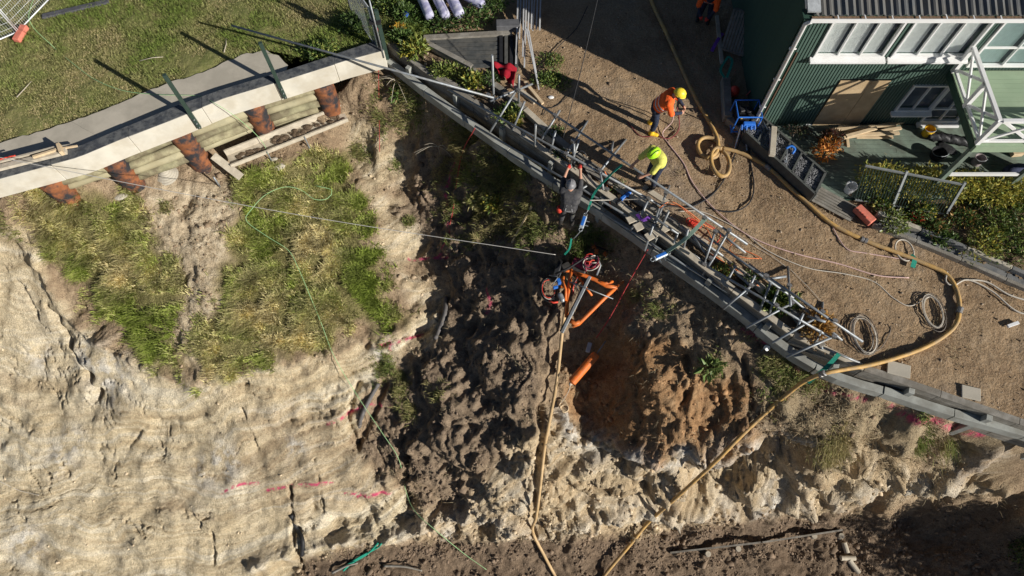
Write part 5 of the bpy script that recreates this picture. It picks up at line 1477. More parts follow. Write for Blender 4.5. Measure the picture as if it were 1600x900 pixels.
        if kind == "ridge":
            for s_ in (-1, 1):
                q = J["head"] + side * s_ * .13 + hu * .0
                MB().ellipsoid(q, (.032, .045, .05), R, 10, 7).build("ear_muff", blk, h, smooth=True)
    return root, J
def frame(yaw, lean=0):
    return Vector((math.cos(yaw), math.sin(yaw), 0)), Vector((math.sin(yaw), -math.cos(yaw), 0))
def pose(base, yaw, pts, heads=None):
    f, s = frame(yaw); J = {"_fwd": f, "_side": s}
    for k, (a, b, c) in pts.items(): J[k] = Vector(base) + f * a + s * b + Vector((0, 0, c))
    return J
skin = mat("skin", (.50, .27, .18), .6, var=.08, scale=20, bump=.05)
hair = mat("dark_hair", (.05, .035, .025), .7, var=.3, scale=60)
navy = mat("navy_workwear", (.022, .03, .055), .85, var=.25, scale=12, bump=.9, bscale=12)
hivis_o = mat("orange_hivis", (.90, .13, .02), .8, var=.08, scale=8, bump=.9, bscale=11)
hivis_y = mat("yellow_hivis", (.62, .60, .13), .8, var=.08, scale=8, bump=.9, bscale=11)
gumboot = mat("yellow_gumboot", (.78, .50, .03), .5, var=.1, scale=8)
silver_band = mat("silver_reflective_band", (.55, .56, .58), .5, .2, var=.1)
dark_cloth = mat("charcoal_workwear", (.045, .045, .05), .9, var=.3, scale=9, bump=.4, bscale=18, dirt=(.10, .095, .09), dirt_amt=.6, dscale=8)
helm_y = mat("yellow_helmet", (.80, .62, .05), .35, var=.05)
helm_l = mat("lime_helmet", (.45, .85, .03), .35, var=.05)
helm_g = mat("grey_helmet", (.20, .20, .21), .4, var=.2, scale=14)
black_boot = mat("black_boot", (.03, .027, .025), .6)
# worker in orange: stands, leans forward over a hose
base = W(1016, 203, .02)
J = pose(base, -.25, {"pelvis": (.0, 0, .95), "neck": (.26, 0, 1.40), "head": (.42, -.02, 1.50), "shL": (.24, -.19, 1.36), "shR": (.24, .19, 1.36), "elL": (.42, -.24, 1.14), "elR": (.36, .27, 1.10), "wrL": (.60, -.10, 1.06), "wrR": (.58, .12, 1.02),
                       "hipL": (.0, -.10, .90), "hipR": (.0, .10, .90), "knL": (.05, -.14, .48), "knR": (.07, .13, .48), "footL": (-.05, -.19, .0), "footR": (.03, .15, .0)})
person("worker in orange jacket, navy trousers, yellow helmet and yellow gumboots on the drive", J, dict(shirt=hivis_o, sleeve=navy, trouser=navy, boot=gumboot, skin=skin, hair=hair, glove=skin, band=silver_band), helmet=(helm_y, "ridge"))
# worker in yellow: bends over the scaffold rail, left hand on the tube
base = W(1014, 288, .02)
J = pose(base, math.pi + .55, {"pelvis": (-.08, 0, .93), "neck": (.10, -.04, 1.40), "head": (.22, -.03, 1.52), "shL": (.12, -.21, 1.36), "shR": (.09, .17, 1.37), "elL": (.30, -.24, 1.10), "elR": (.30, .24, 1.12),
                       "wrL": (.50, -.14, .95), "wrR": (.47, .26, .92), "hipL": (-.08, -.10, .88), "hipR": (-.08, .10, .88), "knL": (.02, -.13, .47), "knR": (-.02, .12, .47), "footL": (-.02, -.15, 0), "footR": (-.10, .14, 0)})
person("worker in yellow shirt and lime helmet with a hand on the scaffold tube", J, dict(shirt=hivis_y, sleeve=skin, trouser=navy, boot=black_boot, skin=skin, hair=hair, glove=skin), helmet=(helm_l, "vent"))
# worker in dark clothes below the wall, reaching up onto the strip
fz = G(887, 345).z
base = W(886, 345, fz)
hh = 0.05 - 1.62
base = Vector((1.58, 9.78, fz))
k = max(.9, min(1.15, (0.10 - fz) / 1.60))
J = pose(base, math.pi / 2 - .12, {"pelvis": (.0, 0, .95 * k), "neck": (.16, 0, 1.44 * k), "head": (.26, -.02, 1.58 * k), "shL": (.18, -.2, 1.41 * k), "shR": (.18, .2, 1.41 * k), "elL": (.45, -.22, 1.50 * k), "elR": (.46, .22, 1.48 * k),
                       "wrL": (.72, -.14, 1.62 * k), "wrR": (.74, .18, 1.62 * k), "hipL": (0, -.1, .9 * k), "hipR": (0, .1, .9 * k), "knL": (.06, -.13, .48 * k), "knR": (.08, .12, .48 * k), "footL": (-.02, -.16, 0), "footR": (-.03, .14, 0)})
rt, J3 = person("worker in dark clothes and grey helmet below the wall, arms stretched over the waler", J, dict(shirt=dark_cloth, sleeve=skin, trouser=dark_cloth, boot=black_boot, skin=skin, hair=hair, glove=mat("red_glove", (.55, .05, .035), .7, var=.15)), helmet=(helm_g, "ridge"))
# harness straps and a red pouch on that worker
fw_, sd_ = J3["_fwd"], J3["_side"]
for s_ in (-1, 1):
    pts = [J3["pelvis"] + sd_ * s_ * .10 - fw_ * .16, J3["pelvis"].lerp(J3["neck"], .55) + sd_ * s_ * .06 - fw_ * .165, J3["pelvis"].lerp(J3["neck"], .95) + sd_ * s_ * .10 - fw_ * .07]
    MB().tube(spline(pts, .04), .018, 6).build("harness_strap", mat("grey_harness", (.28, .28, .28), .8), rt, smooth=True)
pts = [J3["pelvis"] + (sd_ * math.cos(a) * .225 + fw_ * math.sin(a) * .155) for a in np.linspace(0, 2 * math.pi, 20)]
MB().tube(pts, .022, 6).build("harness_belt", MATS["grey_harness"], rt, smooth=True)
pc = J3["pelvis"] - sd_ * .25 - fw_ * .06 - Vector((0, 0, .12))
MB().lathe(pc + Vector((0, 0, -.12)), pc + Vector((0, 0, .10)), [(0, .05), (.3, .08), (1, .085)], 12).build("tool_pouch", red_plastic, rt, smooth=True)
# worker in the house shade
base = W(1098, 32, .02)
J = pose(base, -1.9, {"pelvis": (-.1, 0, .72), "neck": (.20, 0, 1.10), "head": (.36, 0, 1.16), "shL": (.2, -.2, 1.07), "shR": (.2, .2, 1.07), "elL": (.36, -.24, .82), "elR": (.36, .24, .82), "wrL": (.50, -.12, .62), "wrR": (.50, .12, .62),
                       "hipL": (-.1, -.1, .68), "hipR": (-.1, .1, .68), "knL": (.18, -.14, .42), "knR": (.18, .14, .42), "footL": (-.05, -.15, 0), "footR": (-.05, .15, 0)})
person("crouching worker in orange and navy jacket in the house shade at the top edge", J, dict(shirt=hivis_o, sleeve=navy, trouser=navy, boot=black_boot, skin=skin, hair=hair, glove=mat("red_glove", (.55, .05, .035), .7), band=silver_band), helmet=(mat("navy_helmet", (.02, .025, .04), .4), "vent"))

# ================================================================== DRILL RIG
def wheel(center, axis, r, w, parent, rim_m=None):
    c = Vector(center); ax = Vector(axis).normalized()
    t = MB().lathe(c - ax * w / 2, c + ax * w / 2, [(0, r * .62), (.02, r * .9), (.2, r), (.8, r), (.98, r * .9), (1, r * .62)], 28).build("wheel", rubber, parent, smooth=False)
    MB().lathe(c - ax * w * .56, c + ax * w * .56, [(0, r * .2), (.02, r * .55), (.3, r * .58), (.7, r * .58), (.98, r * .55), (1, r * .2)], 20).build("rim", rim_m or galv, t, smooth=False)
    return t
gz = G(915, 460).z
rig = thing("drill_rig", Vector((W(915, 455, gz).x, W(915, 455, gz).y, gz)), "orange tube framed drill rig on the slope below the scaffold", "drill rig")
zt = gz + .80
def R_(x, y, dz=0.0): return W(x, y, zt + dz)
def rt_(pts, r, m_, name, n=10):
    return MB().tube([R_(*p) for p in pts], r, n).build(name, m_, rig, smooth=True)
rt_([(892, 424), (912, 430), (930, 437), (948, 447), (966, 450)], .058, orange_paint, "cross_tube")
rt_([(930, 437, .0), (945, 443, .06), (958, 440, .02)], .042, orange_paint, "cross_tube")
rt_([(894, 414, .02), (889, 452, -.05), (886, 478, -.15), (885, 496, -.3)], .055, orange_paint, "frame_leg")
rt_([(964, 448, .0), (944, 466, -.06), (920, 490, -.2), (904, 506, -.32), (894, 510, -.36)], .058, orange_paint, "frame_leg")
rt_([(890, 500, -.3), (899, 506, -.32), (906, 503, -.3)], .07, orange_paint, "foot_bracket")
rt_([(880, 432, .0), (878, 450, -.05)], .05, orange_paint, "bracket")
MB().beam(R_(922, 432, .22), R_(878, 520, -.25), .085, .10).build("mast", galv, rig, bevel=.008)
MB().beam(R_(919, 434, .16), R_(876, 518, -.31), .06, .06).build("mast_rail", rubber, rig)
rt_([(890, 440, .25), (958, 467, .15)], .016, galv, "tie_rod")
rt_([(858, 430, .2), (872, 433, .25), (862, 447, .1)], .016, galv, "tie_rod")
wheel(R_(984, 430, -.2), (R_(966, 450) - R_(930, 437)), .36, .17, rig)
wheel(R_(872, 423, -.25), (R_(966, 450) - R_(930, 437)), .36, .17, rig)
# winch, hydraulic motor and tangled hoses
maroon = mat("maroon_hose", (.22, .025, .05), .6, var=.3, scale=14)
MB().lathe(R_(912, 418, .2), R_(934, 412, .2), [(0, .05), (.05, .13), (.12, .13), (.14, .09), (.86, .09), (.88, .13), (.95, .13), (1, .05)], 18).build("winch_drum", maroon, rig, smooth=False)
for k in range(7):
    c = R_(924 + random.uniform(-5, 5), 409 + random.uniform(-5, 5), .3)
    rr, ph = random.uniform(.12, .24), random.uniform(0, 6)
    pts = [c + Vector((rr * math.cos(a + ph), rr * .8 * math.sin(a + ph), .06 * math.sin(2 * a + k))) for a in np.linspace(0, 5.2, 18)]
    MB().tube(pts, .016, 6).build("hose_loop", (maroon, rope_mat, red_plastic, rubber)[k % 4], rig, smooth=True)
rt_([(868, 428, .15), (890, 418, .28), (912, 404, .34), (932, 402, .3)], .03, rubber, "main_hose")
rt_([(932, 400, .3), (938, 415, .2), (932, 430, .1)], .035, galv, "cylinder")
MB().box(R_(873, 440, .1), (.10, .16, .14), .3).build("control_box", blue_plastic, rig, bevel=.01)
MB().box(R_(868, 449, .1), (.14, .07, .1), .3).build("control_box", blue_plastic, rig, bevel=.01)
MB().lathe(R_(874, 458, .0), R_(880, 472, -.05), [(0, .05), (.2, .075), (.8, .075), (1, .04)], 14).build("drill_motor", galv, rig, smooth=False)
for k, (a, b, z, w) in enumerate(((928, 386, -.1, .12), (932, 393, -.05, .14), (946, 397, .05, .13), (926, 380, -.15, .08))):
    MB().box(R_(a, b, z), (w, w * .8, w * .6), .4 + k).build("anchor_plate", orange_paint, rig, bevel=.01)
MB().beam(R_(930, 384, -.05), R_(950, 392, -.0), .03, .03).build("anchor_bar", rubber, rig)
for k in range(4):
    pts = ring(857, 452, 13 - k, 20 - 2 * k, zt - .3 + .03 * k, .1, turns=.85, start=.8 + .2 * k)
    MB().tube(pts, .014, 6).build("hose_loop", (rubber, rubber, rope_mat, red_plastic)[k], rig, smooth=True)
MB().tube([R_(858, 470, -.2), R_(865, 473, -.2), R_(872, 472, -.2)], .028, 8).build("hose_end", red_plastic, rig, smooth=True)
for k in range(6):
    a = R_(895 + random.uniform(-5, 10), 435 + random.uniform(-3, 6), .1); b = R_(898 + random.uniform(-8, 8), 470 + random.uniform(-8, 10), -.1)
    MB().tube(spline([a, a.lerp(b, .5) + Vector((random.uniform(-.1, .1), 0, .08)), b], .06), .011, 6).build("thin_hose", (rubber, galv, red_plastic)[k % 3], rig, smooth=True)
MB().box(R_(905, 420, -.05), (.42, .30, .26), -.4).build("gearbox", mat("rig_dark_steel", (.06, .055, .05), .6, .3, var=.4, scale=10, bump=.3), rig, bevel=.03)
MB().lathe(R_(896, 408, .05), R_(916, 416, .1), [(0, .06), (.05, .15), (.95, .15), (1, .06)], 18).build("engine_cover", maroon, rig)
MB().box(R_(884, 418, .0), (.26, .22, .22), .5).build("hydraulic_tank", MATS["rig_dark_steel"], rig, bevel=.02)
MB().box(R_(938, 424, -.1), (.22, .18, .16), -.3).build("pump", MATS["rig_dark_steel"], rig, bevel=.02)
MB().box(R_(882, 470, -.25), (.16, .34, .14), .1).build("rotary_head", MATS["rig_dark_steel"], rig, bevel=.02)
rt_([(878, 436, .05), (884, 452, .0), (884, 470, -.1)], .035, orange_paint, "bracket")
rt_([(900, 428, .05), (925, 462, .0)], .03, orange_paint, "bracket")
rt_([(965, 447, .02), (985, 430, -.15)], .04, orange_paint, "axle")
rt_([(890, 424, .02), (872, 424, -.2)], .04, orange_paint, "axle")
# slings from the rig up to the hoists
strap([R_(882, 398, .3), R_(890, 388, .4), R_(893, 372, .5)], .05, "green sling between the drill rig and the blue hoist")
def hoist(px, py, z, rz, lab):
    c = W(px, py, z)
    h = thing("lever_hoist", c, lab, "hoist", "hoists holding the rig")
    d = Vector((math.cos(rz), math.sin(rz), 0)); u = Vector((0, 0, 1))
    MB().beam(c - d * .2, c + d * .2, .13, .10).build("body", mat("steel_housing", (.45, .50, .53), .5, .3, var=.1), h, bevel=.02)
    MB().beam(c - d * .14 + u * .055, c + d * .16 + u * .055, .08, .02).build("cover", blue_plastic, h, bevel=.005)
    s_ = Vector((-d.y, d.x, 0))
    for k in (-.08, .06): MB().tube([c + d * k, c + d * k - s_ * .17], .014, 8).build("lever", galv, h)
    for e_ in (-1, 1):
        pts = [c + d * e_ * .2 + (d * e_ * (.05 + .05 * math.cos(a)) + s_ * .05 * math.sin(a)) for a in np.linspace(0, 6.0, 14)]
        MB().tube(pts, .013, 6).build("hook", galv, h, smooth=True)
    return h
hoist(911, 347, -.6, 1.25, "blue and silver lever hoist hanging below the dark-clothed worker")
hoist(1032, 400, -.15, .45, "blue and silver lever hoist lying on the waler at the faded green strap")
line("sling", [W(919, 328, -.35), W(914, 336, -.5)], .014, galv, "chain link above the upper blue hoist", "chain", 6)
line("chain", [W(908, 360, -.75), W(897, 372, -1.0), R_(893, 372, .5)], .014, galv, "chain link below the upper blue hoist", "chain", 6)
cb = thing("chain_block", W(1082, 348, .1), "red chain block lying among the scaffold tubes", "chain block")
MB().lathe(W(1076, 346, .12), W(1090, 352, .12), [(0, .06), (.1, .11), (.9, .11), (1, .06)], 14).build("body", red_plastic, cb)
for k in range(4):
    pts = ring(1078 + k * 4, 346 + k * 2, 6, 5, .2, .05, turns=.9, start=k)
    MB().tube(pts, .012, 6).build("chain_loop", red_plastic, cb, smooth=True)
gr = thing("angle_grinder", W(975, 306, .0), "blue power tool lying between the scaffold boards", "power tool")
MB().beam(W(970, 312, .06), W(985, 300, .06), .10, .09).build("body", blue_plastic, gr, bevel=.02)
MB().tube([W(985, 300, .06), W(992, 294, .06)], .04, 10).build("nose", blk, gr)
MB().box(W(966, 316, .04), (.14, .10, .1), .6).build("battery", blk, gr, bevel=.015)
# drill hammer
hz = G(910, 575).z + 1.0
a, b = W(892, 599, hz - .15), W(932, 553, hz + .15)
hm = thing("drill_hammer", a, "orange cylindrical hammer hanging over the orange clay pit", "hammer")
MB().lathe(a, b, [(0, .03), (.03, .105), (.05, .128), (.5, .128), (.93, .132), (1, .11)], 18).build("casing", orange_paint, hm, smooth=False)
MB().lathe(a - (b - a) * .07, a, [(0, .02), (1, .07)], 12).build("bit", pine_pale, hm, smooth=True)
MB().tube([b, b + (b - a) * .35 + Vector((0, .05, .1))], .02, 8).build("shackle", galv, hm, smooth=True)
MB().box(W(920, 543, hz + .1), (.13, .30, .10), -.3).build("swivel_box", mat("steel_housing", (.45, .5, .53), .5, .3), hm, bevel=.012)
line("rope", [a, W(888, 612, hz - .2), G(876, 632, .08)], .01, rope_mat, "thin cord hanging from the orange hammer's tip", "rope", 6)
rc = thing("rope_heap", G(880, 632), "small heap of tan rope at the pit's left lip", "rope")
for k in range(5):
    pts = ring(878 + k, 630 + 2 * k, 6, 6, G(880, 632).z + .1 + .02 * k, .05, turns=.9, start=k)
    MB().tube(pts, .024, 6).build("rope_turn", pine, rc, smooth=True)
# survey prism
sp = G(1190, 548)
pr = thing("survey_prism", sp, "white survey prism on a short stake below the waler", "prism")
MB().tube([sp - Vector((0, 0, .1)), sp + Vector((0, 0, .3))], .015, 8).build("stake", galv, pr)
MB().lathe(sp + Vector((0, 0, .3)), sp + Vector((.03, -.06, .36)), [(0, .05), (.2, .075), (1, .075)], 14).build("head", white_paint, pr, smooth=False)
MB().box(sp + Vector((-.02, .03, .28)), (.09, .05, .13)).build("bracket", rubber, pr)

# ================================================================== AROUND THE LAWN AND STEPS
# dark stained steps
sd2 = thing("timber_deck", W(760, 80, .0), "small dark grey boarded landing beside the battens at the top", "deck")
dark_stain = mat("dark_grey_stain", (.075, .078, .076), .7, var=.25, scale=6, bump=.2, dirt=(.13, .12, .10), dirt_amt=.5)
q0, q1, q2, q3 = W(668, 62, .12), W(778, 58, .12), W(780, 106, .12), W(730, 106, .12)
for i in range(7):
    t = (i + .5) / 7
    a = q0.lerp(q3, t); b = q1.lerp(q2, t)
    MB().beam(a, b, .135, .04).build("deck_board", dark_stain, sd2)
for i in range(4):
    xx = 780 + i * 8
    MB().beam(W(xx + 3, 56, .1 - .02 * i), W(xx + 3, 110, .1 - .02 * i), .10, .16).build("slot_board", dark_stain if i % 2 else rubber, sd2)
MB().beam(W(662, 60, .15), W(800, 52, .15), .16, .12).build("edge_board", old_wood, sd2)
MB().beam(W(668, 68, .16), W(737, 104, .16), .15, .10).build("edge_board", old_wood, sd2)
tag(MB().beam(W(775, 41, .25), W(812, 40, .25), .30, .28).build("concrete_block", mat("dark_concrete", (.11, .11, .115), .9, var=.2), bevel=.02), "dark grey block under the leaning grey battens", "block")
# bundle of grey battens
batten_grey = mat("grey_batten", (.42, .42, .42), .7, var=.15, scale=8, bump=.1)
for i in range(9):
    x0 = 806 + i * 4.4
    y1 = (100, 62, 88, 105, 58, 45, 48, 46, 47)[i]
    o = MB().beam(W(x0 + 4, -20, .55 + .02 * (i % 3)), W(x0 + (i % 3), y1, .12 + .07 * (i % 3)), .045, .05).build("batten", batten_grey, bevel=.003)
    tag(o, "%s grey batten from the left in the bundle at the top of the drive" % ("first", "second", "third", "fourth", "fifth", "sixth", "seventh", "eighth", "ninth")[i], "batten", "bundled grey battens")
for k, (a, b) in enumerate((((822, 45), (842, 140)), ((826, 48), (841, 132)))):
    tag(MB().beam(W(*a, .5), W(*b, .06), .04, .05).build("batten", batten_grey, bevel=.003), ("angled white pole resting on the weeds, the longer of two", "angled white pole resting on the weeds, the shorter of two")[k], "batten")
# red cloth
v, f = [], []
n = 12
for i in range(n + 1):
    for j in range(n + 1):
        u, w_ = i / n, j / n
        p = W(768, 101, .16).lerp(W(808, 106, .16), u).lerp(W(784, 122, .1).lerp(W(802, 138, .1), u), w_)
        v.append(p + Vector((0, 0, .07 * math.sin(u * 11 + w_ * 5) + .05 * math.sin(w_ * 13 + u * 3) + .06)))
for i in range(n):
    for j in range(n): f.append((i * (n + 1) + j, (i + 1) * (n + 1) + j, (i + 1) * (n + 1) + j + 1, i * (n + 1) + j + 1))
o = MB().add(v, f).build("red_cloth", mat("crimson_cloth", (.26, .006, .016), .9, var=.2, scale=14), smooth=True)
o.modifiers.new("thickness", 'SOLIDIFY').thickness = .012
tag(o, "crumpled crimson cloth draped at the foot of the dark landing", "cloth")
# wrapped poles
wrap = mat("white_plastic_wrap", (.58, .57, .62), .45, var=.25, scale=7, bump=.4, bscale=10, dirt=(.20, .20, .38), dirt_amt=.7, dscale=3)
for i, (a, b, r, lab) in enumerate((((640, -45), (672, 27), .15, "plastic wrapped pole in the shrubs, leftmost of the three together"), ((662, -45), (697, 26), .15, "plastic wrapped pole in the shrubs, middle of the three together"), ((684, -45), (719, 24), .17, "plastic wrapped pole in the shrubs, rightmost of the three together"), ((690, -30), (755, 8), .16, "plastic wrapped pole lying apart, nearest the dark landing"))):
    p0, p1 = W(*a, .55), W(*b, .45)
    tag(MB().lathe(p0, p1, [(0, r), (.3, r * 1.04), (.6, r * .97), (.96, r), (1, r * .8)], 16).build("wrapped_pole", wrap, smooth=True), lab, "pole", "wrapped poles in the shrubs")
# corner gate posts
gp = thing("gate_post", W(603, 85, .1), "pair of dark green steel posts clamped at the wall corner", "post")
for a, b, w_ in (((604, 88, -.1), (577, 14, 1.5), .12), ((594, 84, -.1), (571, 22, 1.4), .10)):
    pa = W(*a)
    MB().box((pa.x, pa.y, .75), (w_, w_, 1.9), .3).build("post", dark_green_steel, gp, bevel=.006)
pa = W(600, 86, 0)
MB().tube([(pa.x - .0, pa.y - .1, 0), (pa.x - .02, pa.y - .1, 2.2)], .025, 8).build("bolt_rod", galv, gp, smooth=True)
MB().box((pa.x - .02, pa.y - .03, 1.35), (.32, .16, .09)).build("clamp", rubber, gp)
# mesh gate swung back beside the posts
mg = thing("mesh_panel", W(560, 30, .1), "galvanised mesh gate panel standing at the wall corner posts", "fence panel")
g0, g1 = W(594, 84, .1), W(530, -10, .1)
g1 = g0 + (g1 - g0).normalized() * 2.0
for z in (.08, 1.75): MB().tube([g0 + Vector((0, 0, z)), g1 + Vector((0, 0, z))], .02, 8).build("frame_tube", galv, mg, smooth=True)
for p in (g0, g1): MB().tube([p + Vector((0, 0, .06)), p + Vector((0, 0, 1.77))], .02, 8).build("frame_tube", galv, mg, smooth=True)
mb = MB()
for i in range(1, 24):
    p = g0.lerp(g1, i / 24); mb.tube([p + Vector((0, 0, .08)), p + Vector((0, 0, 1.75))], .004, 4, False)
for i in range(1, 16):
    z = .08 + 1.67 * i / 16; mb.tube([g0 + Vector((0, 0, z)), g1 + Vector((0, 0, z))], .004, 4, False)
mb.build("mesh_wires", galv, mg)["kind"] = "stuff"
# temporary fence in the left corner
def temp_fence(a, b, lab, h=1.9):
    a, b = Vector(a), Vector(b)
    t = thing("temporary_fence", a, lab, "fence panel", "temporary fence panels in the lawn corner")
    up = Vector((0, 0, 1))
    for z in (.12, h): MB().tube([a + up * z, b + up * z], .021, 8).build("frame_tube", white_galv, t, smooth=True)
    for p in (a, b): MB().tube([p + up * .05, p + up * (h + .02)], .021, 8).build("frame_tube", white_galv, t, smooth=True)
    mb = MB()
    L = (b - a).length
    n = int(L / .07)
    for i in range(1, n): p = a.lerp(b, i / n); mb.tube([p + up * .12, p + up * h], .003, 3, False)
    for i in range(1, int(h / .2)): mb.tube([a + up * (.12 + .2 * i), b + up * (.12 + .2 * i)], .003, 3, False)
    mb.build("mesh_wires", white_galv, t)["kind"] = "stuff"
white_galv = mat("bright_galvanised", (.72, .74, .75), .45, .3, var=.08)
fa = W(31, 50, .05)
fz_ = 1.9
top_join = W(31, 50, fz_)
def gpt(px, py): p = W(px, py, .12); return Vector((p.x, p.y, .03))
temp_fence(gpt(30, 49), gpt(98, -22), "temporary mesh fence panel running to the top edge in the lawn corner")
temp_fence(gpt(28, 51), gpt(-60, 88), "temporary mesh fence panel running off the left edge of the lawn")
foot_m = mat("faded_red_block", (.62, .19, .13), .8, var=.15, scale=8, bump=.3)
c = gpt(31, 52)
tag(MB().box((c.x + .02, c.y + .0, .11), (.22, .60, .16), -.15).build("weight_block", foot_m, bevel=.02), "faded red weight block holding the temporary fence on the lawn", "fence foot")
tag(MB().beam(W(66, 26, .06), W(170, 2, .06), .18, .07).build("garden_edging", mat("dark_edging", (.09, .09, .10), .8, var=.3), bevel=.01), "dark plastic sheet edging along the top of the lawn", "edging")
for (a, b, lab) in (((26, 152), (49, 127), "thin dry stick on the lawn near the left edge"), ((218, 95), (255, 89), "thin dry stick lying on the middle of the lawn"), ((350, 82), (353, 60), "thin dry stalk standing on the lawn near the path end")):
    tag(MB().tube([W(*a, .08), W((a[0] + b[0]) / 2 + 2, (a[1] + b[1]) / 2 - 2, .1), W(*b, .09)], .014, 6, r2=.008).build("dry_stick", pine_pale, smooth=True), lab, "stick")
tag(MB().ellipsoid(W(634, 22, .35), (.10, .14, .08), None, 9, 6).build("blue_rag", mat("blue_cloth", (.03, .10, .40), .8, var=.2)), "small blue rag caught in the shrubs above the wall corner", "rag")
tag(MB().ellipsoid(W(861, 152, .03), (.09, .06, .03), None, 9, 6).build("paper_scrap", white_paint), "white paper scrap on the drive beside the worker's shadow", "litter")

# ================================================================== DECK CLUTTER, FENCE, GARDEN EDGE
lum = [((1305, 208), (1412, 190), .10), ((1310, 200), (1400, 196), .16), ((1312, 206), (1395, 205), .08), ((1318, 215), (1408, 200), .22), ((1325, 211), (1405, 208), .28), ((1338, 214), (1395, 214), .12), ((1300, 203), (1355, 199), .22), ((1322, 213), (1370, 200), .34)]
for i, (a, b, z) in enumerate(lum):
    tag(MB().beam(W(*a, z), W(*b, z), .10, .05).build("framing_timber", pine, bevel=.004), "%s pine length in the deck heap below the plywood, counted upward from the bottom" % ("first", "second", "third", "fourth", "fifth", "sixth", "seventh", "eighth")[sorted(range(8), key=lambda q: lum[q][2]).index(i)], "timber", "pine lengths heaped on the deck")
tag(MB().beam(W(1323, 212, .05), W(1325, 230, .05), .08, .06).build("timber_block", pine, bevel=.004), "short pine offcut sticking out of the timber heap on the deck", "timber")
def bucket(px, py, z, m_, lab, r=.14, h=.26):
    c = W(px, py, z)
    b = thing("bucket", c, lab, "bucket")
    n = 20; v, f = [], []
    prof = [(r * .82, 0), (r * .85, .0), (r, h), (r * 1.08, h), (r * 1.08, h - .025), (r * .95, h - .02), (r * .80, .03), (.001, .03)]
    for rr, zz in prof:
        for k in range(n):
            a = 2 * math.pi * k / n; v.append(c + Vector((rr * math.cos(a), rr * math.sin(a), zz)))
    for i in range(len(prof) - 1):
        for k in range(n): f.append((i * n + k, i * n + (k + 1) % n, (i + 1) * n + (k + 1) % n, (i + 1) * n + k))
    f.append(tuple(range(n - 1, -1, -1)))
    MB().add(v, f).build("pail", m_, b, smooth=False)
    pts = [c + Vector((r * 1.08 * math.cos(a), r * .9 * math.sin(a) * .6 - .04, h + .02 + .02 * math.sin(a))) for a in np.linspace(math.pi, 2 * math.pi, 14)]
    MB().tube(pts, .009, 6).build("handle", galv, b, smooth=True)
bucket(1446, 210, .05, mat("yellow_bucket_plastic", (.80, .48, .03), .5), "yellow bucket on the deck beside the dark tarpaulin")
bucket(1325, 298, .06, white_paint, "white bucket on the weathered landing beside the fence")
bucket(1524, 255, .05, mat("dirty_grey_pail", (.35, .30, .30), .6, var=.2), "grubby grey pail on the deck under the balcony")
bucket(1462, 245, .05, rubber, "black tub in the deck shade", .20, .22)
# tarpaulin roll
v, f = [], []
pts = spline([W(1450, 212, .12), W(1480, 216, .16), W(1510, 222, .14), W(1535, 228, .1)], .06)
mbt = MB().tube(pts, .12, 12)
tp = mbt.build("tarpaulin", mat("black_tarpaulin", (.03, .03, .032), .5, var=.3, bump=.6, bscale=12), smooth=True)
rr_ = np.array([v_.co for v_ in tp.data.vertices])
for i, v_ in enumerate(tp.data.vertices): v_.co += Vector((0, .03 * math.sin(i * 1.7), .03 * math.sin(i * .9)))
tag(tp, "dark rolled tarpaulin lying along the deck by the yellow bucket", "tarpaulin")
tag(MB().ellipsoid(W(1480, 232, .06), (.3, .16, .05), Matrix.Rotation(-.6, 3, 'Z'), 10, 6).build("tarpaulin_fold", MATS["black_tarpaulin"]), "loose dark tarpaulin fold spread on the deck boards", "tarpaulin")
tag(MB().box(W(1588, 238, .12), (.32, .22, .14), .1).build("timber_block", pine, bevel=.01), "pine block under the balcony at the right edge", "timber")
tag(MB().ellipsoid(W(1590, 267, .2), (.4, .22, .2), None, 12, 7).build("blue_bag", mat("navy_bag", (.06, .07, .13), .8, var=.2, bump=.4), smooth=True), "dark blue bag under the balcony at the right edge", "bag")
yb = W(1370, 262, .1)
tag(MB().tube([W(1352, 272, .1), W(1358, 262, .3), W(1372, 260, .38), W(1384, 268, .2)], .10, 10).build("yellow_hose_coil", mat("ochre_plastic", (.55, .36, .05), .6, var=.2), smooth=True), "ochre coiled hose in the deck shade behind the fence", "hose")
# balustrade fence
fence = thing("balustrade_fence", W(1400, 335, 0), "grey steel baluster fence leaning in the flower bed", "fence")
rail_m = mat("grey_steel_rail", (.30, .32, .32), .5, .4, var=.1)
def fp(px, py, z): return W(px, py, z)
t0, t1 = fp(1352, 259, 1.05), fp(1508, 289, 1.05)
b0, b1 = fp(1336, 312, .15), fp(1480, 335, .15)
MB().beam(t0, t1, .045, .05).build("top_rail", rail_m, fence); MB().beam(b0, b1, .04, .04).build("bottom_rail", rail_m, fence)
nb = 34
for i in range(nb + 1):
    t = i / nb
    MB().tube([b0.lerp(b1, t), t0.lerp(t1, t)], .011, 5).build("baluster", dark_green_steel, fence)
for t, ov in ((.41, .12), (.985, .12)):
    a, b = b0.lerp(b1, t), t0.lerp(t1, t)
    d = (b - a)
    MB().beam(a - d * .30, b + d * .08, .06, .06).build("post", rail_m, fence)
# red plastic weight
rwz = thing("fence_weight", W(1350, 336, .05), "faded red plastic fence weight with grip holes on the bed edge", "fence foot")
MB().beam(W(1338, 324, .16), W(1363, 348, .16), .24, .18).build("body", foot_m, rwz, bevel=.02)
for t in (.25, .55): MB().box(W(1338, 324, .26).lerp(W(1363, 348, .26), t), (.10, .06, .06), -.8).build("grip_rib", foot_m, rwz)
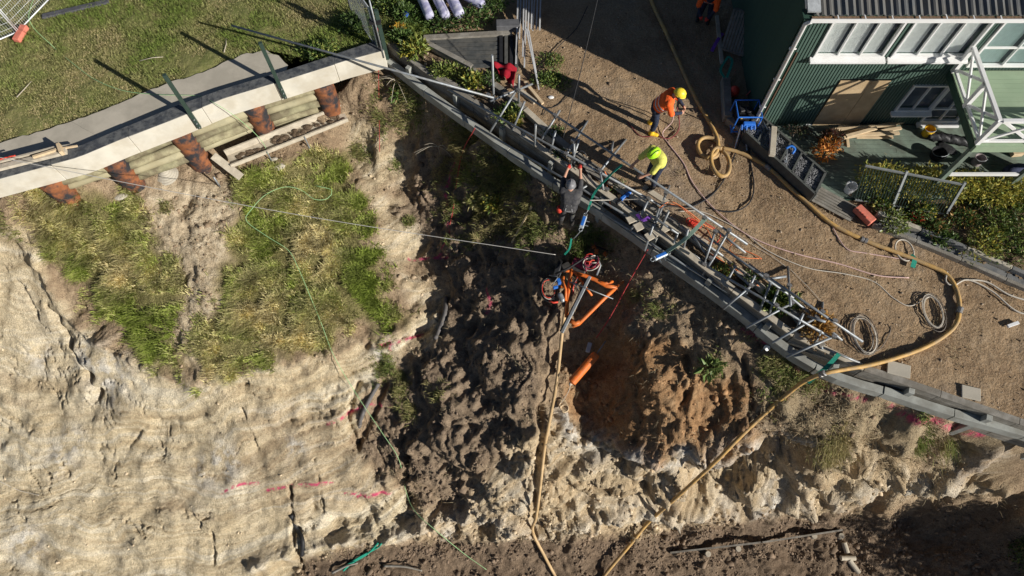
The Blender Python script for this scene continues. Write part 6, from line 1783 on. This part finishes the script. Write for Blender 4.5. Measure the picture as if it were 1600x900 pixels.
# concrete edging along the garden, in blocks
ed = thing("garden_kerb", W(1450, 385, 0), "dark grey edging wall of blocks along the right side garden", "kerb")
ew = [W(a, b, .06) for a, b in ((1362, 352), (1430, 378), (1500, 407), (1570, 438), (1650, 473), (1740, 515))]
slate = mat("slate_edging", (.13, .135, .14), .85, var=.25, scale=5, bump=.3, dirt=(.24, .23, .21), dirt_amt=.5)
for i, (a, b) in enumerate(zip(ew[:-1], ew[1:])):
    e_ = (b - a).normalized() * .006
    n_ = Vector((-(b - a).y, (b - a).x, 0)).normalized()
    MB().beam(a + e_, b - e_, .10, .16).build("edging_length", old_wood, ed, bevel=.008)
    MB().beam(a + e_ + n_ * .16 - Vector((0, 0, .04)), b - e_ + n_ * .16 - Vector((0, 0, .04)), .20, .10).build("gutter_length", slate, ed, bevel=.008)
    MB().beam(a + e_ + n_ * .33 + Vector((0, 0, .06)), b - e_ + n_ * .33 + Vector((0, 0, .06)), .12, .26).build("cap_length", path_mat if i % 2 == 0 else slate, ed, bevel=.012)
# garden soil behind edging
gp_ = [(p.x, p.y + .2) for p in ew] + [(26, ew[-1].y), (26, 9.76), (8.9, 9.76), (W(1330, 300, 0).x, W(1330, 300, 0).y)]
tag(sheet("flower_bed", gp_, .06, strip_mat, .12, .09, seed=93), "dark soil bed of the garden right of the fence", None, None, "structure")

# clutter in the house shade
pal = thing("pallet", W(1155, 50, .3), "dark wooden slatted pallet leaning in the deep shade beside the house", "pallet")
for i in range(9):
    a = W(1128 + i * 4.5, 75 + i * 1.5, .2); b = a + Vector((.35, 1.0, .55))
    MB().beam(a, b, .07, .025).build("slat", old_wood, pal)
MB().beam(W(1128, 75, .16), W(1166, 88, .16), .08, .06).build("cross_bar", old_wood, pal)
MB().beam(W(1128, 75, .16) + Vector((.35, 1.0, .55)), W(1166, 88, .16) + Vector((.35, 1.0, .55)), .08, .06).build("cross_bar", old_wood, pal)
tag(MB().tube([W(1166, 150, .1), W(1206, 102, .8)], .022, 8).build("red_pole", mat("pink_red_pole", (.50, .10, .10), .6)), "red pole leaning against the house corner by the downpipe", "pole")
tag(MB().ellipsoid(W(1147, 143, .18), (.16, .16, .18), None, 12, 8).build("red_drum", red_plastic, smooth=True), "dark red drum behind the grey beam in the shade", "drum")
tag(MB().beam(W(1120, 25, .05), W(1128, 100, .05), .10, .08).build("plank", pine_pale), "pale plank on edge lying in the house shade beside the drive", "plank")

# ================================================================== FOOT OF THE SLIP
lowz = G(1180, 850).z
tw = thing("timber_edge", G(1150, 856), "long weathered board held by round posts along the lower bench", "edging")
for a, b in (((1046, 864), (1186, 848)), ((1188, 848), (1312, 829))):
    p0, p1 = G(*a, .12), G(*b, .12)
    MB().beam(p0, p1, .05, .22).build("edge_board", old_wood, tw)
for a, b in ((1105, 866), (1152, 858), (1270, 838), (1312, 838)):
    p = G(a, b)
    MB().tube([p - Vector((0, 0, .3)), p + Vector((0, 0, .16))], .09, 14).build("round_post", pine_pale, tw)
for (a, b, c_, d_, lab) in ((1317, 848, 1322, 864, "short round log lying on the lower bench, the upper one"), (1312, 872, 1334, 872, "short round log lying on the lower bench, the middle one"), (1325, 875, 1340, 895, "short round log lying on the lower bench, the lowest one")):
    tag(MB().tube([G(a, b, .08), G(c_, d_, .08)], .085, 12).build("log", pine_pale, smooth=False), lab, "log")
MBb = [((600, 884), (660, 892), "rough branch among the rubble at the bottom edge"), ((520, 895), (560, 880), "dark branch beside the green hose at the bottom edge")]
for a, b, lab in MBb:
    p0, p1 = G(*a, .08), G(*b, .1)
    tag(MB().tube(spline([p0, p0.lerp(p1, .5) + Vector((.05, .05, .1)), p1], .08), .05, 8, r2=.025).build("branch", old_wood, smooth=True), lab, "branch")

# ================================================================== STONES, GRASS, PLANTS
def scatter_rocks(name, P, S, tint, material, seed=1, parent=None, flat=.65):
    """many small angular stones as one mesh"""
    r = np.random.default_rng(seed)
    t = (1 + 5 ** .5) / 2
    ico = np.array([(-1, t, 0), (1, t, 0), (-1, -t, 0), (1, -t, 0), (0, -1, t), (0, 1, t), (0, -1, -t), (0, 1, -t), (t, 0, -1), (t, 0, 1), (-t, 0, -1), (-t, 0, 1)], float) / 1.9
    tri = np.array([(0, 11, 5), (0, 5, 1), (0, 1, 7), (0, 7, 10), (0, 10, 11), (1, 5, 9), (5, 11, 4), (11, 10, 2), (10, 7, 6), (7, 1, 8), (3, 9, 4), (3, 4, 2), (3, 2, 6), (3, 6, 8), (3, 8, 9), (4, 9, 5), (2, 4, 11), (6, 2, 10), (8, 6, 7), (9, 8, 1)])
    n = len(P)
    V = ico[None] * r.uniform(.65, 1.3, (n, 12, 1))
    sc_ = np.stack([r.uniform(.7, 1.5, n), r.uniform(.7, 1.2, n), r.uniform(.45, 1.0, n) * flat / .65], -1)
    V = V * sc_[:, None, :]
    a = r.uniform(0, 6.28, n); c, s = np.cos(a)[:, None], np.sin(a)[:, None]
    x = V[..., 0] * c - V[..., 1] * s; y = V[..., 0] * s + V[..., 1] * c
    V = np.stack([x, y, V[..., 2]], -1) * S[:, None, None] + P[:, None, :]
    F = tri[None] + (np.arange(n) * 12)[:, None, None]
    T = np.repeat(np.concatenate([tint, np.ones((n, 1))], 1)[:, None], 12, 1)
    o = np_mesh(name, V.reshape(-1, 3), F.reshape(-1, 3), material, T.reshape(-1, 4), parent=parent)
    return o
def blades(name, P, H, Wd, col, material, per=5, lean=.6, spread=.05, seed=2, down=None, parent=None):
    """grass blades, two faces each, bending over; one mesh"""
    r = np.random.default_rng(seed)
    n = len(P) * per
    B = np.repeat(P, per, 0) + np.concatenate([r.normal(0, spread, (n, 2)), np.zeros((n, 1))], 1)
    h = np.repeat(H, per) * r.uniform(.5, 1.2, n)
    a = r.uniform(0, 6.28, n)
    d = np.stack([np.cos(a), np.sin(a), np.zeros(n)], -1) * lean * r.uniform(.3, 1.5, (n, 1))
    if down is not None: d += np.repeat(down, per, 0)
    s = np.stack([-np.sin(a), np.cos(a), np.zeros(n)], -1)
    w = np.repeat(Wd, per)[:, None] * r.uniform(.6, 1.3, (n, 1))
    up = np.array([0, 0, 1.0])
    m = B + (up * .6 + d * .35) * h[:, None]
    t = B + (up * .85 + d * 1.0) * h[:, None]
    V = np.stack([B - s * w * .5, B + s * w * .5, m + s * w * .45, m - s * w * .45, t], 1)
    base = (np.arange(n) * 5)[:, None]
    F = np.concatenate([base + np.array([[0, 1, 2]]), base + np.array([[0, 2, 3]]), base + np.array([[3, 2, 4]])], 0)
    cc = np.repeat(col, per, 0) * r.uniform(.75, 1.3, (n, 1))
    T = np.repeat(np.concatenate([cc, np.ones((n, 1))], 1)[:, None], 5, 1)
    return np_mesh(name, V.reshape(-1, 3), F, material, T.reshape(-1, 4), parent=parent)
grass_m = attr_mat("grass_blades", rough=.75, trans=.35)
leaf_m = attr_mat("leaves", rough=.5, trans=.25, spec=.4)
stone_m = attr_mat("loose_stone", rough=.95)
def pick(weight, n, seed):
    r = np.random.default_rng(seed)
    w = weight / weight.sum()
    return r.choice(len(weight), n, p=w)
def lerp3(a, b, t): return np.array(a)[None] * (1 - t[:, None]) + np.array(b)[None] * t[:, None]
gn = fbm(X * 1.6, Y * 1.6, Z * 0, 3, 51); gn2 = fbm(X * 0.6, Y * 0.6, Z * 0, 3, 52)
# bank grass
wgt = np.clip(m_grass, 0, 1) ** 1.5 * sstep(-.25, .3, gn)
k = pick(wgt, 17000, 1)
r = np.random.default_rng(4)
green = np.clip(.5 + .9 * gn2[k] + r.normal(0, .22, len(k)) + .25 * sstep(-6.0, -4.6, VX[k]), 0, 1)
col = lerp3((.72, .62, .33), (.31, .38, .075), green) * (.55 + .75 * np.clip(.5 + fbm(X[k] * 3.2, Y[k] * 3.2, Z[k] * 0, 2, 55), 0, 1))[:, None]
P = np.stack([VX[k], VY[k], VZ[k] - .02], -1)
dn = np.stack([-gyx[k] * .35, -gyy[k] * .35, np.zeros(len(k))], -1)
dn = -np.stack([gyx[k], gyy[k], np.zeros(len(k))], -1) * .5
o = blades("bank_grass", P, .10 + .16 * np.clip(.5 + gn[k], 0, 1.2), np.full(len(k), .020), col, grass_m, 7, .8, .07, 5, dn)
tag(o, "long yellow green grass hanging over the slipped bank", "grass", None, "stuff")
# shaded grass below the wall and weeds over the slopes
def blob_w(pts, r0): 
    w = np.zeros_like(X)
    for a, b, s_ in pts:
        g = GB(a, b); w = np.maximum(w, np.exp(-((X - g.x) ** 2 + (Y - g.y) ** 2) / (r0 * s_) ** 2))
    return w
wg = blob_w([(760, 300, 1.5), (800, 270, 1.2), (720, 230, 1), (840, 330, 1), (640, 150, .9), (600, 170, .6), (1030, 480, .35), (990, 460, .3), (920, 385, .7), (1230, 570, .9), (1270, 585, .6), (1110, 572, .3), (620, 600, .6), (600, 570, .5), (640, 640, .4), (690, 610, .4), (1500, 695, .25), (1440, 690, .2), (860, 330, .5), (1180, 520, .3), (620, 260, .2), (560, 240, .35), (150, 280, .3), (20, 345, .4), (260, 325, .2), (1440, 655, .3), (1300, 690, .4), (640, 350, .2), (780, 340, .6)], .55) * sstep(-.5, .3, gn)
k = pick(wg * (sd_ret > .25), 5200, 6)
green = np.clip(.55 + .6 * gn2[k] + r.normal(0, .25, len(k)), 0, 1)
col = lerp3((.40, .34, .16), (.15, .21, .05), green)
P = np.stack([VX[k], VY[k], VZ[k] - .02], -1); dn = -np.stack([gyx[k], gyy[k], np.zeros(len(k))], -1) * .4
o = blades("weeds", P, np.full(len(k), .15), np.full(len(k), .018), col, grass_m, 6, .9, .06, 7, dn)
tag(o, "scattered green weeds growing on the brown slopes", "weeds", None, "stuff")
# dry straw and roots
wd = (m_straw * 1.0 + .16 * (1 - .8 * m_dark) * (1 - rock) * (1 - m_bench) * (1 - m_grass) * (1 - m_clay * .8)) * sstep(-.3, .4, gn) * (sd_ret > .25)
k = pick(wd, 4200, 8)
col = lerp3((.50, .42, .27), (.28, .21, .13), r.uniform(0, 1, len(k)))
P = np.stack([VX[k], VY[k], VZ[k] + .0], -1); dn = -np.stack([gyx[k], gyy[k], np.zeros(len(k))], -1) * .6
o = blades("dry_straw", P, np.full(len(k), .075), np.full(len(k), .012), col, grass_m, 4, 2.2, .09, 9, dn * .3)
tag(o, "dry straw and fine roots over the bare soil", "straw", None, "stuff")
# clods and stones on the slip
ws = ((1 - rock) * .8 + .9 * m_bench + .5 * m_cliff + .025 * m_sand + .2 * m_dark) * (1 - .9 * m_grass) * sstep(-.5, .5, gn) * (sd_ret > .2)
k = pick(ws, 17000, 10)
sz = np.clip(r.lognormal(-3.75, .55, len(k)), .012, .13)
base_c = np.array((.30, .22, .145))[None] * np.ones((len(k), 1))
def mixc(c, m, t): return c * (1 - m[:, None]) + np.array(t)[None] * m[:, None]
base_c = mixc(base_c, m_sand[k], (.58, .47, .32)); base_c = mixc(base_c, m_cliff[k], (.54, .43, .29)); base_c = mixc(base_c, m_dark[k], (.21, .155, .11)); base_c = mixc(base_c, m_clay[k], (.38, .22, .11)); base_c = mixc(base_c, m_bench[k], (.20, .145, .10))
base_c *= r.uniform(.6, 1.3, (len(k), 1))
o = scatter_rocks("rubble", np.stack([VX[k], VY[k], VZ[k] + sz * .2], -1), sz, base_c, stone_m, 12)
tag(o, "loose clods and stones strewn over the slip", "rubble", None, "stuff")
# pebbles on the drive
n = 8000
px_ = r.uniform(-2.5, 17, n); py_ = r.uniform(2.5, 18, n)
ok = (poly_sd(px_, py_, drive_poly) < -.1)
px_, py_ = px_[ok], py_[ok]
den = fbm(px_ * .7, py_ * .7, px_ * 0, 3, 61)
ok = r.uniform(-.6, .8, len(px_)) < den + .25
px_, py_ = px_[ok], py_[ok]
sz = np.clip(r.lognormal(-4.2, .42, len(px_)), .007, .05)
cc = lerp3((.20, .145, .095), (.46, .37, .27), r.uniform(0, 1, len(px_)) ** 1.6)
o = scatter_rocks("drive_gravel", np.stack([px_, py_, sz * .25 + .005], -1), sz, cc, stone_m, 13)
tag(o, "loose gravel scattered over the dirt driveway", "gravel", None, "stuff")
# dry grass scraps on the drive
n = 2600
px_ = r.uniform(1, 16, n); py_ = r.uniform(3, 12, n)
ok = (poly_sd(px_, py_, drive_poly) < -.15) & (fbm(px_ * .8, py_ * .8, px_ * 0, 3, 62) > .1)
px_, py_ = px_[ok], py_[ok]
o = blades("dry_grass", np.stack([px_, py_, np.zeros(len(px_))], -1), np.full(len(px_), .07), np.full(len(px_), .012), lerp3((.46, .38, .23), (.34, .26, .15), r.uniform(0, 1, len(px_))), grass_m, 4, 1.5, .06, 15)
tag(o, "thin dead grass lying over the dirt driveway", "grass", None, "stuff")
# lawn
n = 46000
lx, ly = r.uniform(-16.5, -2.0, n), r.uniform(8.5, 19.5, n)
pathpoly = [(p.x, p.y) for p in path_top_w] + [(p.x, p.y) for p in reversed(bback_w[:8])]
ok = (poly_sd(lx, ly, lawn_poly) < -.05) & (poly_sd(lx, ly, pathpoly) > .02)
lx, ly = lx[ok], ly[ok]
t = np.clip(.5 + .8 * fbm(lx * .5, ly * .5, lx * 0, 4, 63) + .5 * fbm(lx * 3, ly * 3, lx * 0, 2, 64), 0, 1)
col = lerp3((.46, .39, .20), (.22, .285, .065), t)
hgt = .05 + .05 * t + .12 * sstep(-5.5, -4.2, lx) * sstep(13.4, 14.5, ly)
o = blades("lawn_grass", np.stack([lx, ly, np.full(len(lx), .02)], -1), hgt, np.full(len(lx), .016), col, grass_m, 4, .9, .06, 17)
tag(o, "short worn lawn grass, patchy green and straw", "grass", None, "stuff")

def leaves(parent, name, c, rad, n, size, cols, seed, upright=.35, shell=.55):
    """leaf clump filling an ellipsoid: each leaf a folded blade of four faces"""
    r = np.random.default_rng(seed)
    d = r.normal(0, 1, (n, 3)); d /= np.linalg.norm(d, axis=1)[:, None]
    d[:, 2] = np.abs(d[:, 2]) * 1.0 - .15
    rr = r.uniform(shell, 1.0, (n, 1)) * (1 + .25 * vnoise(d[:, :1] * 2.3, d[:, 1:2] * 2.3, d[:, 2:] * 2.3 + seed, seed))
    P = np.array(c)[None] + d * rr * np.array(rad)[None]
    ax = d + r.normal(0, .6, (n, 3)); ax[:, 2] += upright - .3; ax /= np.linalg.norm(ax, axis=1)[:, None]
    s = np.cross(ax, r.normal(0, 1, (n, 3))); s /= np.linalg.norm(s, axis=1)[:, None]
    nn = np.cross(ax, s)
    L = size * r.uniform(.6, 1.3, (n, 1)); w = L * r.uniform(.28, .42, (n, 1))
    V = np.stack([P, P + ax * L * .45 + s * w * .5 + nn * L * .06, P + ax * L * .5 - nn * L * .05, P + ax * L * .45 - s * w * .5 + nn * L * .06, P + ax * L - nn * L * .15], 1)
    b = (np.arange(n) * 5)[:, None]
    F = np.concatenate([b + np.array([[0, 1, 2]]), b + np.array([[0, 2, 3]]), b + np.array([[1, 4, 2]]), b + np.array([[2, 4, 3]])], 0)
    ci = np.array(cols)[r.integers(0, len(cols), n)] * r.uniform(.7, 1.25, (n, 1))
    T = np.repeat(np.concatenate([ci, np.ones((n, 1))], 1)[:, None], 5, 1)
    return np_mesh(name, V.reshape(-1, 3), F, leaf_m, T.reshape(-1, 4), parent=parent)
stem_m = mat("brown_stem", (.12, .085, .05), .9, var=.3, scale=20)
def shrub(px, py, z, rad, n, size, cols, lab, seed, cat="shrub", name="shrub", group=None):
    c = W(px, py, z) if z is not None else G(px, py)
    t = thing(name, c, lab, cat, group)
    for k in range(5):
        a = 1.26 * k + seed; tip = c + Vector((rad[0] * .6 * math.cos(a), rad[1] * .6 * math.sin(a), rad[2] * .8))
        MB().tube([c, c.lerp(tip, .5) + Vector((0, 0, rad[2] * .15)), tip], .018, 5, r2=.006).build("stem", stem_m, t, smooth=True)
    # several clumps make the uneven outline
    rs = random.Random(seed)
    V = []
    for k in range(4):
        off = Vector((rs.uniform(-.4, .4) * rad[0], rs.uniform(-.4, .4) * rad[1], rs.uniform(0, .25) * rad[2]))
        leaves(t, "foliage", c + off + Vector((0, 0, rad[2] * .25)), tuple(q * rs.uniform(.55, .8) for q in rad), n // 4, size, cols, seed * 7 + k)
    return t
GRN = [(.06, .11, .025), (.09, .15, .035), (.12, .18, .045)]
DGR = [(.035, .065, .02), (.05, .09, .025), (.075, .12, .03)]
YEL = [(.46, .40, .07), (.56, .47, .10), (.28, .29, .06), (.40, .38, .09)]
LIM = [(.22, .28, .06), (.32, .35, .09), (.14, .20, .045)]
ORG = [(.50, .20, .035), (.42, .14, .03), (.55, .28, .06)]
BRN = [(.40, .24, .07), (.30, .17, .05), (.46, .30, .10)]
# along the top of the walls
shrub(652, 78, -.05, (.42, .42, .40), 320, .24, LIM + YEL[:1], "broad leaved yellow green plant just right of the wall corner", 101, "plant", "leafy_plant")
shrub(622, 52, .05, (.25, .25, .30), 160, .13, [(.55, .33, .04), (.45, .25, .03), (.30, .24, .05)], "small plant with orange yellow leaves at the wall corner", 102, "plant", "leafy_plant")
shrub(700, 112, -.05, (.62, .40, .28), 600, .11, LIM, "low pale green plant mat between landing and wall boards", 103, "plant", "leafy_plant")
shrub(735, 132, -.05, (.40, .35, .30), 320, .16, LIM + YEL[:1], "yellow green plant clump left of the tall scaffold upright", 104, "plant", "leafy_plant")
shrub(762, 125, -.05, (.35, .30, .25), 300, .10, DGR + GRN, "dark green plant under the crimson cloth", 105, "plant", "leafy_plant")
shrub(790, 185, -.08, (.50, .42, .30), 520, .13, GRN + LIM, "green plant inside the scaffold's first bay", 106, "plant", "leafy_plant")
shrub(805, 193, -.05, (.2, .18, .2), 120, .13, YEL, "yellow leaved plant at the edge of the first scaffold bay", 107, "plant", "leafy_plant")
shrub(868, 212, -.1, (.40, .3, .2), 260, .09, DGR + GRN, "low green weeds beside the old kerb boards", 108, "plant", "leafy_plant")
shrub(880, 248, -.1, (.35, .3, .2), 200, .09, DGR + BRN[:1], "brown green weeds in the second scaffold bay", 109, "plant", "leafy_plant")
shrub(960, 290, -.1, (.3, .25, .2), 160, .09, GRN + BRN[:1], "small weeds under the blue power tool", 110, "plant", "leafy_plant")
shrub(1130, 420, -.1, (.35, .3, .2), 220, .12, LIM + BRN[1:2], "straggly plant under the leaning scaffold tubes", 111, "plant", "leafy_plant")
shrub(1172, 436, -.1, (.35, .3, .2), 240, .10, DGR + GRN, "dark plant between the loose tubes mid scaffold", 112, "plant", "leafy_plant")
shrub(1216, 478, -.1, (.50, .38, .25), 380, .20, GRN + LIM, "strappy green plant near the scaffold's right end", 113, "plant", "leafy_plant")
shrub(1272, 512, -.05, (.48, .42, .32), 420, .16, BRN + ORG[2:], "dead brown plant at the scaffold's right end", 114, "plant", "leafy_plant")
shrub(1110, 572, None, (.30, .25, .22), 70, .30, [(.16, .24, .07), (.22, .28, .09)], "single strappy green plant on the slope right of the pit", 115, "plant", "leafy_plant")
shrub(775, 318, None, (.55, .4, .3), 380, .20, LIM + YEL[:2], "pale tussock on the shaded slope below the wall", 116, "plant", "tussock")
shrub(745, 312, None, (.4, .3, .25), 220, .20, [(.40, .36, .17), (.28, .29, .10)], "straw coloured tussock on the shaded slope, left one", 117, "plant", "tussock")
shrub(620, 150, None, (.5, .35, .4), 300, .16, GRN + [(.35, .25, .08)], "scraggly bush hanging under the wall corner", 118, "shrub")
# shrubs above the wall corner and round the wrapped poles
for i, (a, b, rx, rz, cols, lab) in enumerate(((640, 30, .55, .55, GRN, "green shrub left of the wrapped poles"), (690, 42, .65, .45, DGR + GRN, "dark green shrub in front of the wrapped poles, left"), (735, 40, .65, .5, DGR + GRN, "dark green shrub in front of the wrapped poles, right"), (775, 15, .55, .6, DGR + GRN, "dark green shrub right of the wrapped poles by the battens"), (610, 15, .6, .5, GRN + LIM, "bright green shrub behind the corner gate posts"), (560, 45, .6, .4, GRN + DGR, "low green shrub between lawn and gate posts"), (500, 85, .55, .3, GRN + LIM, "low weeds at the end of the concrete path"), (625, 60, .35, .3, GRN, "small green shrub touching the wall corner"))):
    shrub(a, b, .02, (rx, rx * .8, rz), 620, .13, cols, lab, 130 + i)
for i, (a, b, lab) in enumerate(((860, 100, "green weeds growing at the foot of the angled white poles, upper clump"), (850, 130, "green weeds growing at the foot of the angled white poles, lower clump"), (868, 130, "green weeds beside the worker's shadow"))):
    shrub(a, b, .0, (.45, .4, .16), 420, .09, LIM + GRN, lab, 150 + i, "plant", "weed_clump")
# garden on the right
shrub(1290, 240, .05, (.42, .40, .45), 420, .13, ORG, "orange leaved shrub on the deck edge beside the gravel planter", 160)
shrub(1292, 222, .05, (.35, .3, .35), 260, .13, [(.13, .05, .04), (.18, .08, .05), (.08, .06, .03)], "dark red leaved shrub behind the orange one", 161)
shrub(1245, 208, .05, (.35, .25, .3), 220, .10, [(.09, .06, .04), (.06, .08, .03)], "dark shrub against the house wall above the planter", 162)
hd = thing("hedge", W(1480, 300, .1), "long yellow green hedge between the deck and the flower bed", "hedge")
a, b = W(1345, 292, .1), W(1640, 322, .1)
for k in range(13):
    t_ = (k + .5) / 13; c = a.lerp(b, t_) + Vector((0, .1 + .1 * math.sin(k * 2.1), .28))
    leaves(hd, "foliage", c, (.48, .50, .48), 420, .11, YEL + LIM[:1], 200 + k, shell=.5)
    MB().tube([c - Vector((0, 0, .4)), c + Vector((.05, 0, .2))], .02, 5).build("stem", stem_m, hd, smooth=True)
beds = [(1375, 318, .5, .3, GRN + YEL[:1], "green plant mat behind the fence balusters, left"), (1430, 330, .5, .3, GRN + YEL[:1], "green plant mat behind the fence balusters, right"), (1395, 350, .5, .28, LIM + [(.4, .42, .33)], "pale green clump at the red fence weight"), (1450, 358, .5, .25, GRN + BRN[1:2], "green brown clump below the fence posts"), (1500, 345, .55, .3, GRN + BRN[:1], "rusty green clump right of the fence"), (1545, 345, .7, .4, GRN + LIM, "bushy green shrub mid garden"), (1590, 345, .7, .45, GRN + LIM, "bushy green shrub at the right edge, upper"), (1530, 385, .7, .35, LIM + YEL[:2], "yellow tipped shrub spilling over the edging, left"), (1580, 395, .8, .45, LIM + GRN, "bright shrub spilling over the edging, right"), (1630, 400, .8, .5, LIM + GRN, "shrub running off the right edge of the garden"), (1475, 372, .4, .2, GRN, "low green clump against the edging blocks"), (1520, 315, .5, .3, DGR + GRN, "dark green plant under the hedge's middle"), (1600, 315, .6, .4, DGR + GRN, "dark green plant under the hedge's right end"), (1425, 345, .3, .2, GRN + [(.6, .05, .03)], "plant with a red flower below the fence")]
for i, (a, b, rx, rz, cols, lab) in enumerate(beds):
    shrub(a, b, .06, (rx, rx * .8, rz), 520, .11, cols, lab, 170 + i)
# big bush, bottom right corner
c = G(1592, 862)
bush = thing("bush", c, "large dark green bush in the bottom right corner", "shrub")
for k in range(10):
    a = k * .9
    off = Vector((.9 * math.cos(a) * random.uniform(.2, 1), .9 * math.sin(a) * random.uniform(.2, 1), random.uniform(.2, .9)))
    leaves(bush, "foliage", c + off + Vector((.5, .1, 0)), (.75, .75, .6), 520, .12, DGR + GRN + LIM[:1], 300 + k)
MB().tube([c, c + Vector((.3, .1, .8))], .06, 8, r2=.03).build("trunk", stem_m, bush, smooth=True)
# bare branches under the wall corner and by the scar
for i, (a, b, n, lab) in enumerate(((620, 130, 9, "tangle of bare twigs hanging under the wall corner"), (685, 232, 7, "dry root tangle on the sandy scar below the wall"), (1040, 640, 0, ""))):
    if not n: continue
    c = G(a, b, .1)
    t = thing("twig_tangle", c, lab, "twigs")
    for k in range(n):
        d = Vector((random.uniform(-1, 1), random.uniform(-1, .3), random.uniform(-.2, .6)))
        MB().tube(spline([c, c + d * .3 + Vector((0, 0, .1)), c + d * .6, c + d * .85 - Vector((0, 0, .12))], .06), .012, 5, r2=.004).build("twig", pine_pale, t, smooth=True)

# unseen tree added outside the frame, lower right, to cast shade on the bench
c = drop(20.3, -1.4)
tree = thing("tree", c, "unseen broad leafy tree added beyond the bottom right bush to shade the bench", "tree")
MB().tube(spline([c - Vector((0, 0, .3)), c + Vector((.1, .1, 1.5)), c + Vector((.2, 0, 3.2))], .2), .22, 10, r2=.12).build("trunk", stem_m, tree, smooth=True)
for k in range(7):
    a = k * .9
    MB().tube([c + Vector((.15, .05, 2.2)), c + Vector((1.6 * math.cos(a), 1.6 * math.sin(a), 3.6)), c + Vector((2.6 * math.cos(a), 2.6 * math.sin(a), 4.2))], .07, 6, r2=.02).build("limb", stem_m, tree, smooth=True)
for k in range(26):
    a, rr_ = random.uniform(0, 6.28), random.uniform(.2, 2.9)
    leaves(tree, "crown", c + Vector((rr_ * math.cos(a), rr_ * math.sin(a), random.uniform(1.8, 5.0))), (1.2, 1.2, .9), 330, .26, DGR + GRN, 400 + k, shell=.2)

# soil clods and litter on the planting strip
n = 3000
sx, sy = r.uniform(-5, 9, n), r.uniform(4, 16, n)
ok = poly_sd(sx, sy, strip_poly) < -.05
sx, sy = sx[ok], sy[ok]
sz = np.clip(r.lognormal(-3.9, .5, len(sx)), .01, .07)
o = scatter_rocks("strip_litter", np.stack([sx, sy, np.full(len(sx), -.07)], -1), sz, lerp3((.12, .085, .055), (.42, .34, .24), r.uniform(0, 1, len(sx)) ** 1.5), stone_m, 19)
tag(o, "soil clods and wood litter along the planting strip", "litter", None, "stuff")
